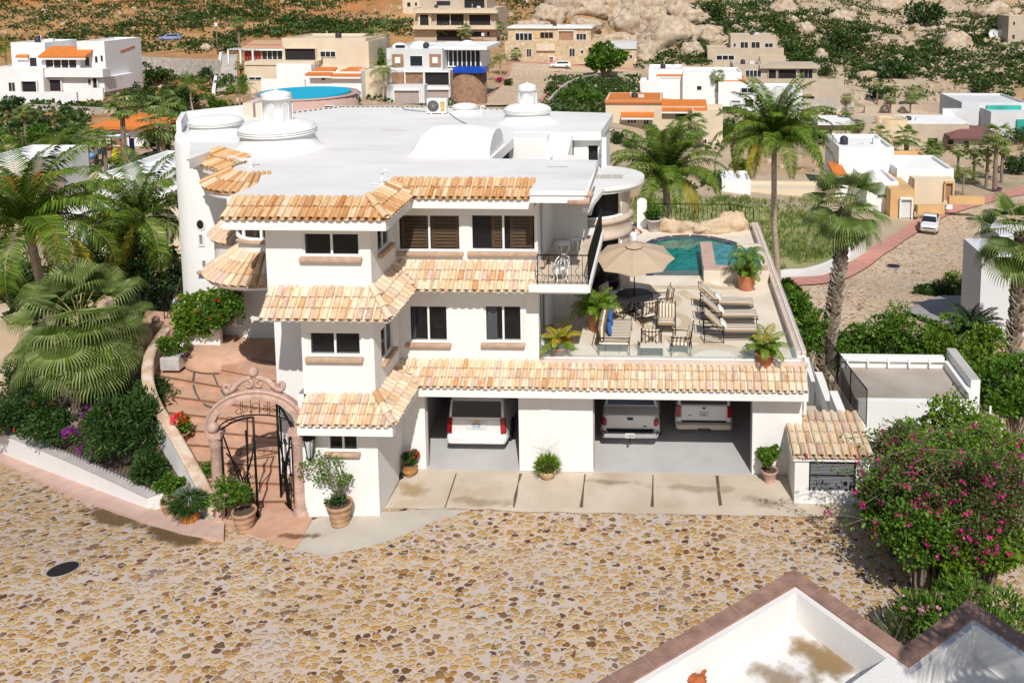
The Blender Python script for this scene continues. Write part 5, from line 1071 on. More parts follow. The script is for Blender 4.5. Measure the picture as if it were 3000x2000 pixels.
def stain(c, rx, ry, col, parent=None, dens_=.62, sc=2.2, name='stain', label=None, rot=0, kind=None, nz=8):
    """an irregular see-through film of dirt lying on a surface"""
    m = bpy.data.materials.new('dirt_film'); m.use_nodes = True; t = m.node_tree; N = t.nodes; L = t.links; b = N['Principled BSDF']; b.inputs['Base Color'].default_value = (*col, 1); b.inputs['Roughness'].default_value = .9
    tc = N.new('ShaderNodeTexCoord'); mp = N.new('ShaderNodeMapping'); mp.inputs['Scale'].default_value = (1/rx, 1/ry, 0); L.new(tc.outputs['Object'], mp.inputs[0]); ln = N.new('ShaderNodeVectorMath'); ln.operation = 'LENGTH'; L.new(mp.outputs[0], ln.inputs[0])
    no = N.new('ShaderNodeTexNoise'); no.inputs['Scale'].default_value = sc; no.inputs['Detail'].default_value = nz; L.new(tc.outputs['Object'], no.inputs['Vector'])
    f = N.new('ShaderNodeMath'); f.operation = 'MULTIPLY_ADD'; f.inputs[1].default_value = -.55; f.inputs[2].default_value = .32; L.new(ln.outputs['Value'], f.inputs[0]); g = N.new('ShaderNodeMath'); g.operation = 'ADD'; L.new(f.outputs[0], g.inputs[0]); L.new(no.outputs[0], g.inputs[1])
    mr = N.new('ShaderNodeMapRange'); mr.inputs[1].default_value = .48; mr.inputs[2].default_value = .72; mr.inputs[4].default_value = dens_; L.new(g.outputs[0], mr.inputs[0])
    tr = N.new('ShaderNodeBsdfTransparent'); mx = N.new('ShaderNodeMixShader'); L.new(mr.outputs[0], mx.inputs[0]); L.new(tr.outputs[0], mx.inputs[1]); L.new(b.outputs[0], mx.inputs[2]); L.new(mx.outputs[0], N['Material Output'].inputs[0])
    mb = MB(); K = 10; zf = (lambda x, y: zr(x, y)+.013) if kind == 'street' else (lambda x, y: c[2])
    ca, sa_ = math.cos(rot), math.sin(rot); vs = []
    for i in range(K+1):
        for j in range(K+1): u, v = (-1+2*i/K)*rx, (-1+2*j/K)*ry; x, y = c[0]+u*ca-v*sa_, c[1]+u*sa_+v*ca; vs.append((u, v, zf(x, y)-c[2]))
    mb.add(vs, [(i*(K+1)+j, (i+1)*(K+1)+j, (i+1)*(K+1)+j+1, i*(K+1)+j+1) for i in range(K) for j in range(K)]); o = mb.build(name, m); o.parent = parent; o.rotation_euler = (0, 0, rot); o.location = V(c)-(LOC.get(parent, V((0, 0, 0))) if parent else V((0, 0, 0)))
    if not parent: o['kind'] = 'stuff'
    return o
p = WZ(1900, 1505, FZ-.612); stain((p.x, p.y, FZ-.615), 1.0, .9, (.30,.19,.08), rf, .85, 2.0, 'roof_stain'); p = WZ(1790, 1550, FZ-.612); stain((p.x, p.y, FZ-.614), .9, .5, (.30,.20,.10), rf, .6, 2.4, 'roof_stain')
p = RP(390, 1225); stain((p.x, p.y, p.z+.0), 2.6, .55, (.13,.08,.03), None, .92, 1.6, 'damp_stain', rot=-.42, kind='street'); p = RP(250, 1185); stain((p.x, p.y, p.z), 2.4, .6, (.16,.10,.04), None, .9, 1.7, 'damp_stain', rot=-.45, kind='street')
p = RP(680, 1232); stain((p.x, p.y, -.012), 1.0, .22, (.20,.10,.05), None, .85, 2.6, 'damp_stain', rot=.1)
for x, y, rx, ry, c_, d_ in ((950, 1120, .9, .7, (.42,.28,.12), .5), (1100, 1150, 1.6, .4, (.38,.29,.18), .45), (1600, 1120, 2.2, .35, (.42,.33,.22), .4), (1400, 1105, 1.4, .25, (.30,.24,.18), .45), (1760, 1150, 1.2, .5, (.36,.28,.2), .4)): p = WZ(x, y, .03); stain((p.x, p.y, .03), rx, ry, c_, None, d_, 1.6, 'concrete_stain')

# ---------------- cars ----------------
paint = M('white_paint', (.74,.73,.72), .25, .02, 1, spec=.6); chrome = M('chrome', (.7,.7,.7), .12, .05, 3, metal=1); rubber = M('rubber', (.015,.015,.015), .85, .2, 6); redl = M('red_lens', (.30,.008,.012), .15, .3, 6, spec=.7); blackp = M('black_plastic', (.015,.014,.014), .5, .1, 4); tan_b = M('beige_bumper', (.50,.42,.33), .4, .05, 2)
def text(s_, size, loc, mat, parent, name='lettering', rot=(PI/2, 0, 0), al='CENTER'):
    cu = bpy.data.curves.new(name, 'FONT'); cu.body = s_; cu.size = size; cu.align_x = al; cu.extrude = .002; o = bpy.data.objects.new(name, cu); C.objects.link(o); o.data.materials.append(mat)
    bpy.context.view_layer.update(); me = bpy.data.meshes.new_from_object(o.evaluated_get(bpy.context.evaluated_depsgraph_get())); bpy.data.objects.remove(o)
    o = bpy.data.objects.new(name, me); C.objects.link(o); me.materials.clear(); me.materials.append(mat)
    o.rotation_euler = rot; o.parent = parent; o.location = V(loc)-LOC.get(parent, V((0, 0, 0))); return o
def loft(mb, secs, mi=0, smooth=True, capa=True, capb=True):
    k = len(secs[0]); vs = [p for s_ in secs for p in s_]
    mb.add(vs, [(i*k+j, (i+1)*k+j, (i+1)*k+(j+1) % k, i*k+(j+1) % k) for i in range(len(secs)-1) for j in range(k)], mi, smooth)
    if capa: mb.add(secs[0], [tuple(range(k))], mi)
    if capb: mb.add(secs[-1], [tuple(reversed(range(k)))], mi)
def ringsec(y, w, z0, z1, r_=.12, tw=None, n=5, x=0):
    """rounded box cross-section (across X, height Z) at length position y"""
    tw = w if tw is None else tw; out = []
    for cx, cz, a0, ww in ((w-r_, z0+r_, -90, w), (tw-r_, z1-r_, 0, tw), (-(tw-r_), z1-r_, 90, tw), (-(w-r_), z0+r_, 180, w)):
        for i in range(n): a = R(a0+90*i/(n-1)); out.append(V((x+cx+r_*math.cos(a), y, cz+r_*math.sin(a))))
    return out
def wheel(mb, x, y, z, r_, w, side):
    mb.lathe((0, 0, 0), [(r_*.6, -w/2), (r_*.95, -w/2), (r_, -w/4), (r_, w/4), (r_*.95, w/2), (r_*.6, w/2)], 24); 
    k = 24*6; vs = mb.v[-k:]; mb.v[-k:] = [(x+p[2]*1, y+p[0], z+p[1]) for p in vs]
    j = len(mb.v); mb.lathe((0, 0, 0), [(r_*.62, w/2*.8), (r_*.5, w/2*.9), (.001, w/2*.75)], 16, 1); vs = mb.v[j:]; mb.v[j:] = [(x+side*p[2], y+p[0], z+p[1]) for p in vs]
def suv_rear(name, label, p, wdt, kind, plate):
    """full vehicle seen from behind; tail at local y=0, nose towards +y"""
    x, y, z = p; root = thing(name, label, 'car', p, 'white cars parked in the garages'); w = wdt/2; mb = MB(); L = 5.2 if kind != 'pickup' else 5.8
    zb = .42; belt = 1.18 if kind != 'pickup' else 1.2; top = 1.90
    S_ = [ringsec(y+.0, w-.10, zb+.12, belt-.02, .12, w-.16, x=x), ringsec(y+.10, w-.01, zb+.02, belt, .14, w-.07, x=x), ringsec(y+.6, w, zb, belt+.02, .14, w-.06, x=x), ringsec(y+L-1.7, w, zb, belt, .14, w-.08, x=x), ringsec(y+L-.3, w-.05, zb, belt-.12, .16, w-.15, x=x), ringsec(y+L, w-.15, zb+.1, belt-.3, .14, w-.25, x=x)]
    S_ = [[V((q.x, q.y, q.z+z)) for q in s_] for s_ in S_]; loft(mb, S_); mb.build('body', paint, root, .015)
    # cabin
    cb = MB(); y0 = y+.02 if kind != 'pickup' else y+.55; sq = .10 if kind != 'pickup' else 0
    T_ = [ringsec(y0, w-.07, belt-.03, belt+.05, .03, w-.10, x=x), ringsec(y0+.22-sq, w-.09, belt-.03, top-.10, .10, w-.24+sq, x=x), ringsec(y0+.42-sq, w-.09, belt-.03, top, .12, w-.25+sq, x=x), ringsec(y+L-2.5, w-.12, belt-.03, top-.02, .12, w-.25, x=x), ringsec(y+L-1.75, w-.12, belt-.03, belt+.05, .03, w-.2, x=x)]
    T_ = [[V((q.x, q.y, q.z+z)) for q in s_] for s_ in T_]; loft(cb, T_); cb.build('cabin', paint, root)
    gb = MB(); q0, q1 = y0-.02, y0+.205-sq; zz0, zz1 = z+belt+.07, z+top-.13; ww0, ww1 = w-.20, w-.32+sq
    gb.add([(x-ww0, q0+.02, zz0), (x+ww0, q0+.02, zz0), (x+ww1, q1-.02, zz1), (x-ww1, q1-.02, zz1)], [(0, 1, 2, 3)]); gb.build('rear_window', farpane, root)
    for s_ in (-1, 1):
        sb = MB(); sb.add([(x+s_*(w-.118), y0+.55, z+belt+.06), (x+s_*(w-.118), y+L-2.1, z+belt+.06), (x+s_*(w-.225), y+L-2.55, z+top-.16), (x+s_*(w-.225), y0+.6, z+top-.16)], [(0, 1, 2, 3)]); sb.build('side_window', farpane, root)
    for yy in (y+.95, y+L-.95):
        for s_ in (-1, 1): wb = MB(); wheel(wb, x+s_*(w-.12), yy, z+.38, .38, .26, s_); wb.build('wheel', [rubber, chrome], root)
    # lamps
    for s_ in (-1, 1):
        lb = MB()
        if kind == 'suburban': lb.obox((x+s_*(w-.135), y-.0, z+.98), (.085, s_*.035, 0), (0, .05, 0), (s_*-.012, 0, .26))
        elif kind == 'pickup': lb.ball((x+s_*(w-.15), y+.03, z+.93), .17, 14, sc=(.62, .35, 1.0))
        else: lb.obox((x+s_*(w-.12), y+.0, z+1.02), (.085, s_*.03, 0), (0, .05, 0), (0, 0, .2))
        lb.build('tail_lamp', redl, root, .02)
    tb = MB()
    if kind == 'suburban':
        tb.box(x-.72, x+.72, y-.045, y+.0, z+.60, z+.645); tb.build('tailgate_trim', chrome, root, .01)
        tb = MB(); loft(tb, [ringsec(y-.10, w-.10, z+.40, z+.60, .08, w-.10, x=x), ringsec(y-.07, w-.04, z+.36, z+.66, .1, w-.04, x=x), ringsec(y+.3, w+.01, z+.36, z+.68, .1, w, x=x)]); tb.build('bumper', paint, root)
        tb = MB(); tb.box(x-.22, x+.22, y-.115, y-.09, z+.41, z+.53); tb.build('hitch_cover', fasc, root, .015)
        tb = MB(); tb.box(x-.34, x+.34, y-.02, y+.01, z+.84, z+1.12); tb.build('plate_shade_panel', M('plate_panel_shade', (.66,.65,.64), .3, .02), root, .01)  # raised panel in duller paint, the recess shade put into its colour
        tb = MB(); tb.obox((x, y-.035, z+1.10), (.085, 0, 0), (0, .006, 0), (0, 0, .022)); tb.obox((x, y-.036, z+1.10), (.04, 0, 0), (0, .007, 0), (0, 0, .04)); tb.build('emblem', M('gold_emblem', (.65,.40,.04), .3, .1, metal=.5), root)
        pz = z+.97; pc_ = (.55,.66,.74)
    elif kind == 'pickup':
        tb.box(x-.80, x+.80, y-.012, y+.02, z+.72, z+1.17); tb.build('tailgate', paint, root, .02)
        tb = MB(); loft(tb, [ringsec(y-.16, w-.14, z+.46, z+.60, .05, w-.14, x=x), ringsec(y-.12, w-.08, z+.43, z+.64, .06, w-.08, x=x), ringsec(y+.05, w-.03, z+.43, z+.64, .06, w-.03, x=x)]); tb.build('bumper', chrome, root)
        tb = MB(); tb.box(x-.8, x+.8, y-.02, y-.0, z+.64, z+.70); tb.box(x-.75, x+.75, y-.14, y-.05, z+.640, z+.655); tb.build('bumper_pad', blackp, root)
        tb = MB(); tb.obox((x, y-.02, z+1.06), (.1, 0, 0), (0, .012, 0), (0, 0, .045)); tb.build('handle', blackp, root, .01)
        tb = MB(); tb.ball((x+.5, y-.02, z+.80), .06, 12, sc=(1, .2, .4)); tb.build('emblem', M('blue_emblem', (.02,.05,.2), .3), root)
        tb = MB(); tb.tube([(x, y-.1, z+.42), (x, y-.28, z+.38)], .035, 6); tb.ball((x, y-.28, z+.44), .03, 8); tb.build('tow_hitch', blackp, root)
        pz = z+.55; pc_ = (.7,.68,.6)
    else:
        tb.box(x-.78, x+.78, y-.012, y+.02, z+.70, z+1.22); tb.build('tailgate', paint, root, .02)
        tb = MB(); loft(tb, [ringsec(y-.14, w-.12, z+.44, z+.60, .06, w-.12, x=x), ringsec(y-.1, w-.04, z+.42, z+.63, .08, w-.04, x=x), ringsec(y+.2, w, z+.42, z+.64, .08, w, x=x)]); tb.build('bumper', tan_b, root)
        tb = MB(); tb.box(x-.76, x+.76, y-.02, y, z+.63, z+.69); tb.box(x-.22, x+.22, y-.16, y-.1, z+.38, z+.47); tb.build('bumper_pad', blackp, root)
        tb = MB(); tb.ball((x, y-.02, z+1.14), .075, 12, sc=(1, .2, .42)); tb.build('emblem', M('blue_emblem', (.02,.05,.2), .3), root)
        tb = MB(); tb.box(x-.55, x-.4, y-.02, y-.012, z+.88, z+.90); tb.build('red_badge', redl, root)
        pz = z+.92; pc_ = (.68,.68,.58)
    tb = MB(); tb.box(x-.155, x+.155, y-(.19 if kind == 'pickup' else .04), y-(.165 if kind == 'pickup' else .02), pz-.078, pz+.078); pl_ = tb.build('number_plate', M('plate_'+kind, pc_, .5, .05), root)
    text(plate, .11, (x, y-(.193 if kind == 'pickup' else .043), pz-.04), M('plate_ink', (.03,.05,.12), .6), root)
    if kind == 'suburban': tb = MB(); tb.box(x-.155, x+.155, y-.043, y-.0405, pz+.05, pz+.075); tb.build('plate_stripe', M('purple_ink', (.12,.03,.25), .5), root)
    return root
s1 = WY(1094, 1010, YM+.0); 
c1 = WZ(1094, 1022, .35); c2_ = WZ(1447, 1010, .4); c3_ = WZ(1617, 990, .4)
suv_rear('parked_car', 'white full-size wagon alone in the single garage bay', (c1.x, c1.y+.1, .012), 2.06, 'suburban', '57-35')
suv_rear('parked_car', 'white pickup with chrome rear bumper in the double garage', (c2_.x, c2_.y+.16, .012), 2.02, 'pickup', '4-B28')
suv_rear('parked_car', 'white off-roader with beige rear bumper beside the pickup', (c3_.x, c3_.y+.16, .012), 2.0, 'expedition', 'CAB-1')
# ---------------- potted plants along the house ----------------
def mound(root, c, r, n, size, mat, fl=None, nf=0, k=8, aspect=.35, name='foliage', fs=.05):
    mb = MB(); crown(mb, c, r, n, size, k, 0, aspect, fl=1 if fl else None, nf=nf, fs=fs); return mb.build(name, [mat]+([fl] if fl else []), root)
carved = M('carved_stone_pot', (.42,.25,.15), .9, .25, 5, .4, 30)
p = RP(563, 1216); r1 = pot(p, .34, .62, 'carved', carved, 'carved stone pot with leafy shrub by the left gate column'); mound(r1, p+V((-.3, -.05, 1.05)), (.62, .4, .5), 1300, .10, GREEN, PINK, 6, 12)
p = RP(782, 1202); r1 = pot(p, .37, .66, 'carved', carved, 'carved stone pot with a straggly shrub against the white bay wall')
mb = MB(); b0 = p+EZ*.6
for i in range(16):
    e_ = b0+V((rnd.uniform(-1.15, .25), rnd.uniform(-.1, .35), rnd.uniform(.4, 1.45))); mb.tube(spl([b0+V((rnd.uniform(-.1, .1), 0, 0)), b0*.5+e_*.5+V((.12, 0, .25)), e_], 3), .009, 4, 1, False); clump(mb, e_, (.2, .16, .14), 38, .075, 0); clump(mb, b0*.35+e_*.65+EZ*.1, (.16, .14, .12), 14, .07, 0)
mb.build('foliage', [GREEN, bark], r1); mound(r1, b0+V((-.1, 0, .12)), (.26, .24, .2), 300, .09, DKGREEN)
p = WZ(938, 1084, .0); p = V((p.x+.25, p.y-.25, .0)); p = WZ(942, 1090, 0); r1 = pot(p, .25, .36, 'jar', M('glazed_brown', (.40,.20,.06), .5, .3, 4, .2, 20), 'brown clay jar with red flowers in the corner by the garage'); mound(r1, p+V((0, 0, .52)), (.26, .24, .24), 420, .09, DKGREEN, RED, 26, 6, fs=.06)
p = WZ(1258, 1097, 0); r1 = pot(p, .29, .30, 'bowl', M('tan_bowl', (.52,.36,.20), .8, .2, 4, .3, 20), 'shallow clay bowl of bright ferny greenery between the garage doors')
mb = MB()
for i in range(520): d = rdir(); d.z = abs(d.z)+.15; leaf(mb, p+EZ*.32+V((d.x*.25, d.y*.2, d.z*.2)), (d+rdir()*.5)+EZ*.1, .022, rnd.uniform(.12, .32))
for i in range(6): mb.tube(spl([p+EZ*.3, p+V((rnd.uniform(-.3, .3), 0, .8)), p+V((rnd.uniform(-.5, .5), rnd.uniform(-.1, .2), rnd.uniform(.95, 1.2)))], 3), .004, 3, 0, False)
mb.build('foliage', LIME, r1)
p = WZ(1767, 1106, 0); r1 = pot(p, .26, .42, 'urn', M('pink_urn', (.50,.30,.25), .8, .15, 4, .2, 30), 'clipped round shrub in a pinkish urn at the right garage pillar'); mound(r1, p+V((0, 0, .86)), (.36, .36, .42), 1500, .08, GREEN, M('yellow_fruit', (.6,.5,.03), .6), 16, 10, .55, fs=.05)
mb = MB(); mb.tube([p+EZ*.35, p+V((.03, 0, .9))], .03, 6); mb.build('stem', bark, r1)
p = WZ(920, 1096, 0); mb = MB(); mb.tube([p, p+EZ*.12], .09, 10); solo(mb, 'drain_pipe_stub', rubber, 'short black pipe stub standing beside the brown clay jar', 'pipe')
p = RP(437, 1202); r1 = pot(p, .28, .42, 'jar', M('amber_jar', (.45,.17,.03), .4, .4, 3), 'amber glazed jar under a drooping feathery fern by the wall')
mb = MB()
for i in range(900): d = rdir(); d.z = abs(d.z)*.8+.1; b_ = p+EZ*.55+V((d.x*.35, d.y*.35, d.z*.4)); leaf(mb, b_, V((d.x, d.y, .25-.9*rnd.random())), .016, rnd.uniform(.15, .38))
mb.build('foliage', DKGREEN, r1)
p = RP(390, 1186); r1 = pot(p, .24, .5, 'urn', carved, 'round clipped bush in a stone urn left of the fern'); mound(r1, p+V((0, .05, .95)), (.38, .36, .36), 1500, .08, GREEN, None, 0, 9, .5); mound(r1, p+V((.05, -.1, .5)), (.25, .2, .25), 200, .06, GREEN, PINK, 14, 5)
st = M('grey_stone_pot', (.50,.46,.44), .9, .15, 4, .3, 30)
p = WZ(504, 765, 1.94); r1 = pot(p, .42, .5, 'urn', st, 'grey ringed stone pot of green ferns beside the entry door', cat='potted plant'); mound(r1, p+V((0, 0, .75)), (.55, .45, .42), 1400, .15, GREEN, RED, 8, 9, .18, fs=.09)
p = onstep(432, 808); p = WZ(395, 830, 1.75); r1 = thing('trough_planter', 'square grey stone planter with a dense green bush on the steps', 'planter', p); mb = MB(); mb.box(p.x-.25, p.x+.45, p.y-.35, p.y+.3, p.z-.2, p.z+.28); mb.build('trough', st, r1, .03); mound(r1, p+V((.05, .05, .65)), (.55, .45, .48), 1700, .11, GREEN, None, 0, 10, .3)
mb = MB()
for i in range(40): a = rnd.uniform(0, 6.28); leaf(mb, p+V((.62, -.2, .25)), V((math.cos(a), math.sin(a), rnd.uniform(.2, 1.2))), .02, .32)
mb.build('spiky_rosette', leafmat('purple_leaf', [(.10,.03,.05), (.05,.05,.03)]), r1)
p = cpw[3]+V((.35, .25, 0)); p.z = .5; p = WZ(553, 1228*0+1228, .2) if 0 else WZ(553, 935, .75)
p = WZ(444*1.0, 1010, .55) if 0 else V((cpw[4].x+.42, cpw[4].y+.1, .62)); r1 = pot(p, .2, .34, 'plain', terra, 'small terracotta pot of red and orange flowers on the steps'); mound(r1, p+V((0, 0, .55)), (.32, .28, .34), 520, .1, GREEN, ORG, 34, 8, .5, fs=.09); mound(r1, p+V((-.05, 0, .8)), (.25, .2, .15), 40, .06, GREEN, M('coral_flower', (.85,.08,.12), .7), 26, 6, fs=.09)
p = V((cpw[2].x+.35, cpw[2].y+.15, .25)); shrub('small_shrub', 'small green bush behind the curved wall near the gate', 'shrub', p+V((0, 0, .25)), (.3, .25, .28), 420, .09)
# ---------------- garden left of the steps ----------------
def onbed(x, y):
    z = .3
    for _ in range(25): p = WZ(x, y, z); z = .6*z+.4*bedz(p.x, p.y)
    return V((p.x, p.y, bedz(p.x, p.y)))
p = onbed(175, 1000); q = WY(183, 745, p.y+.3); fan_palm('fan_palm', 'big low fan palm with broad drooping leaves in the garden bed', p, q, r=1.35, stem=1.4, nf=40, tr=(.2, .2), seed=4, boots=60, skirt=7, n=30)
coconut_palm('coconut_palm', 'tall coconut palm at the left edge above the fan palm', V((-23.8, 33, -2)), WY(62, 520, 31.5), L=4.3, nf=28, up=.6, seed=8, yellow=3, nuts=6, lean=(-.2, 0, .6), leafL=1.0, tr=(.22, .15))
coconut_palm('coconut_palm', 'slimmer coconut palm against the villa left wall', V((-20.3, 38, -1)), WY(322, 500, 37.5), L=3.9, nf=24, up=.4, seed=11, yellow=2, nuts=4, lean=(.2, 0, .3), leafL=.95, tr=(.2, .14))
shrub('oleander_bush', 'dense dark oleander bush spilling over the planter wall', 'shrub', onbed(285, 1075)+V((-.1, .3, 1.05)), (1.15, .9, 1.25), 9000, .17, DKGREEN, aspect=.16, k=24)
shrub('oleander_bush', 'lower oleander clump in the corner of the planter wall', 'shrub', onbed(325, 1120)+V((0, .3, .35)), (.75, .4, .5), 2600, .17, DKGREEN, aspect=.15, k=12)
shrub('bougainvillea', 'purple bougainvillea in the bed under the fan palm', 'shrub', onbed(215, 1050)+V((0, .3, .35)), (1.1, .6, .6), 2600, .10, DKGREEN, PUR, 150, .09, k=16)
shrub('bougainvillea', 'dark bush with a few purple blooms between palm and oleander', 'shrub', onbed(240, 990)+V((0, .5, .8)), (1.3, .7, .9), 3600, .11, DKGREEN, PUR, 90, .08, k=16)
for i, (x, y, r_, h, lab) in enumerate(((40, 960, 1.5, .8, 'wide dark bush behind the street fence, leftmost'), (120, 1010, 1.2, .6, 'low dark bush behind the fence under the palm'), (-10, 1000, 1.2, .7, 'low hedge bush cut by the left picture edge'), (60, 900, 1.4, .9, 'bush under the left fan palm leaves'), (330, 960, .9, .8, 'dark bush pressed against the curved wall'))): shrub('garden_bush', lab, 'shrub', onbed(x, y)+V((0, .3, h*.6)), (r_, .8, h), 3200, .11, DKGREEN, RED if i in (0, 1) else None, 10, .07, k=14, group='dark bushes in the street bed')
sg = onbed(118, 930)
for i, (x, y, r_, h, lab, m_) in enumerate(((365, 640, 1.9, 1.7, 'broad dark tree with pale bare limbs left of the villa', DKGREEN), (300, 600, 1.4, 1.3, 'dense dark tree crown left of the broad dark one', DKGREEN))):
    Y_ = 37.5-i*1.0; c = WY(x, y, Y_); r1 = shrub('garden_tree', lab, 'tree', c, (r_, 1.5, h), 5200, .14, m_, k=20, trunk=1, z0=c.z-3.2)
# ivy clad wall and roses beside the landing
iv = WY(452, 712, 31.3); r1 = thing('ivy_wall', 'ivy-covered garden wall behind the ball pillar', 'ivy', (iv.x, 31.4, 1.8)); mb = MB(); crown(mb, (iv.x+.05, 31.35, 3.0), (.95, .4, 1.25), 5200, .10, 22, 0, .7); mb.build('foliage', LIME, r1); mb = MB(); mb.box(iv.x-.75, iv.x+.8, 31.35, 31.55, .5, 3.6); mb.build('wall_body', white, r1)
shrub('rose_bush', 'red rose bush between the ball pillar and the stone pot', 'shrub', WY(488, 728, 30.9), (.6, .35, .8), 2600, .10, GREEN, RED, 9, .09, k=12)
shrub('potted_climber', 'leafy climber beside the dark entry door', 'shrub', WY(527, 700, 31.3), (.4, .3, 1.0), 1500, .11, GREEN, k=10)
gate2 = thing('garden_fence', 'thin black iron fence with pink paving beyond, left of ivy', 'fence', WZ(390, 745, 1.8)); a, b = WZ(345, 752, 1.85), WZ(418, 752, 1.85); railing(gate2, (a.x, a.y+1.0, 1.8), (b.x, b.y+1.0, 1.8), 1.15, .13, belly=.02)
# gardener half hidden behind the curved wall
def person(name, label, pos, face, pose, cols, hair=True, scale=1.0):
    """pose: joint name -> offset in metres; body grown with a skin modifier"""
    root = thing(name, label, 'person', pos); me = bpy.data.meshes.new('body')
    J = pose; names = list(J); E = [(a, b) for a, b in (('pel','chest'),('chest','neck'),('neck','head0'),('chest','shL'),('chest','shR'),('shL','elL'),('elL','wrL'),('wrL','haL'),('shR','elR'),('elR','wrR'),('wrR','haR'),('pel','hiL'),('pel','hiR'),('hiL','knL'),('knL','anL'),('anL','toL'),('hiR','knR'),('knR','anR'),('anR','toR')) if a in J and b in J]
    rad = dict(pel=.13, chest=.135, neck=.05, head0=.05, shL=.06, shR=.06, elL=.042, elR=.042, wrL=.028, wrR=.028, haL=.03, haR=.03, hiL=.09, hiR=.09, knL=.058, knR=.058, anL=.036, anR=.036, toL=.035, toR=.035)
    me.from_pydata([tuple(V(J[n])*scale) for n in names], [(names.index(a), names.index(b)) for a, b in E], [])
    o = bpy.data.objects.new('body', me); C.objects.link(o); o.parent = root; sk = o.modifiers.new('skin', 'SKIN')
    for i, n in enumerate(names): me.skin_vertices[0].data[i].radius = (rad[n]*scale, rad[n]*scale*(.72 if n in ('chest', 'pel') else 1)); me.skin_vertices[0].data[i].use_root = n == 'pel'
    ss = o.modifiers.new('sub', 'SUBSURF'); ss.levels = ss.render_levels = 2; me.materials.append(cols['skin']); sk.use_smooth_shade = True
    P_ = lambda n: V(pos)+V(J[n])*scale
    hc = P_('head0')+V((0, 0, .10))*scale; f = V(face).normalized(); sd_ = V((f.y, -f.x, 0))
    hb_ = MB(); hb_.ball(hc, .105*scale, 16, sc=(.80, .92, 1.15)); hb_.ball(hc+f*.1*scale-EZ*.01, .018*scale, 8, sc=(.8, 1.2, 1.2))
    for s_ in (-1, 1): hb_.ball(hc+sd_*s_*.085*scale, .022*scale, 8, sc=(.5, 1, 1.4)); hb_.ball(hc+f*.088*scale+sd_*s_*.034*scale+EZ*.02*scale, .011*scale, 8, 1)
    hb_.obox(hc+f*.092*scale-EZ*.045*scale, sd_*.024*scale, f*.006, EZ*.005, 2); hb_.build('head', [cols['skin'], M('eye', (.02,.015,.015), .3), M('lip', (.35,.08,.07), .5)], root)
    if hair:
        k = MB(); k.ball(hc-f*.022*scale+EZ*.03*scale, .113*scale, 16, sc=(.86, .9, 1.08)); k.tube([hc-f*.07*scale, hc-f*.09*scale-EZ*.16*scale, hc-f*.08*scale-EZ*.32*scale], [.07*scale, .06*scale, .03*scale], 8); k.build('hair', cols['hair'], root)
    # hands: palm with five bent fingers
    for s_, hn, wn in ((-1, 'haL', 'wrL'), (1, 'haR', 'wrR')):
        if hn not in J: continue
        a, b = P_(wn), P_(hn); d = (b-a).normalized(); e = d.cross(f).normalized() if abs(d.dot(f)) < .95 else d.orthogonal(); n_ = d.cross(e); hm = MB(); hm.obox(b, d*.04*scale, e*.036*scale, n_*.013*scale)
        for q, ln in ((-.028, .058), (-.01, .07), (.010, .066), (.027, .05)): st_ = b+d*.038*scale+e*q*scale; hm.tube([st_, st_+d*ln*.5*scale+n_*.006, st_+d*ln*.85*scale+n_*.028*scale], [.009*scale, .008*scale, .006*scale], 6)
        st_ = b-d*.01*scale-e*.034*scale; hm.tube([st_, st_+(d-e).normalized()*.03*scale, st_+(d*1.4-e).normalized()*.055*scale+n_*.01], [.011*scale, .009*scale, .007*scale], 6); hm.build('hand', cols['skin'], root)
    # clothes
    tb = MB(); up = (P_('neck')-P_('pel')); side_ = (P_('shR')-P_('shL')).normalized(); fr = side_.cross(up).normalized()
    for nm, ln, ws, mt in (('top', [(0.02, .155, .12), (.25, .135, .105), (.55, .16, .12), (.80, .175, .115), (.93, .12, .09), (1.0, .07, .07)], 1, cols['top']), ('skirt', cols.get('skirt', [(-.9, .22, .17), (-.4, .19, .15), (.0, .165, .13), (.08, .155, .12)]), 1, cols['bottom'])):
        tb = MB(); vs = []; n = 16
        for t, rw, rd in ln:
            c = P_('pel')+up*t if nm == 'top' else P_('pel')+EZ*(t*.42*scale)
            for i in range(n): a = 2*PI*i/n; w_ = 1+.05*math.sin(3*a+t*9); vs.append(c+side_*(rw*scale*w_*math.cos(a))+fr*(rd*scale*w_*math.sin(a)))
        tb.add(vs, [(j*n+i, j*n+(i+1) % n, (j+1)*n+(i+1) % n, (j+1)*n+i) for j in range(len(ln)-1) for i in range(n)], 0, True); tb.build(nm, mt, root)
    for s_ in 'LR':
        if 'el'+s_ in J: tb = MB(); a, b = P_('sh'+s_), P_('el'+s_); tb.tube([a, a*.4+b*.6], [.075*scale, .068*scale], 10, cap=False); tb.build('sleeve', cols['top'], root)
    return root
skin = M('skin', (.42,.22,.13), .55, .05, 3); hairm = M('dark_hair', (.03,.015,.01), .5, .3, 20, stretch=(1, 1, 6)); wcl = M('white_cloth', (.78,.78,.8), .85, .04, 4, .2, 12); bcl = M('pale_blue_cloth', (.50,.62,.80), .85, .1, 5, .3, 10)
stand = dict(pel=(0, 0, .93), chest=(0, -.01, 1.22), neck=(0, 0, 1.42), head0=(0, -.01, 1.50), shL=(-.17, 0, 1.37), shR=(.17, 0, 1.37), elL=(-.22, -.06, 1.10), wrL=(-.08, -.2, 1.0), haL=(.0, -.22, .99), elR=(.36, -.10, 1.42), wrR=(.19, -.14, 1.57), haR=(.12, -.14, 1.60), hiL=(-.09, 0, .90), hiR=(.09, 0, .90), knL=(-.1, -.03, .50), knR=(.1, -.02, .50), anL=(-.1, 0, .07), anR=(.11, 0, .07), toL=(-.11, -.14, .03), toR=(.13, -.14, .03))
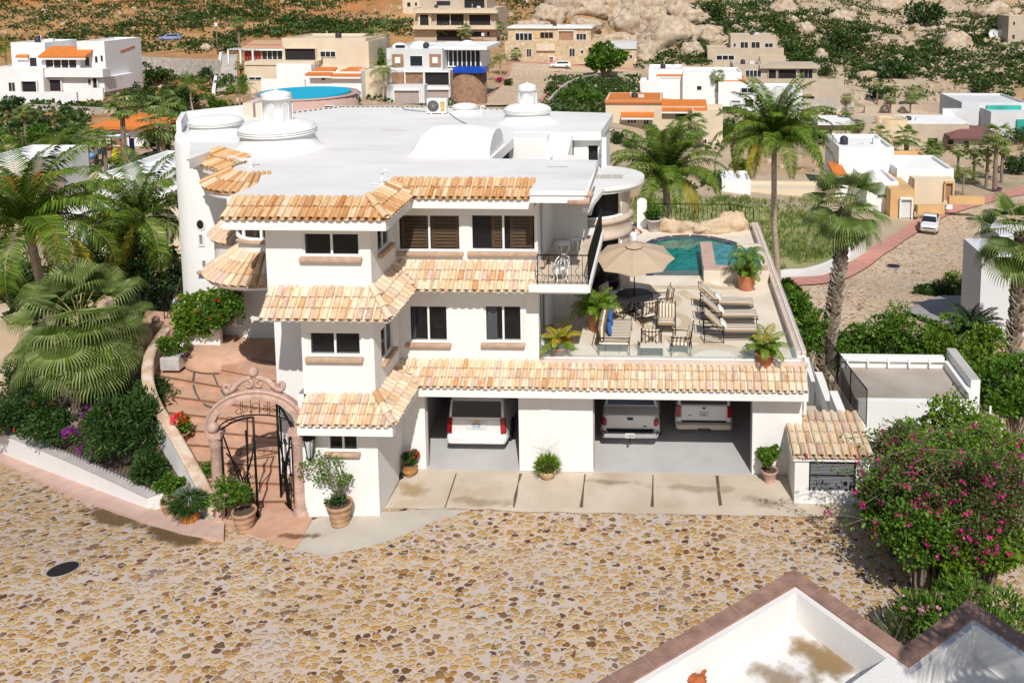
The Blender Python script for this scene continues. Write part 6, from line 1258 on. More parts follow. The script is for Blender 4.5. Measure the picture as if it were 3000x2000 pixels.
pp_ = WZ(1456, 606, ZT); person('person', 'woman in white top by the pool shading her eyes', (pp_.x, pp_.y, ZT), (.2, -1, -.1), stand, dict(skin=skin, hair=hairm, top=wcl, bottom=wcl))
bent = dict(pel=(0, .25, .75), chest=(0, .0, .98), neck=(0, -.2, 1.02), head0=(0, -.28, 1.0), shL=(-.17, -.12, 1.0), shR=(.17, -.12, 1.0), elL=(-.2, -.2, .72), wrL=(-.15, -.3, .5), haL=(-.13, -.34, .44), elR=(.2, -.2, .72), wrR=(.15, -.3, .5), haR=(.13, -.34, .44), hiL=(-.1, .25, .72), hiR=(.1, .25, .72), knL=(-.1, .05, .42), knR=(.1, .05, .42), anL=(-.1, .15, .07), anR=(.1, .15, .07), toL=(-.1, .0, .03), toR=(.1, .0, .03))
pg = WZ(400, 752, 1.8); person('person', 'person in pale blue shirt bending behind the curved wall', (pg.x, pg.y+.6, 1.8), (.3, -.9, -.2), bent, dict(skin=skin, hair=hairm, top=bcl, bottom=M('grey_cloth', (.3,.33,.4), .9), skirt=[(-.5, .17, .14), (.0, .16, .13), (.08, .155, .12)]))
# ---------------- terrace furniture ----------------
stripe = M('striped_cushion', (.62,.55,.44), .9, .04, 3)
def stripes(name, a, b, axis, f):
    m = M(name, a, .9, .03, 3); t = m.node_tree; N = t.nodes; L = t.links; bs = N['Principled BSDF']; tc = N.new('ShaderNodeTexCoord'); sp = N.new('ShaderNodeSeparateXYZ'); L.new(tc.outputs['Object'], sp.inputs[0])
    mu = N.new('ShaderNodeMath'); mu.operation = 'MULTIPLY'; mu.inputs[1].default_value = f; L.new(sp.outputs[axis], mu.inputs[0]); fr = N.new('ShaderNodeMath'); fr.operation = 'FRACT'; L.new(mu.outputs[0], fr.inputs[0])
    gt = N.new('ShaderNodeMath'); gt.operation = 'GREATER_THAN'; gt.inputs[1].default_value = .5; L.new(fr.outputs[0], gt.inputs[0]); mx = N.new('ShaderNodeMixRGB'); L.new(gt.outputs[0], mx.inputs[0]); mx.inputs[1].default_value = (*a, 1); mx.inputs[2].default_value = (*b, 1); L.new(mx.outputs[0], bs.inputs['Base Color']); return m
cx_, cy_ = (.72,.67,.57), (.30,.20,.11)
stX, stY = stripes('stripe_cushion_x', cx_, cy_, 0, 9), stripes('stripe_cushion_y', cx_, cy_, 1, 8)
pilw = M('pillow_white', (.72,.69,.62), .9, .04, 4, .2, 10); blue = M('blue_pillow', (.03,.12,.36), .9, .1, 4, .2, 15)
def cushion(mb, c, u, v, w, mi=0, puff=.3):
    """soft box: u, v, w half vectors, rounded towards the rim"""
    c, u, v, w = V(c), V(u), V(v), V(w); n = 8; vs = []
    for s_ in (-1, 1):
        for i in range(n+1):
            for j in range(n+1):
                a, b = -1+2*i/n, -1+2*j/n; h = (1-abs(a)**6)**.5*(1-abs(b)**6)**.5; vs.append(c+u*a+v*b+w*s_*(1-puff+puff*h if h > .01 else .35))
    k = (n+1)**2; fs = []
    for i in range(n):
        for j in range(n): q = i*(n+1)+j; fs.append((q, q+1, q+n+2, q+n+1)); fs.append((k+q, k+q+n+1, k+q+n+2, k+q+1))
    for i in range(n):
        for q0, q1 in ((i, i+1), (n*(n+1)+i+1, n*(n+1)+i)): fs.append((q0, k+q0, k+q1, q1))
        for q0, q1 in (((i+1)*(n+1), i*(n+1)), (i*(n+1)+n, (i+1)*(n+1)+n)): fs.append((q0, k+q0, k+q1, q1))
    mb.add(vs, fs, mi, True)
def lounger():
    r = thing('sun_lounger', 'x', 'sun lounger', (0, 0, 0), 'striped sun loungers by the glass screen'); W2 = .34
    mb = MB()
    for s_ in (-1, 1):
        mb.tube([(0, s_*W2, .30), (1.95, s_*W2, .32)], .018, 6); mb.tube([(.02, s_*W2, .42), (.62, s_*W2, .43)], .014, 6); mb.tube([(.68, s_*W2, .34), (.3, s_*W2, .62), (-.02, s_*W2, .95), (-.06, s_*W2, 1.0)], .016, 6)
        mb.tube([(-.0, s_*W2, .55), (.62, s_*W2, .56)], .013, 5)
    for x in (.0, .66, 1.93): mb.tube([(x, -W2, .30), (x, W2, .30)], .014, 5)
    mb.tube([(-.05, -W2, .98), (-.05, W2, .98)], .014, 5); mb.tube([(.05, -W2, .05), (.66, -W2, .05)], .012, 5)
    mb.build('frame', bronze, r)
    for x in (.03, .66, 1.88):
        for s_ in (-1, 1): mb = MB(); mb.tube([(x, s_*W2, .56 if x < 1 else .32), (x-.02 if x < .1 else x, s_*W2, 0)], .016, 6); mb.ball((x, s_*W2, .58 if x < 1 else .33), .025, 8); mb.build('leg', bronze, r)
    mb = MB(); cushion(mb, (1.28, 0, .40), (.66, 0, 0), (0, .31, 0), (0, 0, .06)); mb.build('seat_cushion', stY, r)
    mb = MB(); u = V((-.60, 0, .56)); cushion(mb, (.34, 0, .70), u*.52, (0, .31, 0), V((.56, 0, .60))*.065); mb.build('back_cushion', stY, r)
    mb = MB(); cushion(mb, (.66, 0, .56), V((-.09, 0, .09)), (0, .22, 0), V((.045, 0, .05)), puff=.6); mb.build('head_pillow', pilw, r); return r
def chair(kind='arm'):
    r = thing('patio_armchair', 'x', 'armchair', (0, 0, 0)); w = .32; mb = MB()      # faces -y
    for s_ in (-1, 1): mb.tube([(s_*w, -.32, .62), (s_*w, .2, .62), (s_*w, .32, .66)], .016, 6); mb.tube([(s_*w, .26, .3), (s_*w, .36, .92)], .018, 6); mb.ball((s_*w, .37, .95), .028, 8); mb.ball((s_*w, -.32, .65), .025, 8)
    mb.tube([(-w, .35, .88), (0, .37, .86), (w, .35, .88)], .014, 6); mb.tube([(-w, -.3, .3), (w, -.3, .3)], .014, 5); mb.tube([(-w, .28, .32), (w, .28, .32)], .014, 5)
    mb.tube([(-w, .29, .36), (w, .36, .86)], .011, 5); mb.tube([(w, .29, .36), (-w, .36, .86)], .011, 5); ring = [(.07*math.cos(a), .33, .61+.07*math.sin(a)) for a in [PI*i/6 for i in range(12)]]; mb.tube(ring, .012, 5, closed=True)
    for s_ in (-1, 1): mb.tube([(s_*w, -.3, .1), (0, 0, .2), (s_*w, .28, .1)], .009, 5)
    mb.build('frame', bronze, r)
    for x in (-w, w):
        for y in (-.31, .28): mb = MB(); mb.tube([(x, y, .64 if y < 0 else .34), (x, y+(.04 if y > 0 else 0), 0)], .017, 6); mb.build('leg', bronze, r)
    mb = MB(); cushion(mb, (0, -.02, .38), (.29, 0, 0), (0, .29, 0), (0, 0, .07)); mb.build('seat_cushion', stY if kind != 'dining' else stX, r)
    mb = MB(); cushion(mb, (0, .25, .65), (.28, 0, 0), V((0, .045, .25)), V((0, .07, -.012))); mb.build('back_cushion', stX, r); return r
L0 = lounger(); spots = [((1617, 788), 'nearest of the three sun loungers, just behind the front right palm pot'), ((1613, 754), 'middle sun lounger with checked cushion edge'), ((1608, 722), 'farthest sun lounger, the one nearest the raised spa')]
for i, (q, lab) in enumerate(spots):
    p = WZ(*q, ZT); o = L0 if i == 0 else dup(L0); o.location = (p.x, p.y+.34, ZT+.005); o['label'] = lab; o.rotation_euler = (0, 0, R((0, 2, -2)[i]))
A0 = chair(); q = [((1530, 771), 0, 'armchair facing the street behind the pale low table'), ((1496, 820), PI, 'armchair with crossed iron back turned away from the street'), ((1566, 820), -PI/2-.08, 'bronze armchair standing sideways between low table and loungers')]
for i, (px_, rz, lab) in enumerate(q):
    p = WZ(*px_, ZT); o = A0 if i == 0 else dup(A0); o.location = (p.x, p.y+.34, ZT+.005); o.rotation_euler = (0, 0, rz); o['label'] = lab; o['group'] = 'bronze patio armchairs'
tcn = WZ(1457, 677, ZT+.72)
for i, (a, lab) in enumerate(((12, 'dining chair on the right of the black mesh table'), (-62, 'dining chair at the front of the mesh table'), (-140, 'dining chair beside the big terracotta pot at the mesh table'), (150, 'dining chair half hidden behind the mesh table'))):
    o = dup(A0); o.name = 'dining_chair'; an = R(a); o.location = (tcn.x+1.05*math.cos(an), tcn.y+.95*math.sin(an), ZT+.005); o.rotation_euler = (0, 0, an-PI/2); o['label'] = lab; o['category'] = 'dining chair'; o['group'] = 'chairs around the parasol table'
t = thing('mesh_table', 'round black mesh dining table under the beige parasol', 'table', (tcn.x, tcn.y, ZT)); mb = MB(); mb.lathe((tcn.x, tcn.y, ZT+.72), [(.68, -.02), (.69, 0), (.67, .015), (.001, .012)], 40); mb.build('tabletop', M('black_mesh', (.018,.014,.016), .5, .2, 40, .4, 90), t)
for i in range(4): a = PI/4+i*PI/2; mb = MB(); mb.tube([(tcn.x+.1*math.cos(a), tcn.y+.1*math.sin(a), ZT+.7), (tcn.x+.22*math.cos(a), tcn.y+.22*math.sin(a), ZT+.35), (tcn.x+.5*math.cos(a), tcn.y+.5*math.sin(a), ZT)], .018, 6); mb.build('leg', bronze, t)
um = thing('parasol', 'beige octagonal parasol standing through the mesh table', 'parasol', (tcn.x, tcn.y, ZT)); zc = WY(1457, 592, tcn.y).z; ru = 1.46
mb = MB(); mb.tube([(tcn.x, tcn.y, ZT+.02), (tcn.x, tcn.y, zc+.47)], .022, 8); mb.build('pole', bronze, um); mb = MB(); mb.lathe((tcn.x, tcn.y, ZT), [(.26, 0), (.25, .06), (.08, .12), (.04, .25)], 20); mb.build('base', bronze, um)
cano = M('beige_canvas', (.47,.36,.25), .85, .05, 1.5, .1, 30); mb = MB(); K = 8; tl_ = .13
ctr = V((tcn.x, tcn.y, zc+.47)); rim = []; ntr = V((0, -tl_, 0))
for i in range(K): a = 2*PI*i/K; rim.append(V((tcn.x+ru*math.cos(a), tcn.y+ru*math.sin(a), zc+ru*math.sin(a)*tl_)))
ap_ = ctr+V((0, 0, .0)); m1 = [ap_*.5+r_*.5+EZ*.07 for r_ in rim]
for i in range(K):
    j = (i+1) % K; a, b = rim[i], rim[j]; mid_ = (a+b)/2; mid_ = mid_+(ap_-mid_)*.035-EZ*.0; mm = (m1[i]+m1[j])/2-EZ*.03
    mb.add([ap_, m1[i], mm, m1[j], a, mid_, b], [(0, 1, 2), (0, 2, 3), (1, 4, 5, 2), (2, 5, 6, 3)]); mb.add([a, mid_, b, b-EZ*.03, mid_-EZ*.03, a-EZ*.03], [(0, 5, 4, 1), (1, 4, 3, 2)])
mb.build('canopy', cano, um); mb = MB(); cp_ = [ap_+(r_-ap_)*.23+EZ*.10 for r_ in rim]; mb.add([ap_+EZ*.10]+cp_, [(0, i+1, (i+1) % K+1) for i in range(K)]); mb.tube([*cp_], .006, 4, closed=True); mb.build('vent_cap', cano, um)
for i in range(K): mb = MB(); mb.tube([ap_-EZ*.02, m1[i]-EZ*.02, rim[i]-EZ*.02], .008, 4); mb.build('rib', bronze, um)
# sofa
p = WZ(1375, 821, ZT); sx = p.x; sy0 = p.y+.1; SL = 2.1; so_ = thing('patio_sofa', 'striped patio sofa with two blue pillows by the side wall', 'sofa', (sx+.4, sy0+1, ZT)); mb = MB()
for y in (sy0, sy0+SL): mb.tube([(sx, y, ZT+.62), (sx+.98, y, ZT+.60)], .018, 6); mb.tube([(sx-.08, y, ZT+.95), (sx, y, ZT+.3), (sx+.0, y, ZT)], .018, 6); mb.ball((sx-.09, y, ZT+.97), .03, 8); mb.ball((sx+.98, y, ZT+.63), .028, 8)
for y in (sy0+SL*.33, sy0+SL*.66): mb.tube([(sx-.08, y, ZT+.92), (sx, y, ZT+.3)], .012, 5)
mb.tube([(sx-.08, sy0, ZT+.92), (sx-.08, sy0+SL, ZT+.92)], .016, 6); mb.tube([(sx+.7, sy0, ZT+.28), (sx+.7, sy0+SL, ZT+.28)], .016, 6); mb.tube([(sx, sy0, ZT+.28), (sx, sy0+SL, ZT+.28)], .016, 6); mb.build('frame', bronze, so_)
for y in (sy0, sy0+SL): mb = MB(); mb.tube([(sx+.98, y, ZT+.62), (sx+.98, y, ZT)], .018, 6); mb.build('leg', bronze, so_)
mb = MB(); cushion(mb, (sx+.50, sy0+SL/2, ZT+.40), (.50, 0, 0), (0, SL/2-.04, 0), (0, 0, .08)); mb.build('seat_cushion', stY, so_)
for i in range(3): mb = MB(); cushion(mb, (sx+.08, sy0+SL*(i+.5)/3, ZT+.72), V((-.03, 0, .24)), (0, SL/6-.02, 0), V((.085, 0, .01)), puff=.5); mb.build('back_cushion', stX, so_)
for i, (f, lab) in enumerate(((.30, 'blue pillow at the near end of the striped sofa'), (.68, 'larger blue pillow at the far end of the striped sofa'))):
    mb = MB(); cushion(mb, (0, 0, 0), V((-.05, 0, .2)), (0, .22, 0), V((.07, 0, .02)), puff=.7); o = solo(mb, 'throw_pillow', blue, lab, 'pillow', 'blue pillows'); o.location = (sx+.29, sy0+SL*f, ZT+.68); o.rotation_euler = (.35*(1 if i else -1), .12, .1)
# pale low table
a, b = WZ(1470, 797, ZT+.45), WZ(1526, 768, ZT+.45); t = thing('low_table', 'low cream stone-topped table between the armchairs', 'coffee table', ((a.x+b.x)/2, (a.y+b.y)/2, ZT)); mb = MB(); mb.box(a.x, b.x, a.y, b.y, ZT+.42, ZT+.455); mb.build('tabletop', M('cream_top', (.66,.58,.47), .6, .05, 2), t, .01)
for x in (a.x+.06, b.x-.06):
    for y in (a.y+.06, b.y-.06): mb = MB(); mb.tube([(x, y, ZT+.42), (x, y, ZT)], .018, 6); mb.build('leg', bronze, t)
mb = MB(); mb.tube([(a.x+.06, a.y+.06, ZT+.1), (b.x-.06, b.y-.06, ZT+.1)], .01, 5); mb.build('stretcher', bronze, t)
# terrace pots with small palms
def potpalm(q, r_, h, kind, mat, lab, n, L, az0=0, yel=0, fl=None, el0=86, ll=.28):
    p = WZ(*q, ZT) if len(q) == 2 else V(q); root = pot(p, r_, h, kind, mat, lab, cat='potted palm', group='terracotta pots on the terrace'); mb = MB()
    for i in range(n): f = i/n; frond(mb, p+EZ*h*.9, az0+i*2.4, R(el0-48*f), L*rnd.uniform(.8, 1.1), ll, n=24, droop=.6+.5*f, w=.02, mi=2 if i < yel else 0, rach=2 if i < yel else 1, rr=.008)
    mb.build('fronds', [LIME, stalk, YEL], root)
    if fl: mound(root, p+EZ*(h+.12), (r_*.85, r_*.8, .2), 260, .09, GREEN, fl, 22, 6, fs=.07)
    return root
potpalm((1370, 757), .36, .66, 'plain', terra, 'large orange terracotta pot with a lush palm beside the sofa', 26, 1.05, ll=.4)
potpalm((1285, 821), .35, .42, 'plain', terra, 'low wide terracotta pot with yellowing fronds and red flowers', 13, .95, .4, 9, RED)
potpalm((1714, 664), .35, .62, 'tall', terra, 'tall terracotta pot with palm and orange flowers beside the spa', 11, .85, .2, 1, ORG, 85)
potpalm((1757, 838), .34, .45, 'plain', terra, 'terracotta pot with palm in the front right terrace corner', 16, .95, .9, 2, PINK)
r1 = [o for o in S.objects if o.get('label', '').startswith('tall terracotta')][0]; p = V(r1.location); mb = MB(); mb.tube([p+EZ*.55, p+V((.02, 0, 1.25))], [.04, .03], 8)
for i in range(14): f = i/14; frond(mb, p+EZ*1.22, i*2.4, R(75-80*f), .95, .34, n=22, droop=1.1, w=.02, mi=1, rach=2, rr=.008)
mb.build('palm_top', [ptrunk, GREEN, stalk], r1)
st_ = WZ(1502, 531, ZT); r1 = pot(st_, .38, .62, 'plain', st, 'ringed pale stone pot with a round green bush by the pool railing'); mound(r1, st_+EZ*.95, (.5, .5, .42), 900, .12, GREEN, None, 0, 9)
# pool, spa, rocks, railing
def water_mat(name, a, b):
    m = M(name, a, .04, 0, 1, col2=b, thr=(.35, .65)); t = m.node_tree; N = t.nodes; n_ = [x for x in N if x.type == 'TEX_NOISE'][0]; n_.inputs['Scale'].default_value = 2.2; n_.inputs['Distortion'].default_value = 1.5
    w_ = N.new('ShaderNodeTexNoise'); w_.inputs['Scale'].default_value = 5; w_.inputs['Detail'].default_value = 3; bp = N.new('ShaderNodeBump'); bp.inputs['Strength'].default_value = .5; bp.inputs['Distance'].default_value = .05; t.links.new(w_.outputs[0], bp.inputs['Height']); t.links.new(bp.outputs[0], N['Principled BSDF'].inputs['Normal']); N['Principled BSDF'].inputs['Specular IOR Level'].default_value = .5; return m
wm = water_mat('pool_water', (.0,.10,.085), (.01,.24,.19)); n_ = None
pts = [(p[0], p[1]) for p in pc]; mb = MB(); slab(mb, pts+[(4.15, pc[-1][1]), (4.15, 34.7)], ZT-.12, ZT-.07, 0, 0); tag(mb.build('water', wm), kind='structure')
mb = MB()
for i in range(len(pc)-1):
    a, b = V((*pc[i], 0)), V((*pc[i+1], 0)); d = (b-a).normalized(); s_ = V((-d.y, d.x, 0)); mb.quad(a+EZ*ZT, b+EZ*ZT, b+EZ*(ZT-.5), a+EZ*(ZT-.5)); mb.quad(a+EZ*(ZT+.006)+s_*.3, b+EZ*(ZT+.006)+s_*.3, b+EZ*(ZT+.006), a+EZ*(ZT+.006))
mb.build('pool_coping', [M('pool_rim', (.03,.04,.10), .4, .2, 4)], villa)
mb = MB(); mb.box(pc[0][0]-.02, 1.75, 34.7, 35.45, ZT-.08, ZT-.045); mb.build('overflow_edge', M('mosaic_grey', (.12,.16,.16), .4, .6, 22, .4, 40), villa)
a = WZ(1616, 648, ZT); mb = MB(); X0, X1, Y0, Y1, zz = a.x, 4.15, a.y, a.y+3.6, ZT+.52
for x0, x1, y0, y1 in ((X0, X1, Y0, Y0+.45), (X0, X0+.5, Y0+.451, Y1), (X0+1.6, X1, Y1-.4, Y1), (X1-.25, X1, Y0+.451, Y1-.401)): mb.box(x0, x1, y0, y1, ZT-.5, zz)
mb.build('spa_wall', M('spa_tiles', (.66,.58,.46), .7, .08, 2, .1, 10), villa, .03); mb = MB(); mb.box(X0+.01, X1-.01, Y0-.02, Y0+.46, zz+.001, zz+.05); mb.box(X0-.02, X0+.51, Y0+.461, Y1, zz+.001, zz+.05); mb.build('spa_coping', M('pink_coping', (.52,.36,.29), .8, .1, 3), villa, .02)
mb = MB(); mb.box(X0+.501, X1-.251, Y0+.451, Y1-.01, zz-.2, zz-.1); tag(mb.build('water', water_mat('spa_water', (.02,.17,.16), (.10,.32,.32))), kind='structure')
rock = M('sandstone_rock', (.50,.36,.22), .9, .25, 2, .6, 8, col2=(.66,.52,.36)); mix_layer(rock, (.42,.22,.09), 1.5, .55, .7, .6)
def boulder(c, r_, sc=(1, 1, 1), seed=0, mat=None, name='boulder', label=None, group=None, n=16):
    rs = random.Random(seed); mb = MB(); mb.ball((0, 0, 0), 1, n); o3 = V((rs.random()*50, rs.random()*50, 0)); vs = []
    for p in mb.v:
        v = V(p); d = mn.noise(v*1.1+o3)*.45+mn.noise(v*2.7+o3)*.18-(abs(mn.noise(v*2.1+o3*1.3))*.35-.1 if n > 20 else 0)-(max(0, .1-abs(mn.noise(v*3.5+o3)))*1.2 if n > 20 else 0)+(mn.noise(v*7+o3)*.06 if n > 20 else 0); v = v*(1+d); v = V((v.x*sc[0], v.y*sc[1], v.z*sc[2]))*r_; vs.append(tuple(v+V(c)))
    mb.v = vs; root = mb.build(name, mat or rock); 
    return tag(root, label, 'rock', group) if label else root
rkx = ((1545, 520, .55, (1.3,.7,.8)), (1580, 522, .48, (1.2,.7,.8)), (1640, 520, .55, (1.6,.8,.8)), (1682, 516, .62, (1.2,.8,1.05)), (1612, 524, .4, (1.2,.7,.7)))
for i, ((x, y, r_, sc), lab) in enumerate(zip(rkx, ('leftmost boulder of the poolside rockery', 'second boulder in the poolside rockery', 'long flat boulder in the middle of the poolside rockery', 'tallest boulder at the right of the rockery', 'small boulder between two larger ones by the pool'))): p = WZ(x, y+12, ZT); boulder((p.x, p.y, ZT+.2), r_, sc, i, n=26, label=lab, group='poolside rockery')
pr_ = thing('pool_railing', 'black wrought iron railing behind the pool rockery', 'railing', WZ(1600, 530, ZT)); a, b, c = WZ(1478, 535, ZT), WZ(1640, 520, ZT), WZ(1706, 540, ZT); a.y = b.y = 42.3; c.x = 4.3; railing(pr_, (a.x, 42.3, ZT), (b.x+.8, 42.3, ZT), 1.0, .22, belly=.05, r_=.018); railing(pr_, (b.x+.8, 42.3, ZT), (4.28, 41.6, ZT), 1.0, .22, belly=.05, r_=.018)
wp = WZ(1462, 545, ZT); mb = MB(); mb.box(wp.x-.02, wp.x+.45, wp.y+1.5, wp.y+1.7, ZT, ZT+1.35); mb.ball((wp.x+.2, wp.y+1.6, ZT+1.35), .23, 12, sc=(1, .45, .6)); solo(mb, 'garden_pier', white, 'white rounded pier beside the tower and pool', 'pier')
# balcony furniture
def ironchair(loc, rz, lab):
    r = thing('iron_chair', lab, 'chair', (0, 0, 0), 'white iron balcony chairs'); mb = MB(); mb.lathe((0, 0, .43), [(.22, 0), (.23, .015), (.001, .02)], 14); mb.build('seat', fasc, r)
    for a in (45, 135, 225, 315): mb = MB(); c, s_ = math.cos(R(a)), math.sin(R(a)); mb.tube(spl([(c*.2, s_*.2, .43), (c*.26, s_*.26, .3), (c*.19, s_*.19, .12), (c*.27, s_*.27, 0)], 3), [.028]*4+[.02]*3+[.018]*3, 6); mb.build('leg', fasc, r)
    mb = MB(); mb.tube(spl([(-.2, .16, .43), (-.24, .22, .7), (-.12, .25, .88), (0, .26, .92), (.12, .25, .88), (.24, .22, .7), (.2, .16, .43)], 4), .018, 6)
    for x in (-.13, -.05, .05, .13): mb.tube(spl([(x*.7, .18, .45), (x*1.5, .22, .62), (x*.5, .24, .75), (x, .25, .88)], 3), .011, 5)
    for x in (-.1, .1): mb.tube([(x+.06*math.cos(a), .235, .68+.07*math.sin(a)) for a in [PI*i/5 for i in range(10)]], .010, 5, closed=True)
    mb.tube(spl([(-.22, .2, .62), (-.28, .0, .64), (-.24, -.12, .6), (-.2, -.14, .45)], 3), .014, 5); mb.tube(spl([(.22, .2, .62), (.28, .0, .64), (.24, -.12, .6), (.2, -.14, .45)], 3), .014, 5); mb.build('backrest', fasc, r); r.location = loc; r.rotation_euler = (0, 0, rz)
p = WZ(1285, 650, BZ); ironchair((p.x, p.y+.15, BZ), PI+.5, 'white iron chair at the front balcony railing'); p = WZ(1312, 583, BZ); ironchair((p.x+.1, p.y+.3, BZ), -.3, 'white iron chair against the balcony back wall')
p = WZ(1292, 592, BZ); t = thing('iron_table', 'small round white iron table between the balcony chairs', 'table', (p.x, p.y, BZ)); mb = MB(); mb.lathe((p.x, p.y, BZ+.5), [(.29, 0), (.3, .02), (.001, .025)], 20); mb.build('tabletop', fasc, t)
for a in (30, 150, 270): mb = MB(); c, s_ = math.cos(R(a)), math.sin(R(a)); mb.tube(spl([(p.x+c*.2, p.y+s_*.2, BZ+.5), (p.x+c*.25, p.y+s_*.25, BZ+.3), (p.x+c*.14, p.y+s_*.14, BZ+.15), (p.x+c*.27, p.y+s_*.27, BZ)], 3), .018, 6); mb.build('leg', fasc, t)
# air conditioners
def aircon(p, lab, w=.9, h=.72):
    r = thing('air_conditioner', lab, 'air conditioner', p, 'rooftop air conditioners'); x, y, z = p; mb = MB(); mb.box(x-w/2, x+w/2, y, y+.34, z+.05, z+h); mb.box(x-w*.35, x-w*.25, y+.02, y+.3, z, z+.05); mb.box(x+w*.25, x+w*.35, y+.02, y+.3, z, z+.05); mb.build('case', fasc, r, .015)
    mb = MB(); k = MB(); c = V((x-w*.17, y-.005, z+h*.53))
    mb.add([c+V((.27*math.cos(a), 0, .27*math.sin(a))) for a in [2*PI*i/24 for i in range(24)]], [tuple(range(24))]); mb.build('fan_recess', M('fan_dark', (.06,.055,.055), .7), r)
    for q in range(1, 6): k.tube([c+V((.05*q*math.cos(a), -.012, .05*q*math.sin(a))) for a in [2*PI*i/20 for i in range(20)]], .005, 4, closed=True)
    for i in range(8): a = PI*i/8; k.tube([c+V((.27*math.cos(a), -.015, .27*math.sin(a))), c-V((.27*math.cos(a), .015, .27*math.sin(a)))], .005, 4)
    k.build('fan_grille', M('grille_grey', (.35,.33,.33), .5), r); mb = MB(); mb.box(x+w*.2, x+w*.42, y-.008, y-.002, z+h*.2, z+h*.85); mb.build('label_plate', M('ochre_label', (.55,.36,.12), .6, .5, 9), r)
p = P2(1003, 263); aircon((p[0], p[1], ZR), 'air conditioning unit standing on the back edge of the white roof')
p = WY(1229, 345, 32.6); aircon((p.x, 32.6, 7.9), 'air conditioning unit sunk in the roof courtyard', .85, 1.0)
# ---------------- hillside houses ----------------
cream = M('cream_plaster', (.66,.55,.40), .85, .06, .5, .1, 8); tanp = M('tan_plaster', (.50,.41,.31), .85, .08, .5, .1, 8); greyw = M('grey_white_plaster', (.62,.62,.62), .85, .05, .5); hwhite = M('house_white', (.80,.79,.77), .85, .04, .4, .05, 8)
mix_layer(hwhite, (.60,.56,.5), .5, .6, .8, .4); ochre = M('ochre_plaster', (.60,.38,.17), .85, .1, .6); pinkp = M('pink_plaster', (.50,.33,.28), .85, .06, .5); redp = M('red_plaster', (.38,.07,.05), .85, .1, .5)
otile = M('orange_roof_tile', (.62,.19,.035), .8, .25, 3, .5, 9, stretch=(6, 1, 1)); mix_layer(otile, (.40,.11,.03), .8, .55, .8, .5); ptile = M('purple_roof_tile', (.20,.09,.08), .8, .4, 5, .5, 9, stretch=(6, 1, 1)); paletile = M('pale_roof_tile', (.52,.33,.20), .8, .2, 3, .5, 9, stretch=(6, 1, 1))
stonew = cobble('rubble_masonry', 1.6, (.02, .12), [(.55,.38,.20,0), (.68,.52,.30,.4), (.50,.30,.13,.7), (.75,.62,.44,1)], (.50,.42,.32), strength=.5)
greystone = cobble('grey_masonry', 1.4, (.03, .16), [(.42,.38,.33,0), (.55,.50,.44,.5), (.36,.30,.25,.8), (.6,.56,.5,1)], (.42,.38,.34), strength=.5)
brickw = M('brown_masonry', (.26,.15,.09), .9, .3, 2, .4, 4); timber = M('timber_panel', (.34,.19,.11), .8, .2, 1); teal = M('teal_glass', (.02,.35,.28), .1, .3, .3, spec=.8); bpool = M('blue_pool_tile', (.01,.07,.45), .2, .2, 1)
garaged = M('garage_door_taupe', (.38,.32,.28), .7, .05, 1, .1, 3)
def px2(x0, x1, y0, y1, Y): a, b, c, d = rect(x0, x1, y0, y1, Y); return min(a, b), max(a, b), c, d
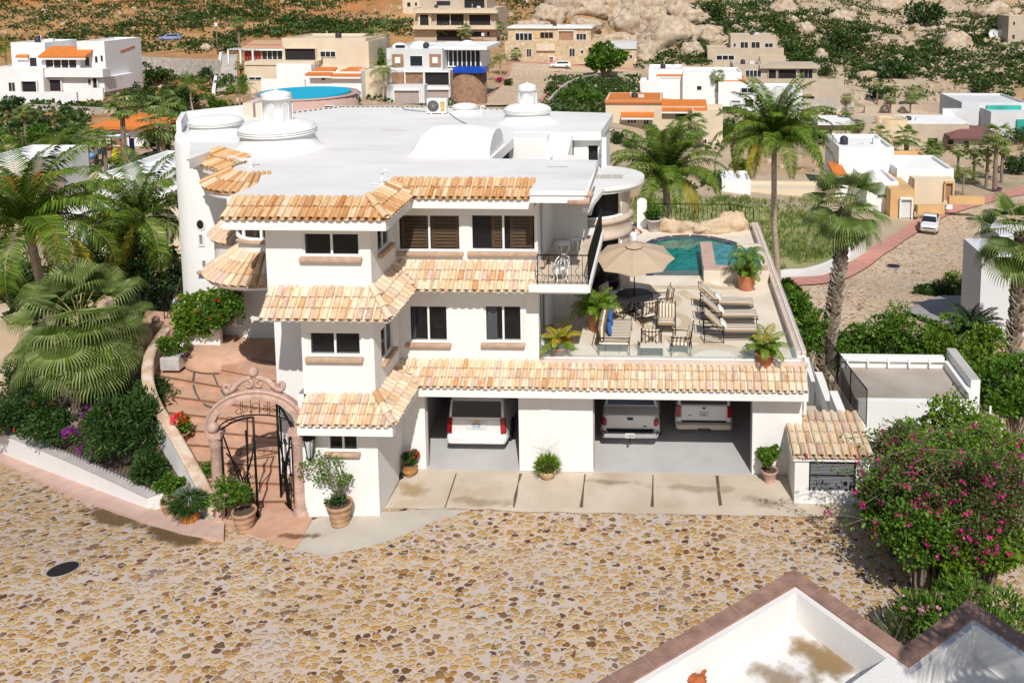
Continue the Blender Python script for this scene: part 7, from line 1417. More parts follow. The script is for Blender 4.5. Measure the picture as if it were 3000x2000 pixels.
def bld(label, base, specs, cat='house', name='hillside_house', group='houses on the hillside', Yb=None):
    g = G(*base) if Yb is None else WY(base[0], base[1], Yb); Y0 = g.y; root = thing(name, label, cat, (g.x, g.y, g.z), group); c0 = 0
    for s_ in specs:
        k = s_[0]; c0 += .004
        if k in 'bfk':
            _, x0, x1, y0, y1, dY, dep, m_ = s_[:8]; Y = Y0+dY+c0; a, b, c, d = px2(x0, x1, y0, y1, Y); mb = MB(); lo = c if k == 'f' else c-5
            if k == 'k': lo = c
            mb.box(a, b, Y, Y+dep, lo, d)
            if k == 'b':                     # low parapet round the flat roof
                t_ = .25
                if b-a > 3 and dep > 3: mb.box(a, b, Y, Y+t_, d, d+.35); mb.box(a, a+t_, Y+t_, Y+dep, d, d+.35); mb.box(b-t_, b, Y+t_, Y+dep, d, d+.35); mb.box(a+t_, b-t_, Y+dep-t_, Y+dep, d, d+.35)
            mb.build('wall', m_, root)
        elif k == 'w':
            _, x0, x1, y0, y1, dY, n = s_[:7]; Y = Y0+dY-.06; a, b, c, d = px2(x0, x1, y0, y1, Y); fm = s_[7] if len(s_) > 7 else fasc; mb = MB(); t_ = max(.06, (b-a)*.025)
            mb.box(a-t_, b+t_, Y, Y+.3, d, d+t_); mb.box(a-t_, b+t_, Y, Y+.3, c-t_, c); mb.box(a-t_, a, Y, Y+.3, c, d); mb.box(b, b+t_, Y, Y+.3, c, d)
            for i in range(1, n): x = a+(b-a)*i/n; mb.box(x-t_*.6, x+t_*.6, Y+.03, Y+.3, c, d)
            f = mb.build('window', fm, root); mb = MB(); mb.box(a, b, Y+.04, Y+.29, c, d); mb.build('pane', farpane, f)
        elif k == 'o':                       # framed panel
            _, x0, x1, y0, y1, dY, m_ = s_[:7]; Y = Y0+dY-.05; a, b, c, d = px2(x0, x1, y0, y1, Y); mb = MB(); mb.box(a, b, Y, Y+.2, c, d); mb.build('porch_shade' if m_ is dark else 'door', m_, root)
            mb = MB(); mb.box(a-.12, b+.12, Y-.35, Y+.05, d, d+.18); mb.box(a-.15, a-.001, Y-.3, Y+.05, c, d); mb.box(b+.001, b+.15, Y-.3, Y+.05, c, d)
            n_ = max(1, int((b-a)/3.5))
            for i in range(1, n_): x = a+(b-a)*i/n_; mb.box(x-.1, x+.1, Y-.25, Y-.001, c, d)
            mb.build('opening_frame', s_[7] if len(s_) > 7 else hwhite, root)
        elif k == 'r':                       # sloping tile roof: front edge y1, back edge y0
            _, x0, x1, y0, y1, dY, dep, m_ = s_[:8]; Y = Y0+dY; a, b, c, d = px2(x0, x1, y0, y1, Y); ins = s_[8] if len(s_) > 8 else 0; zt = WY(x0, y0, Y+dep).z; zt = max(zt, c+.5); mb = MB()
            P = [(a, Y, c), (b, Y, c), (b-ins, Y+dep, zt), (a+ins, Y+dep, zt)]; mb.add(P+[(p[0], p[1], p[2]-.3) for p in P], [(0, 1, 2, 3), (4, 7, 6, 5), (0, 4, 5, 1), (1, 5, 6, 2), (2, 6, 7, 3), (3, 7, 4, 0)]); mb.build('tile_roof', m_, root)
            mb = MB(); mb.box(a+.05, b-.05, Y+.05, Y+.2, c-.62, c-.301); mb.build('fascia', hwhite, root)
        elif k == 'h':                       # hip roof
            _, x0, x1, y0, y1, dY, dep, m_ = s_[:8]; Y = Y0+dY; a, b, c, d = px2(x0, x1, y0, y1, Y); zt = WY(x0, y0, Y+dep/2).z; q = min((b-a)/2.2, dep/2); mb = MB()
            P = [(a, Y, c), (b, Y, c), (b, Y+dep, c), (a, Y+dep, c), (a+q, Y+dep/2, zt), (b-q, Y+dep/2, zt)]; mb.add(P, [(0, 1, 5, 4), (1, 2, 5), (2, 3, 4, 5), (3, 0, 4)]); mb.box(a, b, Y, Y+dep, c-.3, c-.01); mb.build('tile_roof', m_, root)
        elif k == 'd':
            _, x, y, r_, dY, m_ = s_[:6]; Y = Y0+dY; p = WY(x, y, Y); rr = r_*Y/2000; mb = MB(); mb.lathe(p, [(rr, -.6), (rr, 0)]+[(rr*math.cos(a), rr*.75*math.sin(a)) for a in [PI/2*i/6 for i in range(7)]], 20); mb.build('dome', m_, root)
        elif k == 'c':
            _, x, y0, y1, r_, dY, m_ = s_[:7]; Y = Y0+dY; rr = r_*Y/2000; p = WY(x, y1, Y); q = WY(x, y0, Y); p.x = WY(x, y1, Y+rr).x; mb = MB(); mb.lathe((p.x, Y+rr, p.z), [(rr, -4), (rr, q.z-p.z), (rr*.9, q.z-p.z), (rr*.9, q.z-p.z-.3), (.001, q.z-p.z-.3)], 30); mb.build('round_wall', m_, root)
        elif k == 's':                       # awning or slat pergola
            _, x0, x1, y0, y1, dY, m_ = s_[:7]; Y = Y0+dY; a, b, c, d = px2(x0, x1, y0, y1, Y); mb = MB()
            for i in range(10): x = a+(b-a)*i/9; mb.box(x-.07, x+.07, Y-3, Y, d-.15, d)
            for x in (a, (a+b)/2, b): mb.box(x-.12, x+.12, Y-3, Y-2.8, c, d-.16)
            mb.build('pergola', m_, root)
    if name == 'hillside_house' and len(specs) > 6:      # tanks, pipes and a dish on the roof of the first wing
        _, x0, x1, y0, y1, dY, dep, m_ = specs[0][:8]; Y = Y0+dY+min(dep, 6)*.6; a, b, c, d = px2(x0, x1, y0, y1, Y0+dY); u = rnd.random()
        mb = MB(); xx = a+(b-a)*(.2+.5*u); mb.lathe((xx, Y, d), [(.5, 0), (.5, .8), (.35, 1.0), (.12, 1.1)], 12); mb.build('water_tank', M('tank_black', (.03,.03,.035), .5, .1), root)
        mb = MB(); xx = a+(b-a)*(.75-.3*u); mb.box(xx, xx+.9, Y, Y+.5, d, d+.75); mb.build('roof_unit', greyw, root); mb = MB(); mb.tube([(xx-1.2, Y, d), (xx-1.2, Y, d+1.3)], .05, 5); mb.build('roof_pipe', fasc, root)
    return root
W_, K_, H_ = hwhite, cream, otile
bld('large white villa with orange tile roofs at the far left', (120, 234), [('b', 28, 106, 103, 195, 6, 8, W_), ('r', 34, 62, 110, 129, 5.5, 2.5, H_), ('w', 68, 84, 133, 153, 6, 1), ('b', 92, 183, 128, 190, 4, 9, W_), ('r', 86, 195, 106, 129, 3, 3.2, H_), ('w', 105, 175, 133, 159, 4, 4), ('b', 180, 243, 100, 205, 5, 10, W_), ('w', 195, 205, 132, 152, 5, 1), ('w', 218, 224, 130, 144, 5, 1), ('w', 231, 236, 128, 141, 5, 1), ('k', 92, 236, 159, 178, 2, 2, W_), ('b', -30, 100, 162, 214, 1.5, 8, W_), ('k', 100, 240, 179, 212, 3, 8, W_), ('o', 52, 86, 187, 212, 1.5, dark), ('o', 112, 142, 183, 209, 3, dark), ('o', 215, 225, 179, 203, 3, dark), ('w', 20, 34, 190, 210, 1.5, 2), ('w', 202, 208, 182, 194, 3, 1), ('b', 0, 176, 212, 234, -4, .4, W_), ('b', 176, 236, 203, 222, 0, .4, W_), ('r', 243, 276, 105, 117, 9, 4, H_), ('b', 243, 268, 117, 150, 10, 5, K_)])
bld('cream and red house with a tiled porch up on the left slope', (640, 215), [('b', 650, 842, 93, 200, 4, 12, K_), ('b', 742, 848, 100, 205, 3, 9, K_), ('w', 736, 770, 119, 131, 2.9, 3), ('o', 656, 726, 112, 141, 4, dark, K_), ('b', 562, 652, 108, 150, 5, 9, redp), ('r', 556, 655, 93, 108, 4, 4, paletile), ('w', 602, 648, 112, 139, 5, 4), ('k', 562, 722, 142, 150, 1, 4, K_), ('b', 562, 640, 150, 184, 1.2, 6, cream), ('w', 572, 600, 178, 184, 1.2, 2), ('b', 636, 716, 152, 216, 0, 6, W_), ('s', 545, 600, 110, 142, 5, W_), ('b', 600, 700, 182, 214, -3, .5, W_)])
bld('white bungalow with a low orange gable between two palms', (765, 222), [('b', 712, 830, 170, 222, 0, 7, W_), ('r', 700, 760, 154, 170, -1, 4, H_, .5), ('r', 755, 828, 154, 172, -.8, 5, H_, 1.5), ('w', 739, 746, 176, 184, 0, 1, K_), ('b', 826, 890, 165, 222, 2, 6, K_)])
bld('round pink building with a flat turquoise cover on top', (700, 300), [('c', 703, 230, 250, 125, 0, pinkp), ('w', 740, 768, 244, 250, 1.5, 1)], Yb=88)
rr_ = [o for o in S.objects if o.get('label', '').startswith('round pink')][0]; q = WY(703, 230, 88); rad = 125*88/2000; q.x = WY(703, 230, 88+rad).x; mb = MB(); k = [(q.x+rad*.86*math.cos(a), 88+rad+rad*.86*math.sin(a)) for a in [2*PI*i/40 for i in range(40)]]; mb.prism(k, q.z-.1, q.z+.15); mb.build('pool_cover', M('turquoise', (.0,.42,.62), .5, .03, 1), rr_); mb = MB(); mb.lathe((q.x, 88+rad, q.z), [(rad*1.01, -.12), (rad*1.01, .02), (rad*.95, .02)], 40); mb.build('rim', pinkp, rr_)
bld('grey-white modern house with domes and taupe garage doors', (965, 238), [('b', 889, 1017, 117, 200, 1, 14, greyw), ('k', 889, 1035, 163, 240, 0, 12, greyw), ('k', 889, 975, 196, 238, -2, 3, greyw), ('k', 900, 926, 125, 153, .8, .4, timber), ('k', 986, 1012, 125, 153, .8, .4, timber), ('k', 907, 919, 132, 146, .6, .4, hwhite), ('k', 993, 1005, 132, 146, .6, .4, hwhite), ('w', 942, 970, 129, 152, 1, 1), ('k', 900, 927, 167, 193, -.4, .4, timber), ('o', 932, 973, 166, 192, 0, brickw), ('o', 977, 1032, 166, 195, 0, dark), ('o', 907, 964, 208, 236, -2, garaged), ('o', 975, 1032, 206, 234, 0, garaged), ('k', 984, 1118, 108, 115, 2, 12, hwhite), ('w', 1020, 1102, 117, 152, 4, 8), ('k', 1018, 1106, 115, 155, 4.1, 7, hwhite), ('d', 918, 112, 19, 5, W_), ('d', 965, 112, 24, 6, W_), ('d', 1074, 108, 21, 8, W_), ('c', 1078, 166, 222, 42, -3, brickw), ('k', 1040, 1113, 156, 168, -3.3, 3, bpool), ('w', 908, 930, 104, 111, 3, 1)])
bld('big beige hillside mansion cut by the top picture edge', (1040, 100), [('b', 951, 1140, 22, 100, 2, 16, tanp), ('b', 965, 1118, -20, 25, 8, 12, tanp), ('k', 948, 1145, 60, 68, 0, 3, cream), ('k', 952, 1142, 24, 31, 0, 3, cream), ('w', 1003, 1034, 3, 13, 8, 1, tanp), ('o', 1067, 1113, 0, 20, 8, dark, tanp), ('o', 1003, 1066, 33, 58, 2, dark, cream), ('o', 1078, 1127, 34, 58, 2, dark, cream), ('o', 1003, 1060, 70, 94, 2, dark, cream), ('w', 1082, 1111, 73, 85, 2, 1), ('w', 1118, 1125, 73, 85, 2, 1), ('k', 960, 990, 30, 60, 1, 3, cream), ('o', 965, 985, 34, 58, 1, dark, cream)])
bld('stone-clad house with white-topped storey above the bend in the road', (1270, 147), [('b', 1167, 1357, 65, 100, 3, 9, stonew), ('k', 1160, 1390, 95, 148, 0, 12, stonew), ('k', 1165, 1360, 62, 66, 2.5, 10, hwhite), ('w', 1184, 1222, 77, 93, 3, 4), ('k', 1229, 1238, 72, 88, 2.8, .4, ochre), ('w', 1241, 1270, 75, 88, 3, 3, ochre), ('o', 1283, 1318, 72, 92, 3, timber), ('w', 1324, 1346, 78, 92, 3, 3), ('w', 1210, 1220, 113, 131, 0, 2), ('w', 1308, 1320, 112, 130, 0, 2), ('w', 1334, 1340, 116, 123, 0, 1), ('o', 1262, 1271, 131, 145, 0, timber), ('o', 1352, 1376, 110, 127, 0, dark, ochre), ('k', 1388, 1462, 102, 150, 2, 8, stonew), ('k', 1386, 1462, 100, 113, 1.6, 8, greyw), ('w', 1428, 1434, 127, 134, 2, 1), ('w', 1446, 1452, 127, 134, 2, 1), ('k', 1232, 1275, 102, 117, -.6, 1, cream), ('d', 1178, 64, 8, 6, W_), ('d', 1305, 64, 10, 6, W_)])
bld('white cubic house with orange roof strips right of the green mound', (1600, 248), [('b', 1490, 1570, 163, 240, 4, 9, W_), ('r', 1508, 1572, 158, 172, 3.8, 3, H_), ('b', 1470, 1515, 190, 245, 1, 5, W_), ('b', 1568, 1703, 170, 245, 2, 9, W_), ('r', 1662, 1712, 173, 186, 1.6, 4, H_), ('b', 1700, 1842, 208, 240, 0, 8, W_), ('k', 1650, 1705, 190, 245, 0, 3, W_), ('w', 1703, 1731, 203, 213, -.4, 2), ('w', 1601, 1611, 198, 207, 2, 1), ('w', 1501, 1512, 216, 226, 1, 1), ('o', 1680, 1700, 231, 248, 0, greyw), ('o', 1711, 1730, 228, 245, 0, dark), ('k', 1555, 1660, 240, 262, -4, .5, cream)])
bld('tan upper house among boulders on the right slope', (1740, 147), [('b', 1678, 1782, 84, 120, 4, 8, tanp), ('b', 1625, 1800, 114, 148, 0, 8, tanp), ('w', 1701, 1718, 97, 117, 4, 2), ('w', 1726, 1745, 97, 118, 4, 2), ('w', 1757, 1775, 100, 109, 4, 2), ('w', 1685, 1690, 100, 108, 4, 1), ('w', 1646, 1686, 128, 138, 0, 3), ('k', 1745, 1805, 130, 148, -1, 3, tanp)])
bld('tan flat-roofed house with dark porch bays below the upper one', (1800, 232), [('b', 1683, 1750, 152, 200, 2, 8, tanp), ('b', 1745, 1876, 155, 200, 2, 9, tanp), ('k', 1745, 1880, 150, 158, 1, 8, tanp), ('w', 1713, 1748, 162, 177, 2, 4), ('o', 1765, 1782, 160, 182, 2, dark, tanp), ('o', 1787, 1828, 160, 182, 2, dark, tanp), ('w', 1837, 1866, 159, 180, 2, 3, tanp), ('k', 1743, 1938, 182, 232, 0, 1, tanp), ('o', 1843, 1870, 221, 232, 0, dark, tanp), ('k', 1748, 1764, 140, 155, 4, 1, tanp)])
bld('cream house with orange tile rims beside the coconut palms', (1480, 300), [('b', 1391, 1520, 236, 310, 1, 9, K_), ('k', 1389, 1522, 232, 237, .6, 10, otile), ('r', 1426, 1502, 250, 266, -.6, 3, H_), ('w', 1441, 1461, 264, 283, .9, 3), ('w', 1479, 1489, 267, 287, .9, 2), ('r', 1500, 1625, 228, 252, 2, 5, H_), ('b', 1505, 1620, 250, 310, 3, 8, K_), ('w', 1553, 1590, 258, 276, 3, 3, brickw), ('b', 1590, 1660, 262, 340, -1, 5, K_), ('w', 1598, 1606, 318, 330, -1, 1), ('w', 1618, 1623, 320, 336, -1, 1)])
bld('white arched pavilion with orange hip roof by the playground', (270, 336), [('h', 197, 343, 257, 292, -1, 7, H_), ('k', 215, 332, 292, 340, 0, 5, W_), ('o', 258, 290, 303, 333, 0, brickw), ('w', 222, 232, 300, 312, 0, 1)])
bld('white neighbouring house stepping down left of the villa', (300, 640), [('b', 236, 420, 412, 640, 4, 8, W_), ('b', 150, 260, 470, 660, 1, 5, W_), ('b', 250, 420, 520, 660, 0, 4, cream), ('w', 300, 345, 560, 600, 0, 2, cream), ('w', 200, 225, 540, 570, 1, 1), ('k', 210, 250, 500, 515, .5, .4, W_)], Yb=52)
bld('white house end with orange roof behind the left coconut palm', (20, 500), [('b', -60, 78, 382, 560, 3, 6, W_), ('r', -50, 62, 405, 432, 1, 3, H_), ('b', -60, 60, 432, 600, 2, 4, cream)], Yb=55)
bld('white and ochre house with a carport by the bending road', (2030, 502), [('b', 1926, 2052, 345, 430, 10, 9, W_), ('b', 1990, 2062, 424, 505, 3, 8, W_), ('b', 2045, 2100, 436, 505, 1, 8, ochre), ('o', 2068, 2092, 457, 500, 1, greyw, hwhite), ('b', 2060, 2190, 395, 440, 7, 8, W_), ('k', 2100, 2192, 412, 470, 5, 2, cream), ('o', 2170, 2186, 420, 458, 5, timber, ochre), ('b', 2048, 2150, 378, 400, 14, 7, ochre), ('r', 2105, 2155, 382, 398, 15, 4, paletile), ('w', 2016, 2047, 447, 454, 3, 1, greyw), ('b', 1658, 1724, 420, 470, 8, 5, W_), ('r', 1915, 1945, 372, 398, 7, 4, H_), ('b', 1724, 1925, 440, 480, 10, 4, cream), ('k', 2108, 2170, 472, 492, 0, .6, ochre), ('k', 2180, 2262, 452, 470, 2, .6, ochre)])
bld('tan villa with round stone tower and purple-brown tile roof', (2120, 347), [('b', 1975, 2225, 290, 350, 2, 11, tanp), ('c', 2045, 276, 330, 37, 0, stonew), ('k', 2080, 2226, 282, 292, 3, 8, hwhite), ('h', 2183, 2312, 287, 315, -1, 9, ptile), ('k', 2190, 2308, 314, 352, 0, 7, tanp), ('w', 2132, 2153, 318, 334, 2, 1, timber), ('w', 2177, 2190, 322, 333, 0, 1, timber), ('w', 2215, 2226, 325, 341, 0, 1, timber), ('o', 1998, 2010, 308, 335, 2, timber, tanp), ('b', 1880, 1985, 285, 350, 6, 7, K_), ('k', 1878, 1990, 283, 288, 5, 8, hwhite)])
bld('modern white house with a teal glass wall at the right edge', (2270, 330), [('b', 2208, 2360, 240, 300, 8, 12, greyw), ('k', 2267, 2346, 243, 268, 7.4, .5, teal), ('b', 2275, 2400, 262, 328, 3, 10, greyw), ('k', 2336, 2380, 275, 300, 2.6, .5, teal), ('k', 2228, 2242, 257, 262, 7.8, .4, dark), ('k', 2165, 2248, 250, 288, 5, .6, greyw)])
bld('tan tower house high on the slope at the right edge', (2335, 104), [('b', 2316, 2400, 40, 104, 0, 8, tanp), ('w', 2327, 2332, 50, 58, 0, 1), ('w', 2325, 2331, 80, 90, 0, 1)])
bld('small pale house on the ridge left of the mansion', (945, 32), [('b', 925, 966, -2, 30, 0, 6, cream), ('w', 935, 943, 6, 16, 0, 1), ('w', 953, 958, 6, 14, 0, 1)])
bld('tiny cream house with domed roof on the left ridge road', (678, 120), [('b', 650, 705, 104, 120, 0, 5, cream), ('d', 672, 106, 9, 2, W_), ('r', 665, 706, 104, 112, -.5, 2.5, paletile)])
bld('grey-white villa wall behind the right palm', (2300, 760), [('k', 2250, 2420, 585, 840, 0, 3, greyw), ('k', 2292, 2460, 540, 700, 3.1, 3, greyw)], name='neighbour_villa', group=None, Yb=47)
# ---------------- walls, streets ----------------
HZ = lambda x, y: H(x, y)+.25
def drape(name, left, right, mat, off=.22, sub=6, dens=8):
    L = spl([G(*p) for p in left], dens); Rr = spl([G(*p) for p in right], dens); return strip(name, [(p.x, p.y) for p in L], [(p.x, p.y) for p in Rr], lambda x, y: H(x, y)+off, mat, n=sub)
farcob = cobble('far_cobbles', 3.2, (.02, .2), STC, (.58,.49,.41), strength=.5); mix_layer(farcob, (.55,.40,.25), .3, .45, .7, .5)
rL = ((2420, 445), (2300, 462), (2200, 492), (2125, 528), (2060, 572), (1985, 625), (1900, 658), (1770, 672)); rR = ((2440, 560), (2370, 580), (2270, 602), (2235, 640), (2180, 680), (2100, 720), (1990, 760), (1860, 775))
drape('street', rL, rR, farcob, .22, 10)
sL = ((2400, 425), (2290, 448), (2180, 476), (2100, 512), (2030, 560), (1955, 610), (1890, 640), (1762, 655)); redside = M('pink_pavement', (.55,.26,.20), .85, .12, 1)
drape('pavement', sL, rL, redside, .30, 3)
drape('street', ((1090, 246), (1120, 225), (1150, 200), (1165, 178), (1175, 150)), ((1240, 246), (1250, 225), (1275, 208), (1320, 185), (1370, 168)), farcob, .3, 8)
drape('street', ((1172, 148), (1260, 150), (1350, 158), (1460, 165)), ((1172, 166), (1260, 168), (1350, 172), (1460, 178)), farcob, .34, 4)
drape('pavement', ((1170, 145), (1260, 147), (1350, 155), (1460, 162)), ((1172, 149), (1260, 151), (1350, 159), (1460, 166)), redside, .42, 2)
drape('pavement', ((1086, 247), (1116, 225), (1146, 200), (1161, 178), (1170, 150)), ((1093, 246), (1123, 225), (1152, 200), (1167, 178), (1177, 150)), redside, .42, 1)
drape('pavement', ((1236, 246), (1246, 225), (1271, 208), (1316, 185), (1366, 168)), ((1244, 246), (1254, 225), (1279, 209), (1322, 187), (1372, 170)), redside, .42, 1)
drape('street', ((495, 215), (500, 180), (508, 150), (512, 128)), ((545, 215), (545, 180), (545, 150), (548, 128)), M('pale_ramp', (.50,.44,.38), .9, .15, 1), .3, 4)
drape('street', ((1880, 262), (2000, 250), (2150, 262), (2280, 268)), ((1880, 272), (2000, 262), (2150, 276), (2280, 280)), farcob, .3, 3)
def farwall(name, lab, pts, h, t_, mat, cat='wall', group='walls on the hillside', off=0):
    P = spl([G(*p) for p in pts], 4); root = thing(name, lab, cat, P[0], group); mb = MB()
    Q = [V((p.x, p.y, max(H(p.x, p.y), p.z)+h)) for p in P]; sweep(mb, Q, [(-t_/2, -h-3), (-t_/2, 0), (t_/2, 0), (t_/2, -h-3)][::-1], smooth=False); mb.build('wall_body', mat, root); return root
farwall('retaining_wall', 'long grey stone retaining wall below the hill road', ((285, 170), (340, 172), (420, 176), (505, 180)), 3.4, .6, greystone)
farwall('retaining_wall', 'low white wall along the pink pavement of the right street', ((1770, 650), (1850, 640), (1905, 622), (1945, 596)), .8, .3, hwhite); farwall('retaining_wall', 'taller white wall segment before the grassy lot', ((1948, 600), (1985, 578)), 2.2, .3, hwhite)
farwall('retaining_wall', 'stone kerb wall along the bend of the upper road', ((1262, 240), (1285, 215), (1320, 192), (1380, 178), (1440, 175)), .9, .5, greystone)
farwall('retaining_wall', 'broad rubble wall under the row of small palms', ((1730, 258), (1800, 256), (1880, 258), (1960, 262)), 2.6, .6, greystone); farwall('retaining_wall', 'terraced garden wall near the roundabout', ((1985, 262), (2080, 258), (2160, 262), (2230, 268)), 1.6, .5, tanp)
farwall('retaining_wall', 'white garden wall below the far left villa', ((-20, 252), (80, 254), (160, 258), (240, 262)), .9, .5, greystone); farwall('retaining_wall', 'pale low wall by the playground', ((240, 392), (290, 398), (330, 388), (350, 372)), .7, .3, hwhite)
farwall('retaining_wall', 'long cream boundary wall behind the left palms', ((-20, 420), (60, 430), (140, 440), (230, 430)), 1.4, .3, cream)
farwall('ramp_wall', 'pale kerb wall down the side of the hillside ramp', ((491, 218), (497, 180), (505, 150), (509, 128)), .8, .5, hwhite)
# ---------------- small far vehicles, poles, dishes ----------------
def smallcar(lab, p, rz, col, L=4.7, w=.9, pickup=False, group=None):
    r = thing('parked_car' if not pickup else 'parked_pickup', lab, 'car' if not pickup else 'pickup truck', (0, 0, 0), group); mb = MB(); z0 = .32
    S_ = [ringsec(y, ww, z0+dz, zz, .12, ww-.05) for y, ww, dz, zz in ((0, w-.12, .12, .82), (.15, w-.03, .02, .9), (.9, w, 0, .95), (L-1.2, w, 0, .97), (L-.15, w-.03, .02, .93), (L, w-.1, .12, .85))]; loft(mb, S_); mb.build('body', col, r)
    y0, y1 = (1.0, L-.25) if not pickup else (1.15, 2.75); T_ = [ringsec(y, ww, .9, zz, .08, ww-.15) for y, ww, zz in ((y0, w-.08, .97), (y0+.65, w-.1, 1.55), (y1-.35, w-.1, 1.58), (y1, w-.1, .98))]; mb = MB(); loft(mb, T_); mb.build('cabin', col, r)
    g = MB(); g.add([(-w+.2, y0+.07, 1.03), (w-.2, y0+.07, 1.03), (w-.3, y0+.55, 1.46), (-w+.3, y0+.55, 1.46)], [(3, 2, 1, 0)]); g.v = [(a, b-.06, c+.03) for a, b, c in g.v]; g.build('windscreen', farpane, r)
    for s_ in (-1, 1): g = MB(); g.add([(s_*(w-.10), y0+.5, 1.04), (s_*(w-.10), y1-.3, 1.04), (s_*(w-.185), y1-.5, 1.46), (s_*(w-.185), y0+.8, 1.46)], [(0, 1, 2, 3)]); g.build('side_window', farpane, r)
    for yy in (.85, L-.9):
        for s_ in (-1, 1): wb = MB(); wheel(wb, s_*(w-.1), yy, .34, .34, .2, s_); wb.build('wheel', [rubber, chrome], r)
    for s_ in (-1, 1): g = MB(); g.obox((s_*(w-.25), -.0, .68), (.14, 0, 0), (0, .04, 0), (0, 0, .07)); g.build('headlight', chrome, r)
    g = MB(); g.box(-w+.1, w-.1, -.08, .05, .38, .55); g.build('bumper', chrome if pickup else blackp, r)
    if pickup: g = MB(); g.box(-w+.12, w-.12, 2.85, L-.12, .955, .975); g.build('load_bed', blackp, r); g = MB(); g.box(-w+.4, w-.4, -.02, .01, .6, .74); g.build('grille', blackp, r)
    r.location = p; r.rotation_euler = (0, 0, rz); return r
g = G(2132, 545); smallcar('white pickup truck parked on the cobbled street at right', (g.x, g.y, g.z+.24), -.35, paint, 5.0, .88, True)
g = G(1285, 160); smallcar('white estate car on the upper road before the stone house', (g.x-2.2, g.y, g.z+.36), -PI/2+.1, paint, 4.8)
g = G(363, 131); smallcar('pale blue car on the hill road above the stone wall', (g.x-2, g.y+4, g.z+3.2), -PI/2+.4, M('blue_paint', (.20,.26,.42), .3, .05, 1), 4.6)
def pole(x, y, h, lab, lamp=True):
    g = G(x, y); r = thing('street_lamp', lab, 'street lamp', g, 'lamp posts on the hill'); mb = MB(); mb.tube([g, g+EZ*h], .12, 6); mb.build('pole', bark, r)
    mb = MB(); mb.box(g.x-.3, g.x+.3, g.y-.15, g.y+.15, g.z+h-.2, g.z+h+.5); mb.build('lamp_head', hwhite, r)
pole(500, 125, 6.5, 'white-headed lamp post beside the hill road'); pole(1110, 130, 5, 'lamp post at the foot of the beige mansion')
for i, (x, y, s_) in enumerate(((2280, 84, 1.3), (2296, 86, 1.3), (270, 165, .9))):
    g = G(x, y+8); r = thing('satellite_dish', ('left one of two white satellite dishes on the right slope', 'right one of two white satellite dishes on the right slope', 'white satellite dish beside the left villa')[i], 'satellite dish', g, 'satellite dishes'); mb = MB(); mb.lathe((0, 0, 0), [(.001, 0), (s_*.5, .1), (s_*.85, .3), (s_, .5)], 18); mb.v = [(g.x+a, g.y-c, g.z+1.8+b) for a, b, c in mb.v]; mb.build('dish', hwhite, r); mb = MB(); mb.tube([g-EZ*.5, g+EZ*1.8], .1, 6); mb.build('pole', greyw, r)
# playground
g = G(258, 374); r = thing('play_frame', 'small playground frame with blue and yellow slides', 'playground', g); z = g.z
mb = MB(); mb.box(g.x-1, g.x+1, g.y, g.y+1.6, z+1.3, z+1.4); [mb.tube([(g.x+a, g.y+b, z), (g.x+a, g.y+b, z+2.6)], .07, 6) for a in (-1, 1) for b in (0, 1.6)]; mb.build('platform', M('play_red', (.5,.08,.05), .6), r)
mb = MB(); mb.box(g.x-1.1, g.x+1.1, g.y-.1, g.y+1.7, z+2.6, z+2.75); mb.build('roof', hwhite, r)
for x, m_, nm in ((-1.6, (.12,.35,.7), 'play_blue'), (.9, (.8,.55,.02), 'play_yellow')): mb = MB(); mb.tube(spl([(g.x+x*.5, g.y, z+1.4), (g.x+x, g.y-1.0, z+.9), (g.x+x*1.2, g.y-2.0, z+.25)], 4), .3, 8); mb.build('slide', M(nm, m_, .4), r)
mb = MB(); mb.box(g.x+2, g.x+2.3, g.y, g.y+.3, z, z+2.6); mb.build('climbing_tower', M('navy', (.02,.05,.2), .6), r)
# ---------------- scrub, rocks, grass ----------------
BLOCK = [(0, 243, 95, 240), (272, 545, 122, 180), (545, 890, 88, 225), (889, 1120, 92, 242), (948, 1145, 0, 100), (1160, 1462, 60, 178), (1095, 1260, 150, 246), (1470, 1940, 150, 250), (1625, 1800, 82, 150), (1391, 1660, 228, 300), (1925, 2352, 232, 350), (2316, 2352, 38, 104), (197, 343, 255, 340), (580, 830, 200, 300), (920, 966, 0, 30), (650, 706, 100, 120), (210, 345, 340, 390)]
def blocked(x, y): return any(a <= x <= b and c <= y <= d for a, b, c, d in BLOCK)
rnd.seed(31)
def dens(x, y, g):
    n = mn.noise(V((g.x*.018, g.y*.03, 3)))+.6*mn.noise(V((g.x*.06, g.y*.06, 8)))
    if x < 950 and y < 130: return .42+n*1.3
    if x > 1460 and y < 240: return .42+n*1.9 if x < 2150 or y < 60 else .22+n*1.2
    if 1240 < x < 1520 and 180 < y < 300: return .95
    if 950 <= x <= 1480 and y < 110: return .15+n*1.2
    if x < 420 and y > 180: return .30+n*.7
    if x > 1480: return .30+n*.8
    return .12+n*.6
mb = MB(); cnt = 0; tries = 0
while cnt < 7600 and tries < 30000:
    tries += 1; x = rnd.uniform(-60, 2420); y = rnd.uniform(-45, 330) if rnd.random() < .93 else rnd.uniform(300, 460)
    if blocked(x, y) or (400 < x < 1480 and y > 262): continue
    g = G(x, y, 60)
    if rnd.random() > dens(x, y, g): continue
    s_ = rnd.uniform(.6, 1.9)*(1.15 if y < 140 else .75); h = s_*rnd.uniform(.45, .8); n = 22 if y > 60 else 17
    for _ in range(n):
        d = rdir(); d.z = abs(d.z); p = g+V((d.x*s_, d.y*s_*.8, d.z*h)); leaf(mb, p-EZ*.15, d+rdir()*.8+EZ*.3, .24*s_**.5, rnd.uniform(.35, .75)*s_**.5)
    cnt += 1
print('scrub', cnt, tries); tag(mb.build('scrub', SCRUB), kind='stuff')
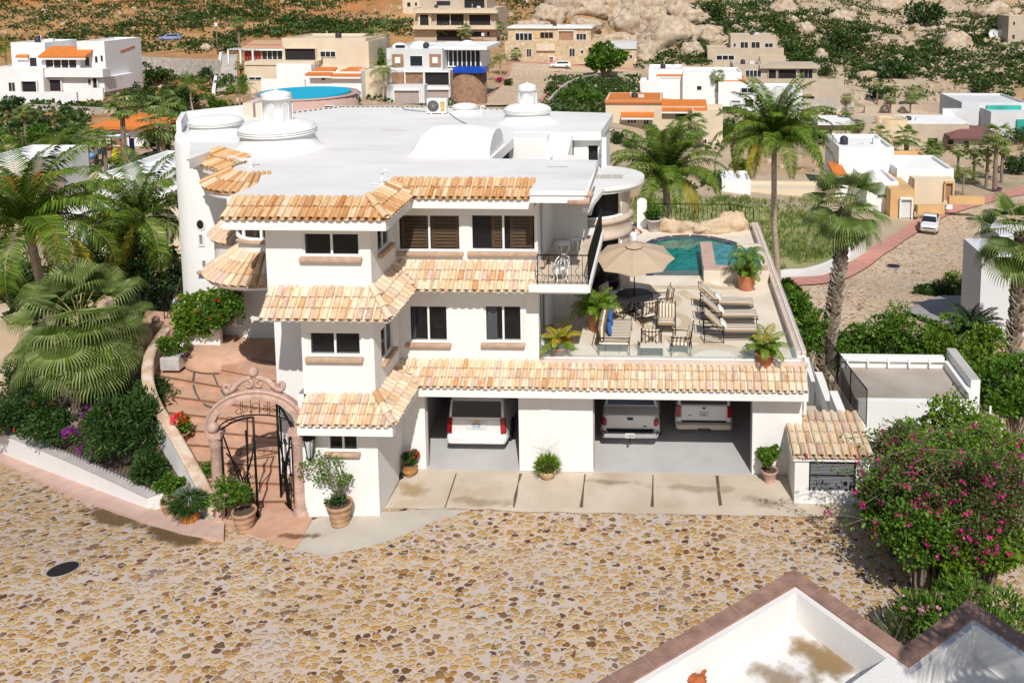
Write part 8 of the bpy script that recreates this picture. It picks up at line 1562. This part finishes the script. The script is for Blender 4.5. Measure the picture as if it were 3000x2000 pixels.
rockm = M('pale_granite', (.36,.27,.18), .95, .2, .9, .8, 1.8, col2=(.58,.47,.35)); mix_layer(rockm, (.30,.18,.09), .35, .54, .68, .6); mix_layer(rockm, (.14,.10,.07), 2.2, .62, .68, .6)
mb = MB(); cnt = 0
while cnt < 1500:
    x = rnd.uniform(900, 2400) if rnd.random() < .8 else rnd.uniform(-20, 900); y = rnd.uniform(-40, 250) if rnd.random() < .85 else rnd.uniform(250, 400)
    if blocked(x, y) or (400 < x < 1480 and y > 262): continue
    g = G(x, y, 60); s_ = rnd.uniform(.25, 1.0)*(1.5 if x > 1150 and y < 110 else .8); k = len(mb.v); mb.ball((0, 0, 0), 1, 7, sc=(1.2, 1, .8)); o3 = V((rnd.random()*99, 0, 0)); R3 = Matrix.Rotation(rnd.uniform(0, 6), 3, 'Z')
    mb.v[k:] = [tuple(g+(R3 @ (V(v)*(1+.5*mn.noise(V(v)*1.3+o3))))*s_+EZ*s_*.2) for v in mb.v[k:]]; cnt += 1
for i in range(len(mb.sm)): mb.sm[i] = False
tag(mb.build('rubble', rockm), kind='stuff')
big = [(1420, 100, 34, 'crag shoulder just above the grey annexe roof'), (1475, 20, 46, 'split crag cut by the top picture edge'), (1560, 30, 40, 'leaning crag between slab and scree'), (1350, 20, 36, 'blocky crag right of the mansion'), (1480, 130, 30, 'low crag foot behind the feathery tree'), (1625, 75, 26, 'jagged rock left above the tan upper house'), (1225, 60, 24, 'rock shelf left of the stone house roof'), (1300, 15, 40, 'wide crag at the top edge above the stone house'), (1800, 20, 26, 'jagged crag above the dark thickets'), (1930, 40, 24, 'pale crag in the upper right scrub'), (1440, 60, 36, 'tall pale crag above the stone house'), (1530, 95, 60, 'huge smooth boulder right of the stone house'), (1500, 45, 40, 'broad slab of pale rock on the upper slope'), (1395, 30, 40, 'rounded rock mass above the white-topped house'), (1590, 40, 34, 'boulder in the scree below the dark thicket'), (1340, 60, 26, 'boulder behind the stone house roof'), (1590, 120, 24, 'boulder at the foot of the big smooth one'), (1260, 35, 34, 'pale rock face beside the mansion'), (1640, 90, 18, 'boulder left of the tan upper house'), (1885, 130, 16, 'round boulder in the scrub above the tan house'), (1990, 175, 15, 'round boulder on the right hillside'), (2060, 135, 15, 'pale boulder high on the right hillside'), (1850, 70, 22, 'long pale slab above the tan houses'), (2200, 100, 30, 'pale rock sheet left of the dishes'), (2050, 10, 34, 'rock sheet at the top right edge'), (470, 112, 12, 'pale boulder beside the hill road'), (195, 265, 12, 'boulder below the left villa wall'), (2290, 30, 30, 'cracked pale cliff above the tan tower'), (250, 258, 13, 'boulder in front of the pavilion'), (2150, 300-30, 10, 'dark-stained boulder by the garden terraces')]
for i, (x, y, r_, lab) in enumerate(big): g = G(x, y+r_*.4, 60); s_ = r_*g.y/2000; boulder((g.x, g.y+s_*.4, g.z+s_*.25), s_, ((1.5, .9, .75), (1.1, .9, 1.0), (1.3, 1, .85))[i % 3], 40+i, rockm, label=lab, group='boulders on the hillside', n=40)
# grassy lot
gcol = M('dry_grass_ground', (.20,.24,.06), .95, .3, .35, .5, 3, col2=(.40,.36,.16))
drape('grass', ((1440, 470), (1560, 462), (1700, 470), (1850, 490), (1990, 508)), ((1440, 640), (1560, 640), (1750, 640), (1870, 628), (1985, 575)), gcol, .12, 12)
mb = MB(); GR = leafmat('grass_green', [(.12,.20,.03), (.20,.29,.05), (.30,.36,.09), (.08,.15,.025), (.38,.36,.14)], trans=.3)
for _ in range(5200):
    x = rnd.uniform(1440, 1990); y = rnd.uniform(458, 640)
    if y > 640-(x-1750)*.3 and x > 1750: continue
    g = G(x, y, 50)
    if mn.noise(V((g.x*.12, g.y*.12, 0)))+.25 < rnd.random()*.5: continue
    s_ = rnd.uniform(.3, .75)
    for _k in range(5): leaf(mb, g+V((rnd.uniform(-.4, .4), rnd.uniform(-.4, .4), .05)), V((rnd.uniform(-.6, .6), rnd.uniform(-.6, .6), 1)), .05*s_*2, s_)
go = mb.build('grass', GR); tag(go, kind='stuff')
# ---------------- trees and bushes one can tell apart ----------------
rnd.seed(77)
def gshrub(x, y, rpx, lab, mat=SCRUB, h=.75, n=700, cat='shrub', name='hillside_shrub', fl=None, nf=0, group='single bushes on the hillside', ty=0):
    g = G(x, y, 40); r_ = rpx*g.y/2000; sz = max(.12, r_*.16); shrub(name, lab, cat, g+EZ*(r_*h*.8+ty), (r_, r_*.8, r_*h), n, sz, mat, fl, nf, sz*.8, group, k=12, aspect=.45, z0=g.z-.2)
gshrub(1390, 178, 52, 'big feathery green tree above the mound by the road bend', GREEN, .62, 3000, 'tree', 'mesquite_tree', group=None, ty=1.5)
gshrub(357, 198, 36, 'dark round tree below the stone retaining wall', SCRUB, .8, 1500, 'tree', 'dark_tree', group=None)
BS = [(300, 188, 14, 'small dark bush under the parking wall'), (480, 182, 22, 'wide low bush before the ramp wall'), (330, 232, 34, 'spreading thorny tree above the pavilion'), (400, 225, 30, 'thorny bush between thicket and palm'), (100, 290, 22, 'round bush on the rocky left slope'), (40, 300, 26, 'tall dark bush at the left slope edge'), (150, 262, 18, 'flat bush below the villa garden wall'), (270, 210, 22, 'green bush right of the left villa'), (36, 232, 20, 'bright yellow-green bush at the villa wall'), (125, 236, 12, 'clipped green hedge at the white villa wall'), (1300, 235, 30, 'green bush on the mound, left side'), (1360, 240, 34, 'lush bush in the middle of the mound'), (1420, 235, 30, 'bush on the right shoulder of the mound'), (1440, 225, 26, 'olive-green bush at the back of the mound'), (1270, 215, 18, 'small bush where the mound meets the road'), (1575, 120, 24, 'dark tree wedged between the big boulders'), (1420, 330, 26, 'bushes beyond the villa roof corner'), (1450, 340, 22, 'low green bush beside the palm'), (1900, 175, 24, 'dark thicket beside the tan flat house'), (2020, 228, 26, 'dark thicket above the garden terraces'), (2250, 215, 34, 'big dark bush on the right slope'), (2050, 180, 40, 'broad dark thicket on the right slope'), (1930, 120, 40, 'broad dark thicket above the tan houses'), (2120, 60, 46, 'wide dark thicket near the top right'), (1640, 50, 38, 'dense dark thicket at the crest of the rocks'), (2310, 232, 24, 'dark bush above the modern house'), (2340, 330, 30, 'dark bush at the right edge below the glass house'), (2130, 455, 26, 'green tree over the ochre planter wall'), (60, 372, 40, 'dark bushes behind the left coconut palm'), (150, 345, 32, 'bushes left of the playground'), (360, 330, 30, 'dark bush behind the pavilion'), (170, 320, 26, 'spindly grey-green tree near the pavilion'), (1540, 420, 30, 'bush behind the pool palm'), (1640, 425, 30, 'green bush at the white wall of the lot'), (1500, 310, 18, 'grey-green bush by the cream house')]
TT = [(866, 215, 26, 2.6, 'tall ivy-dark tree left of the grey modern house'), (1112, 150, 14, 2.4, 'narrow tall dark tree between mansion and stone house'), (560, 215, 20, 1.2, 'leafy tree below the cream house terrace'), (425, 262, 34, 1.0, 'dense dark tree over the villa roof yard'), (395, 285, 30, 1.1, 'dark leafy tree right of the pavilion'), (350, 258, 28, .9, 'round green tree behind the pavilion roof'), (500, 258, 28, .9, 'green tree between the two coconut palms'), (30, 262, 26, .9, 'dark tree below the far left villa'), (85, 330, 30, .8, 'thorny green tree on the left slope'), (1165, 200, 12, .9, 'small dark tree at the inner bend of the road'), (820, 240, 16, 1.0, 'green tree right of the turquoise cover'), (1755, 300, 22, .8, 'green tree in front of the rubble wall'), (1985, 385, 24, .9, 'leafy tree left of the carport house'), (2330, 400, 30, .9, 'leafy tree at the right edge beside the street'), (1700, 395, 26, .7, 'bushy tree behind the tallest coconut palm'), (2150, 360, 20, .9, 'dark tree between tan villa and street palms')]
for i, (x, y, r_, hh, lab) in enumerate(TT): gshrub(x, y, r_, lab, (GREEN, DKGREEN)[i % 2], hh, 1500, 'tree', 'garden_tree', group='trees among the hillside houses')
for i, (x, y, r_, lab) in enumerate(BS): gshrub(x, y, r_, lab, (LIME if 'yellow' in lab or 'clipped' in lab else GREEN if ('green' in lab or 'lush' in lab) else DKGREEN if i % 2 else SCRUB), .65, 800)
for i, (x, y, r_, lab, m_) in enumerate(((620, 150, 26, 'red flowering hedge on the cream house terrace', MAG), (1075, 190, 12, 'magenta bougainvillea by the brown round wall', MAG), (1150, 190, 14, 'magenta bougainvillea hedge at the upper road', MAG), (2040, 243, 12, 'hedge with magenta flowers, first of the terraces', MAG), (2110, 250, 16, 'second flowering hedge of the garden terraces', MAG), (2030, 270, 14, 'third flowering hedge of the garden terraces', MAG), (2180, 262, 16, 'rightmost flowering hedge of the garden terraces', MAG), (2290, 440, 14, 'purple flower bed under the street palms', PUR), (820, 232, 12, 'flowering bush beside the turquoise pool', PUR))): gshrub(x, y, r_, lab, DKGREEN, .4, 260, fl=m_, nf=110 if m_ is not MAG or i else 260, group='flowering hedges far off')
# palms in the distance: prototypes built once, then copied
def protos():
    a = coconut_palm('coconut_palm', 'p', (0, 0, 0), (.2, 0, 6.2), L=3.1, nf=18, seed=21, yellow=1, nuts=0, n=20, leafL=.9, tr=(.17, .12)); b = fan_palm('fan_palm', 'p', (0, 0, 0), (0, 0, 6.5), r=.95, stem=.85, nf=20, seed=22, boots=0, skirt=5, n=9, tr=(.24, .16)); c = fan_palm('fan_palm', 'p', (0, 0, 0), (0, 0, 3.0), r=1.1, stem=1.0, nf=20, seed=23, boots=0, skirt=0, n=9, tr=(.3, .24)); return a, b, c
PR = list(protos()); used = [False]*3; HT = (7.2, 7.6, 4.4)
def farpalm(kind, x, yb, yt, lab, grp):
    g = G(x, yb, 40); h = WY(x, yt, g.y).z-g.z; k = max(.35, h/HT[kind])
    o = PR[kind] if not used[kind] else dup(PR[kind]); used[kind] = True; o.location = (g.x, g.y, g.z-.2); o.rotation_euler = (0, 0, (x*1.7) % 6.28); kk = min(1.8, max(.75, k))*1.2; o.scale = (kk, kk, max(k, kk*.6)); o['label'] = lab; o['group'] = grp
PG = 'palms across the hillside'
PL = [(0, 20, 195, 95, 'coconut palm in front of the far left villa'), (2, 165, 212, 182, 'small palm at the left villa terrace'), (1, 290, 385, 212, 'tall fan palm left of the pavilion roof'), (1, 245, 408, 298, 'fan palm at the playground, left'), (1, 222, 380, 300, 'short-leaved palm behind the slide'), (1, 205, 392, 330, 'slim palm left of the slides'), (0, 445, 262, 180, 'coconut palm over the thicket above the villa roof'), (0, 550, 262, 190, 'coconut palm left of the pink round building'), (2, 380, 300, 210, 'dense palm right of the pavilion'), (2, 370, 360, 250, 'broad palm between pavilion and villa'), (1, 555, 200, 140, 'fan palm below the cream house terrace'), (1, 550, 120, 40, 'tall palm on the ridge near the lamp post'), (2, 685, 205, 155, 'palm beside the orange gable'), (1, 870, 200, 60, 'tall leafy palm left of the grey modern house'), (0, 880, 235, 150, 'coconut palm at the modern house garage'), (2, 810, 170, 118, 'palm in front of the cream block'), (1, 1057, 230, 165, 'fan palm before the brown round wall'), (0, 1150, 175, 125, 'palm at the upper road corner'), (0, 1120, 185, 140, 'palm by the flower hedge on the upper road'), (2, 1020, 100, 50, 'date palm on the mansion terrace'), (2, 1068, 98, 55, 'date palm right on the mansion terrace'), (1, 1150, 110, 50, 'leafy palm beside the mansion'), (2, 885, 70, 40, 'palm on the slope left of the mansion'), (2, 1185, 145, 110, 'palm in front of the stone house'), (1, 1607, 236, 172, 'slim palm before the white cubic house, first'), (1, 1648, 248, 160, 'slim palm before the white cubic house, second'), (1, 1656, 250, 192, 'slim palm before the white cubic house, third'), (1, 1672, 246, 188, 'slim palm before the white cubic house, fourth'), (1, 1808, 182, 140, 'palm before the tan porch bays'), (1, 1856, 228, 178, 'first of the five palms on the tan wall'), (1, 1876, 228, 182, 'second of the five palms on the tan wall'), (1, 1898, 230, 198, 'third of the five palms on the tan wall'), (1, 1907, 230, 178, 'fourth of the five palms on the tan wall'), (1, 1917, 230, 178, 'fifth of the five palms on the tan wall'), (1, 1945, 302, 245, 'fan palm left of the round stone tower'), (1, 1943, 262, 225, 'small palm on the terraces above the tower'), (1, 2015, 240, 185, 'palm at the terraces, leftmost'), (1, 2055, 240, 200, 'palm at the terraces, second'), (2, 2100, 245, 195, 'palm clump in the middle of the terraces'), (1, 2045, 268, 230, 'palm at the lower terrace'), (1, 2090, 268, 235, 'palm at the lower terrace, right'), (1, 1970, 332, 290, 'palm beside the tan villa door'), (0, 1940, 342, 305, 'leafy palm under the cream wall'), (2, 2020, 350, 290, 'broad palm before the stone tower'), (2, 2080, 362, 290, 'broad palm before the tan villa'), (2, 2140, 380, 320, 'palm before the tan villa window'), (1, 2200, 412, 330, 'street palm nearest the ochre door'), (1, 2235, 415, 325, 'second street palm by the ochre wall'), (1, 2265, 430, 320, 'third street palm with dark skirt'), (1, 2285, 440, 285, 'tallest street palm under the purple roof'), (1, 2300, 420, 320, 'rightmost street palm in the row'), (0, 2215, 455, 420, 'short palm in the ochre planter'), (2, 1590, 338, 258, 'palm on the pool terrace of the cream house'), (1, 60, 330, 240, 'palm on the left slope'), (0, 130, 400, 330, 'coconut palm left of the playground')]
for a in PL: farpalm(*a, PG)
cac = M('cactus_green', (.10,.16,.06), .7, .3, 3)
for i, (x, y, h) in enumerate(((430, 186, 22), (418, 186, 14), (1722, 60, 14), (1725, 10, 10))):
    g = G(x, y, 40); hh = h*g.y/2000; mb = MB(); mb.tube([g, g+EZ*hh], .25, 8); mb.tube(spl([g+EZ*hh*.4, g+V((.8, 0, hh*.5)), g+V((.9, 0, hh*.85))], 3), .18, 6); mb.tube(spl([g+EZ*hh*.3, g+V((-.8, 0, hh*.4)), g+V((-.9, 0, hh*.7))], 3), .18, 6); solo(mb, 'columnar_cactus', cac, ('tall cactus below the parking wall', 'shorter cactus left of the tall one', 'cactus among rocks above the tan house', 'cactus near the top edge')[i], 'cactus', 'cacti')
# ---------------- large palms and planting on the right ----------------
def gp_(x, y, Y): return WY(x, y, Y)
c = gp_(1778, 325, 55); coconut_palm('coconut_palm', 'tallest coconut palm behind the terrace, with yellow lower fronds', (WY(1778, 700, 55).x+.4, 55, WY(1778, 700, 55).z), c, L=4.7, nf=44, up=1, seed=5, yellow=3, nuts=8, leafL=1.0, lean=(-.2, 0, 0), tr=(.22, .17), n=64)
c = gp_(1530, 405, 50); coconut_palm('coconut_palm', 'coconut palm behind the round tower and pool', (c.x-.3, 50, WY(1530, 560, 50).z), c, L=4.0, nf=32, up=1.1, seed=6, yellow=3, nuts=4, leafL=.95, lean=(.2, 0, 0), tr=(.26, .2), n=60)
c = gp_(1945, 475, 36.5); fan_palm('fan_palm', 'tall fan palm with shaggy trunk right of the terrace', (WY(1893, 850, 36).x, 36.2, WY(1893, 850, 36).z-.5), c, r=1.2, stem=1.05, nf=24, tr=(.26, .2), seed=9, boots=420, skirt=8, n=26)
c = gp_(2345, 545, 36); fan_palm('fan_palm', 'fan palm with shaggy trunk at the right picture edge', (WY(2315, 900, 34).x, 34, WY(2315, 960, 34).z), c, r=1.25, stem=1.1, nf=24, tr=(.26, .2), seed=10, boots=340, skirt=10, n=26)
c = gp_(2232, 760, 37); r = fan_palm('cycad_palm', 'low feathery date palm before the grey villa wall', (c.x, 37, c.z-1.6), c, r=.1, stem=.1, nf=0, tr=(.25, .25), seed=3, boots=20, skirt=0); mb = MB(); [frond(mb, c, i*2.4, R(72-75*i/30), 1.6, .35, n=34, droop=.6, w=.03, mi=0) for i in range(30)]; mb.build('fronds', [DKGREEN, stalk], r)
rnd.seed(5)
HB = [(1915, 820, 38.5, 1.2, .9, 'bush behind the railing at the shaggy palm foot'), (1985, 800, 38, 1.3, 1.0, 'first leafy bush of the hedge above the flat roof'), (2055, 780, 38, 1.3, 1.3, 'tallest leafy bush in the hedge above the flat roof'), (2120, 795, 37, 1.2, 1.0, 'oleander in the hedge above the flat roof'), (2185, 795, 36.5, 1.3, 1.1, 'right end bush of the hedge above the flat roof'), (1822, 720, 36.5, .7, 1.1, 'dense bush beside the terrace corner'), (1858, 770, 36, .8, 1.1, 'deep green bush falling beside the stepped wall'), (1815, 685, 40, .6, .7, 'dry-topped shrub by the terrace wall'), (2260, 830, 34, 1.2, 1.2, 'bush behind the low white block'), (2230, 900, 32, .9, .9, 'bush between block and fan palm'), (2335, 870, 31, 1.2, 1.2, 'bush right of the shaggy palm trunk'), (2330, 925, 29.5, .9, .8, 'low bush at the right edge'), (2185, 665, 58, 1.4, 1.0, 'oleander with pink flowers beside the grey driveway'), (2150, 675, 58, 1.2, .9, 'dark oleander left of the flowering one')]
for i, (x, y, Y, r_, h, lab) in enumerate(HB): p = WY(x, y, Y); shrub('garden_bush', lab, 'shrub', p, (r_, .8*r_, h), 3600, .16, (LIME, GREEN, GREEN, GREEN)[i % 4] if i != 13 else DKGREEN, PINK if i in (3, 12) else None, 30, .1, 'bushes right of the terrace', k=18, aspect=.3, z0=p.z-h-1)
# driveway of the grey villa
p = [WY(x, y, Y) for x, y, Y in ((2080, 722, 50), (2120, 700, 54), (2235, 800, 44), (2260, 700, 50))]; mb = MB(); q = [G(2075, 725), G(2160, 690), G(2255, 690), G(2262, 800)]; n_ = 6; vs = []
for i in range(n_+1):
    for j in range(n_+1): a = q[0]*(1-i/n_)+q[1]*(i/n_); b = q[3]*(1-i/n_)+q[2]*(i/n_); p = a*(1-j/n_)+b*(j/n_); vs.append((p.x, p.y, H(p.x, p.y)+.35))
mb.add(vs, [(i*(n_+1)+j, (i+1)*(n_+1)+j, (i+1)*(n_+1)+j+1, i*(n_+1)+j+1) for i in range(n_) for j in range(n_)]); tag(mb.build('driveway', M('grey_drive', (.36,.33,.31), .9, .1, 1)), kind='structure')
# manholes on the right street
for x, y, lab in ((2052, 618, 'iron manhole cover on the right street near the pink pavement'), (2230, 508, 'iron manhole cover in front of the white pickup')): g = G(x, y); lid(0, 0, .55, lab=lab, zf=V((g.x, g.y, g.z+.26)))
# big bougainvillea mass at the right
rnd.seed(12)
WIRY = leafmat('wiry_leaf', [(.06,.09,.02), (.12,.15,.04), (.20,.22,.08), (.10,.07,.03), (.07,.12,.02)])
BG = [(2080, 1150, 23.6, 1.3, 1.0, LIME, MAG, 30, 'bright green bougainvillea tight against the utility shed'), (2180, 1010, 26.0, 1.5, 1.2, LIME, None, 0, 'rounded bright green bush behind the utility shed'), (2250, 1060, 24.2, 1.3, 1.2, LIME, MAG, 14, 'leafy bougainvillea crown at the right edge'), (2060, 1030, 25.6, 1.0, .8, DKGREEN, MAG, 24, 'thin dark bougainvillea above the shed roof'), (2150, 1120, 22.2, 1.4, 1.0, DKGREEN, MAG, 50, 'bougainvillea with bright pink blooms in the middle of the mass'), (2230, 1190, 20.6, 1.2, 1.1, DKGREEN, MAG, 30, 'front bougainvillea leaning over the cobbles'), (2120, 1240, 20.4, 1.0, .9, GREEN, MAG, 14, 'low front bougainvillea beside the street'), (2290, 1120, 21.5, 1.1, 1.2, DKGREEN, MAG, 12, 'wiry bougainvillea on the sandy side')]
for x, y, Y, r_, h, m_, fl, nf, lab in BG:
    p = WY(x, y, Y); z = max(.75*h, p.z); shrub('bougainvillea', lab, 'shrub', (p.x, Y, z), (r_*1.0, r_*.85, h*.85), 5200 if m_ is not DKGREEN else 7500, .13 if m_ is LIME else .10 if m_ is GREEN else .07, WIRY if m_ is DKGREEN else m_, fl, nf*2, .09, 'bougainvilleas beside the shed', k=46, aspect=.40, z0=-.1)
mb = MB(); rt_ = thing('bougainvillea_sprays', 'long thin flowering sprays reaching over the shed and street', 'shrub', (WY(2100, 1200, 22).x, 22, 0))
for i in range(150):
    a = WY(rnd.uniform(2030, 2300), rnd.uniform(1000, 1260), rnd.uniform(20.5, 24.5)); a.z = max(a.z, .6); d = V((rnd.uniform(-1.4, .8), rnd.uniform(-1.1, .4), rnd.uniform(.0, 1.0))); e = a+d*rnd.uniform(.9, 1.7); P = spl([a, a+d*.5+EZ*.25, e], 3); mb.tube(P, .008, 4, 2, False)
    for p in P: clump(mb, p, .12, 9, .08, 0); 
    if rnd.random() < .5:
        for _ in range(9): leaf(mb, e+rdir()*.07, rdir(), .035, .07, None, 1)
mb.build('sprays', [GREEN, MAG, bark], rt_)
p = WY(2215, 1300, 18.8); r1 = shrub('oleander_bush', 'oleander with pale pink flowers behind the near roof corner', 'shrub', (p.x, 18.8, 1.0), (1.3, .9, .9), 5200, .17, GREEN, PINK, 60, .09, k=20, aspect=.14, z0=-.1); p = WY(2300, 1330, 17.8); shrub('oleander_bush', 'oleander with pink flowers in the right bottom corner', 'shrub', (p.x, 17.8, .9), (.9, .8, .8), 3600, .17, GREEN, PINK, 40, .09, k=14, aspect=.14, z0=-.1)
for x, y, Y, r_, h, m_, lab in ((2170, 1225, 21.4, 1.1, .9, GREEN, 'leafy bougainvillea base behind the front skirt'), (2095, 1200, 22.2, .95, .8, LIME, 'light bougainvillea base facing the street'), (2255, 1230, 20.9, 1.2, .9, DKGREEN, 'shaded bougainvillea base on the sandy side'), (2150, 1250, 21.6, 1.3, .9, GREEN, 'low leafy skirt of bougainvillea over the street edge'), (2240, 1270, 20.2, 1.2, .8, LIME, 'light green bush between bougainvillea and oleander'), (2050, 1180, 22.6, .7, .6, DKGREEN, 'twiggy low bush at the shed corner')): p = WY(x, y, Y); shrub('bougainvillea', lab, 'shrub', (p.x, Y, max(.5, p.z)), (r_, r_*.8, h), 4200, .12, m_, MAG, 16, .09, 'bougainvilleas beside the shed', k=20, aspect=.4, z0=-.1)
shrub('garden_bush', 'dark thicket behind the left palms, low at the left edge', 'shrub', WY(30, 660, 37), (2.2, 1, 1.3), 3200, .16, DKGREEN, None, 0, k=18, group='dark thickets behind the left palms'); shrub('garden_bush', 'dark thicket filling the gap behind the big fan palm', 'shrub', WY(215, 640, 38), (2.0, 1, 1.3), 3200, .16, GREEN, None, 0, k=18, group='dark thickets behind the left palms'); shrub('garden_bush', 'dark thicket left of the gardener', 'shrub', WY(330, 700, 37.5), (1.4, 1, 1.2), 2600, .15, DKGREEN, None, 0, k=16, group='dark thickets behind the left palms'); shrub('garden_bush', 'thicket at the foot of the left coconut palm', 'shrub', WY(110, 720, 35.5), (2.0, 1, 1.0), 2600, .15, DKGREEN, None, 0, k=16, group='dark thickets behind the left palms')
q = WZ(2290, 1500, FZ-.6); coconut_palm('coconut_palm', 'palm right of the near roof throwing its shadow on it', (q.x+1.6, q.y-5.2, 0), (q.x+1.3, q.y-5.4, FZ+4.6), L=2.6, nf=20, seed=31, yellow=0, nuts=0, n=30)
p = WY(2085, 1330, 18.9); r1 = thing('yucca_clump', 'clump of stiff pale striped yucca blades at the street edge', 'plant', (p.x, 18.9, -.1)); mb = MB()
for i in range(170): a = rnd.uniform(0, 6.28); el = R(rnd.uniform(15, 80)); d = V((math.cos(a)*math.cos(el), math.sin(a)*math.cos(el), math.sin(el))); b = V((p.x+rnd.uniform(-.35, .35), 18.9+rnd.uniform(-.3, .3), rnd.uniform(.0, .5))); leaf(mb, b, d, .03, rnd.uniform(.6, 1.0), None, 0, .5)
mb.build('blades', leafmat('yucca_blade', [(.25,.27,.14), (.42,.40,.26), (.14,.17,.08), (.5,.47,.33)]), r1)
# fallen leaves near the planting
mb = MB()
for _ in range(500): x = rnd.uniform(8.2, 9.6)*1.0-abs(rnd.gauss(0, .8)); y = rnd.uniform(14, 23.5); leaf(mb, V((x, y, zr(x, y)+.012)), V((rnd.uniform(-1, 1), rnd.uniform(-1, 1), .05)), .018, .06)
tag(mb.build('leaf_litter', DRY), kind='stuff')
for o in S.objects:
    if o.parent is None and o.get('category') and o.get('group') == 'x': pass
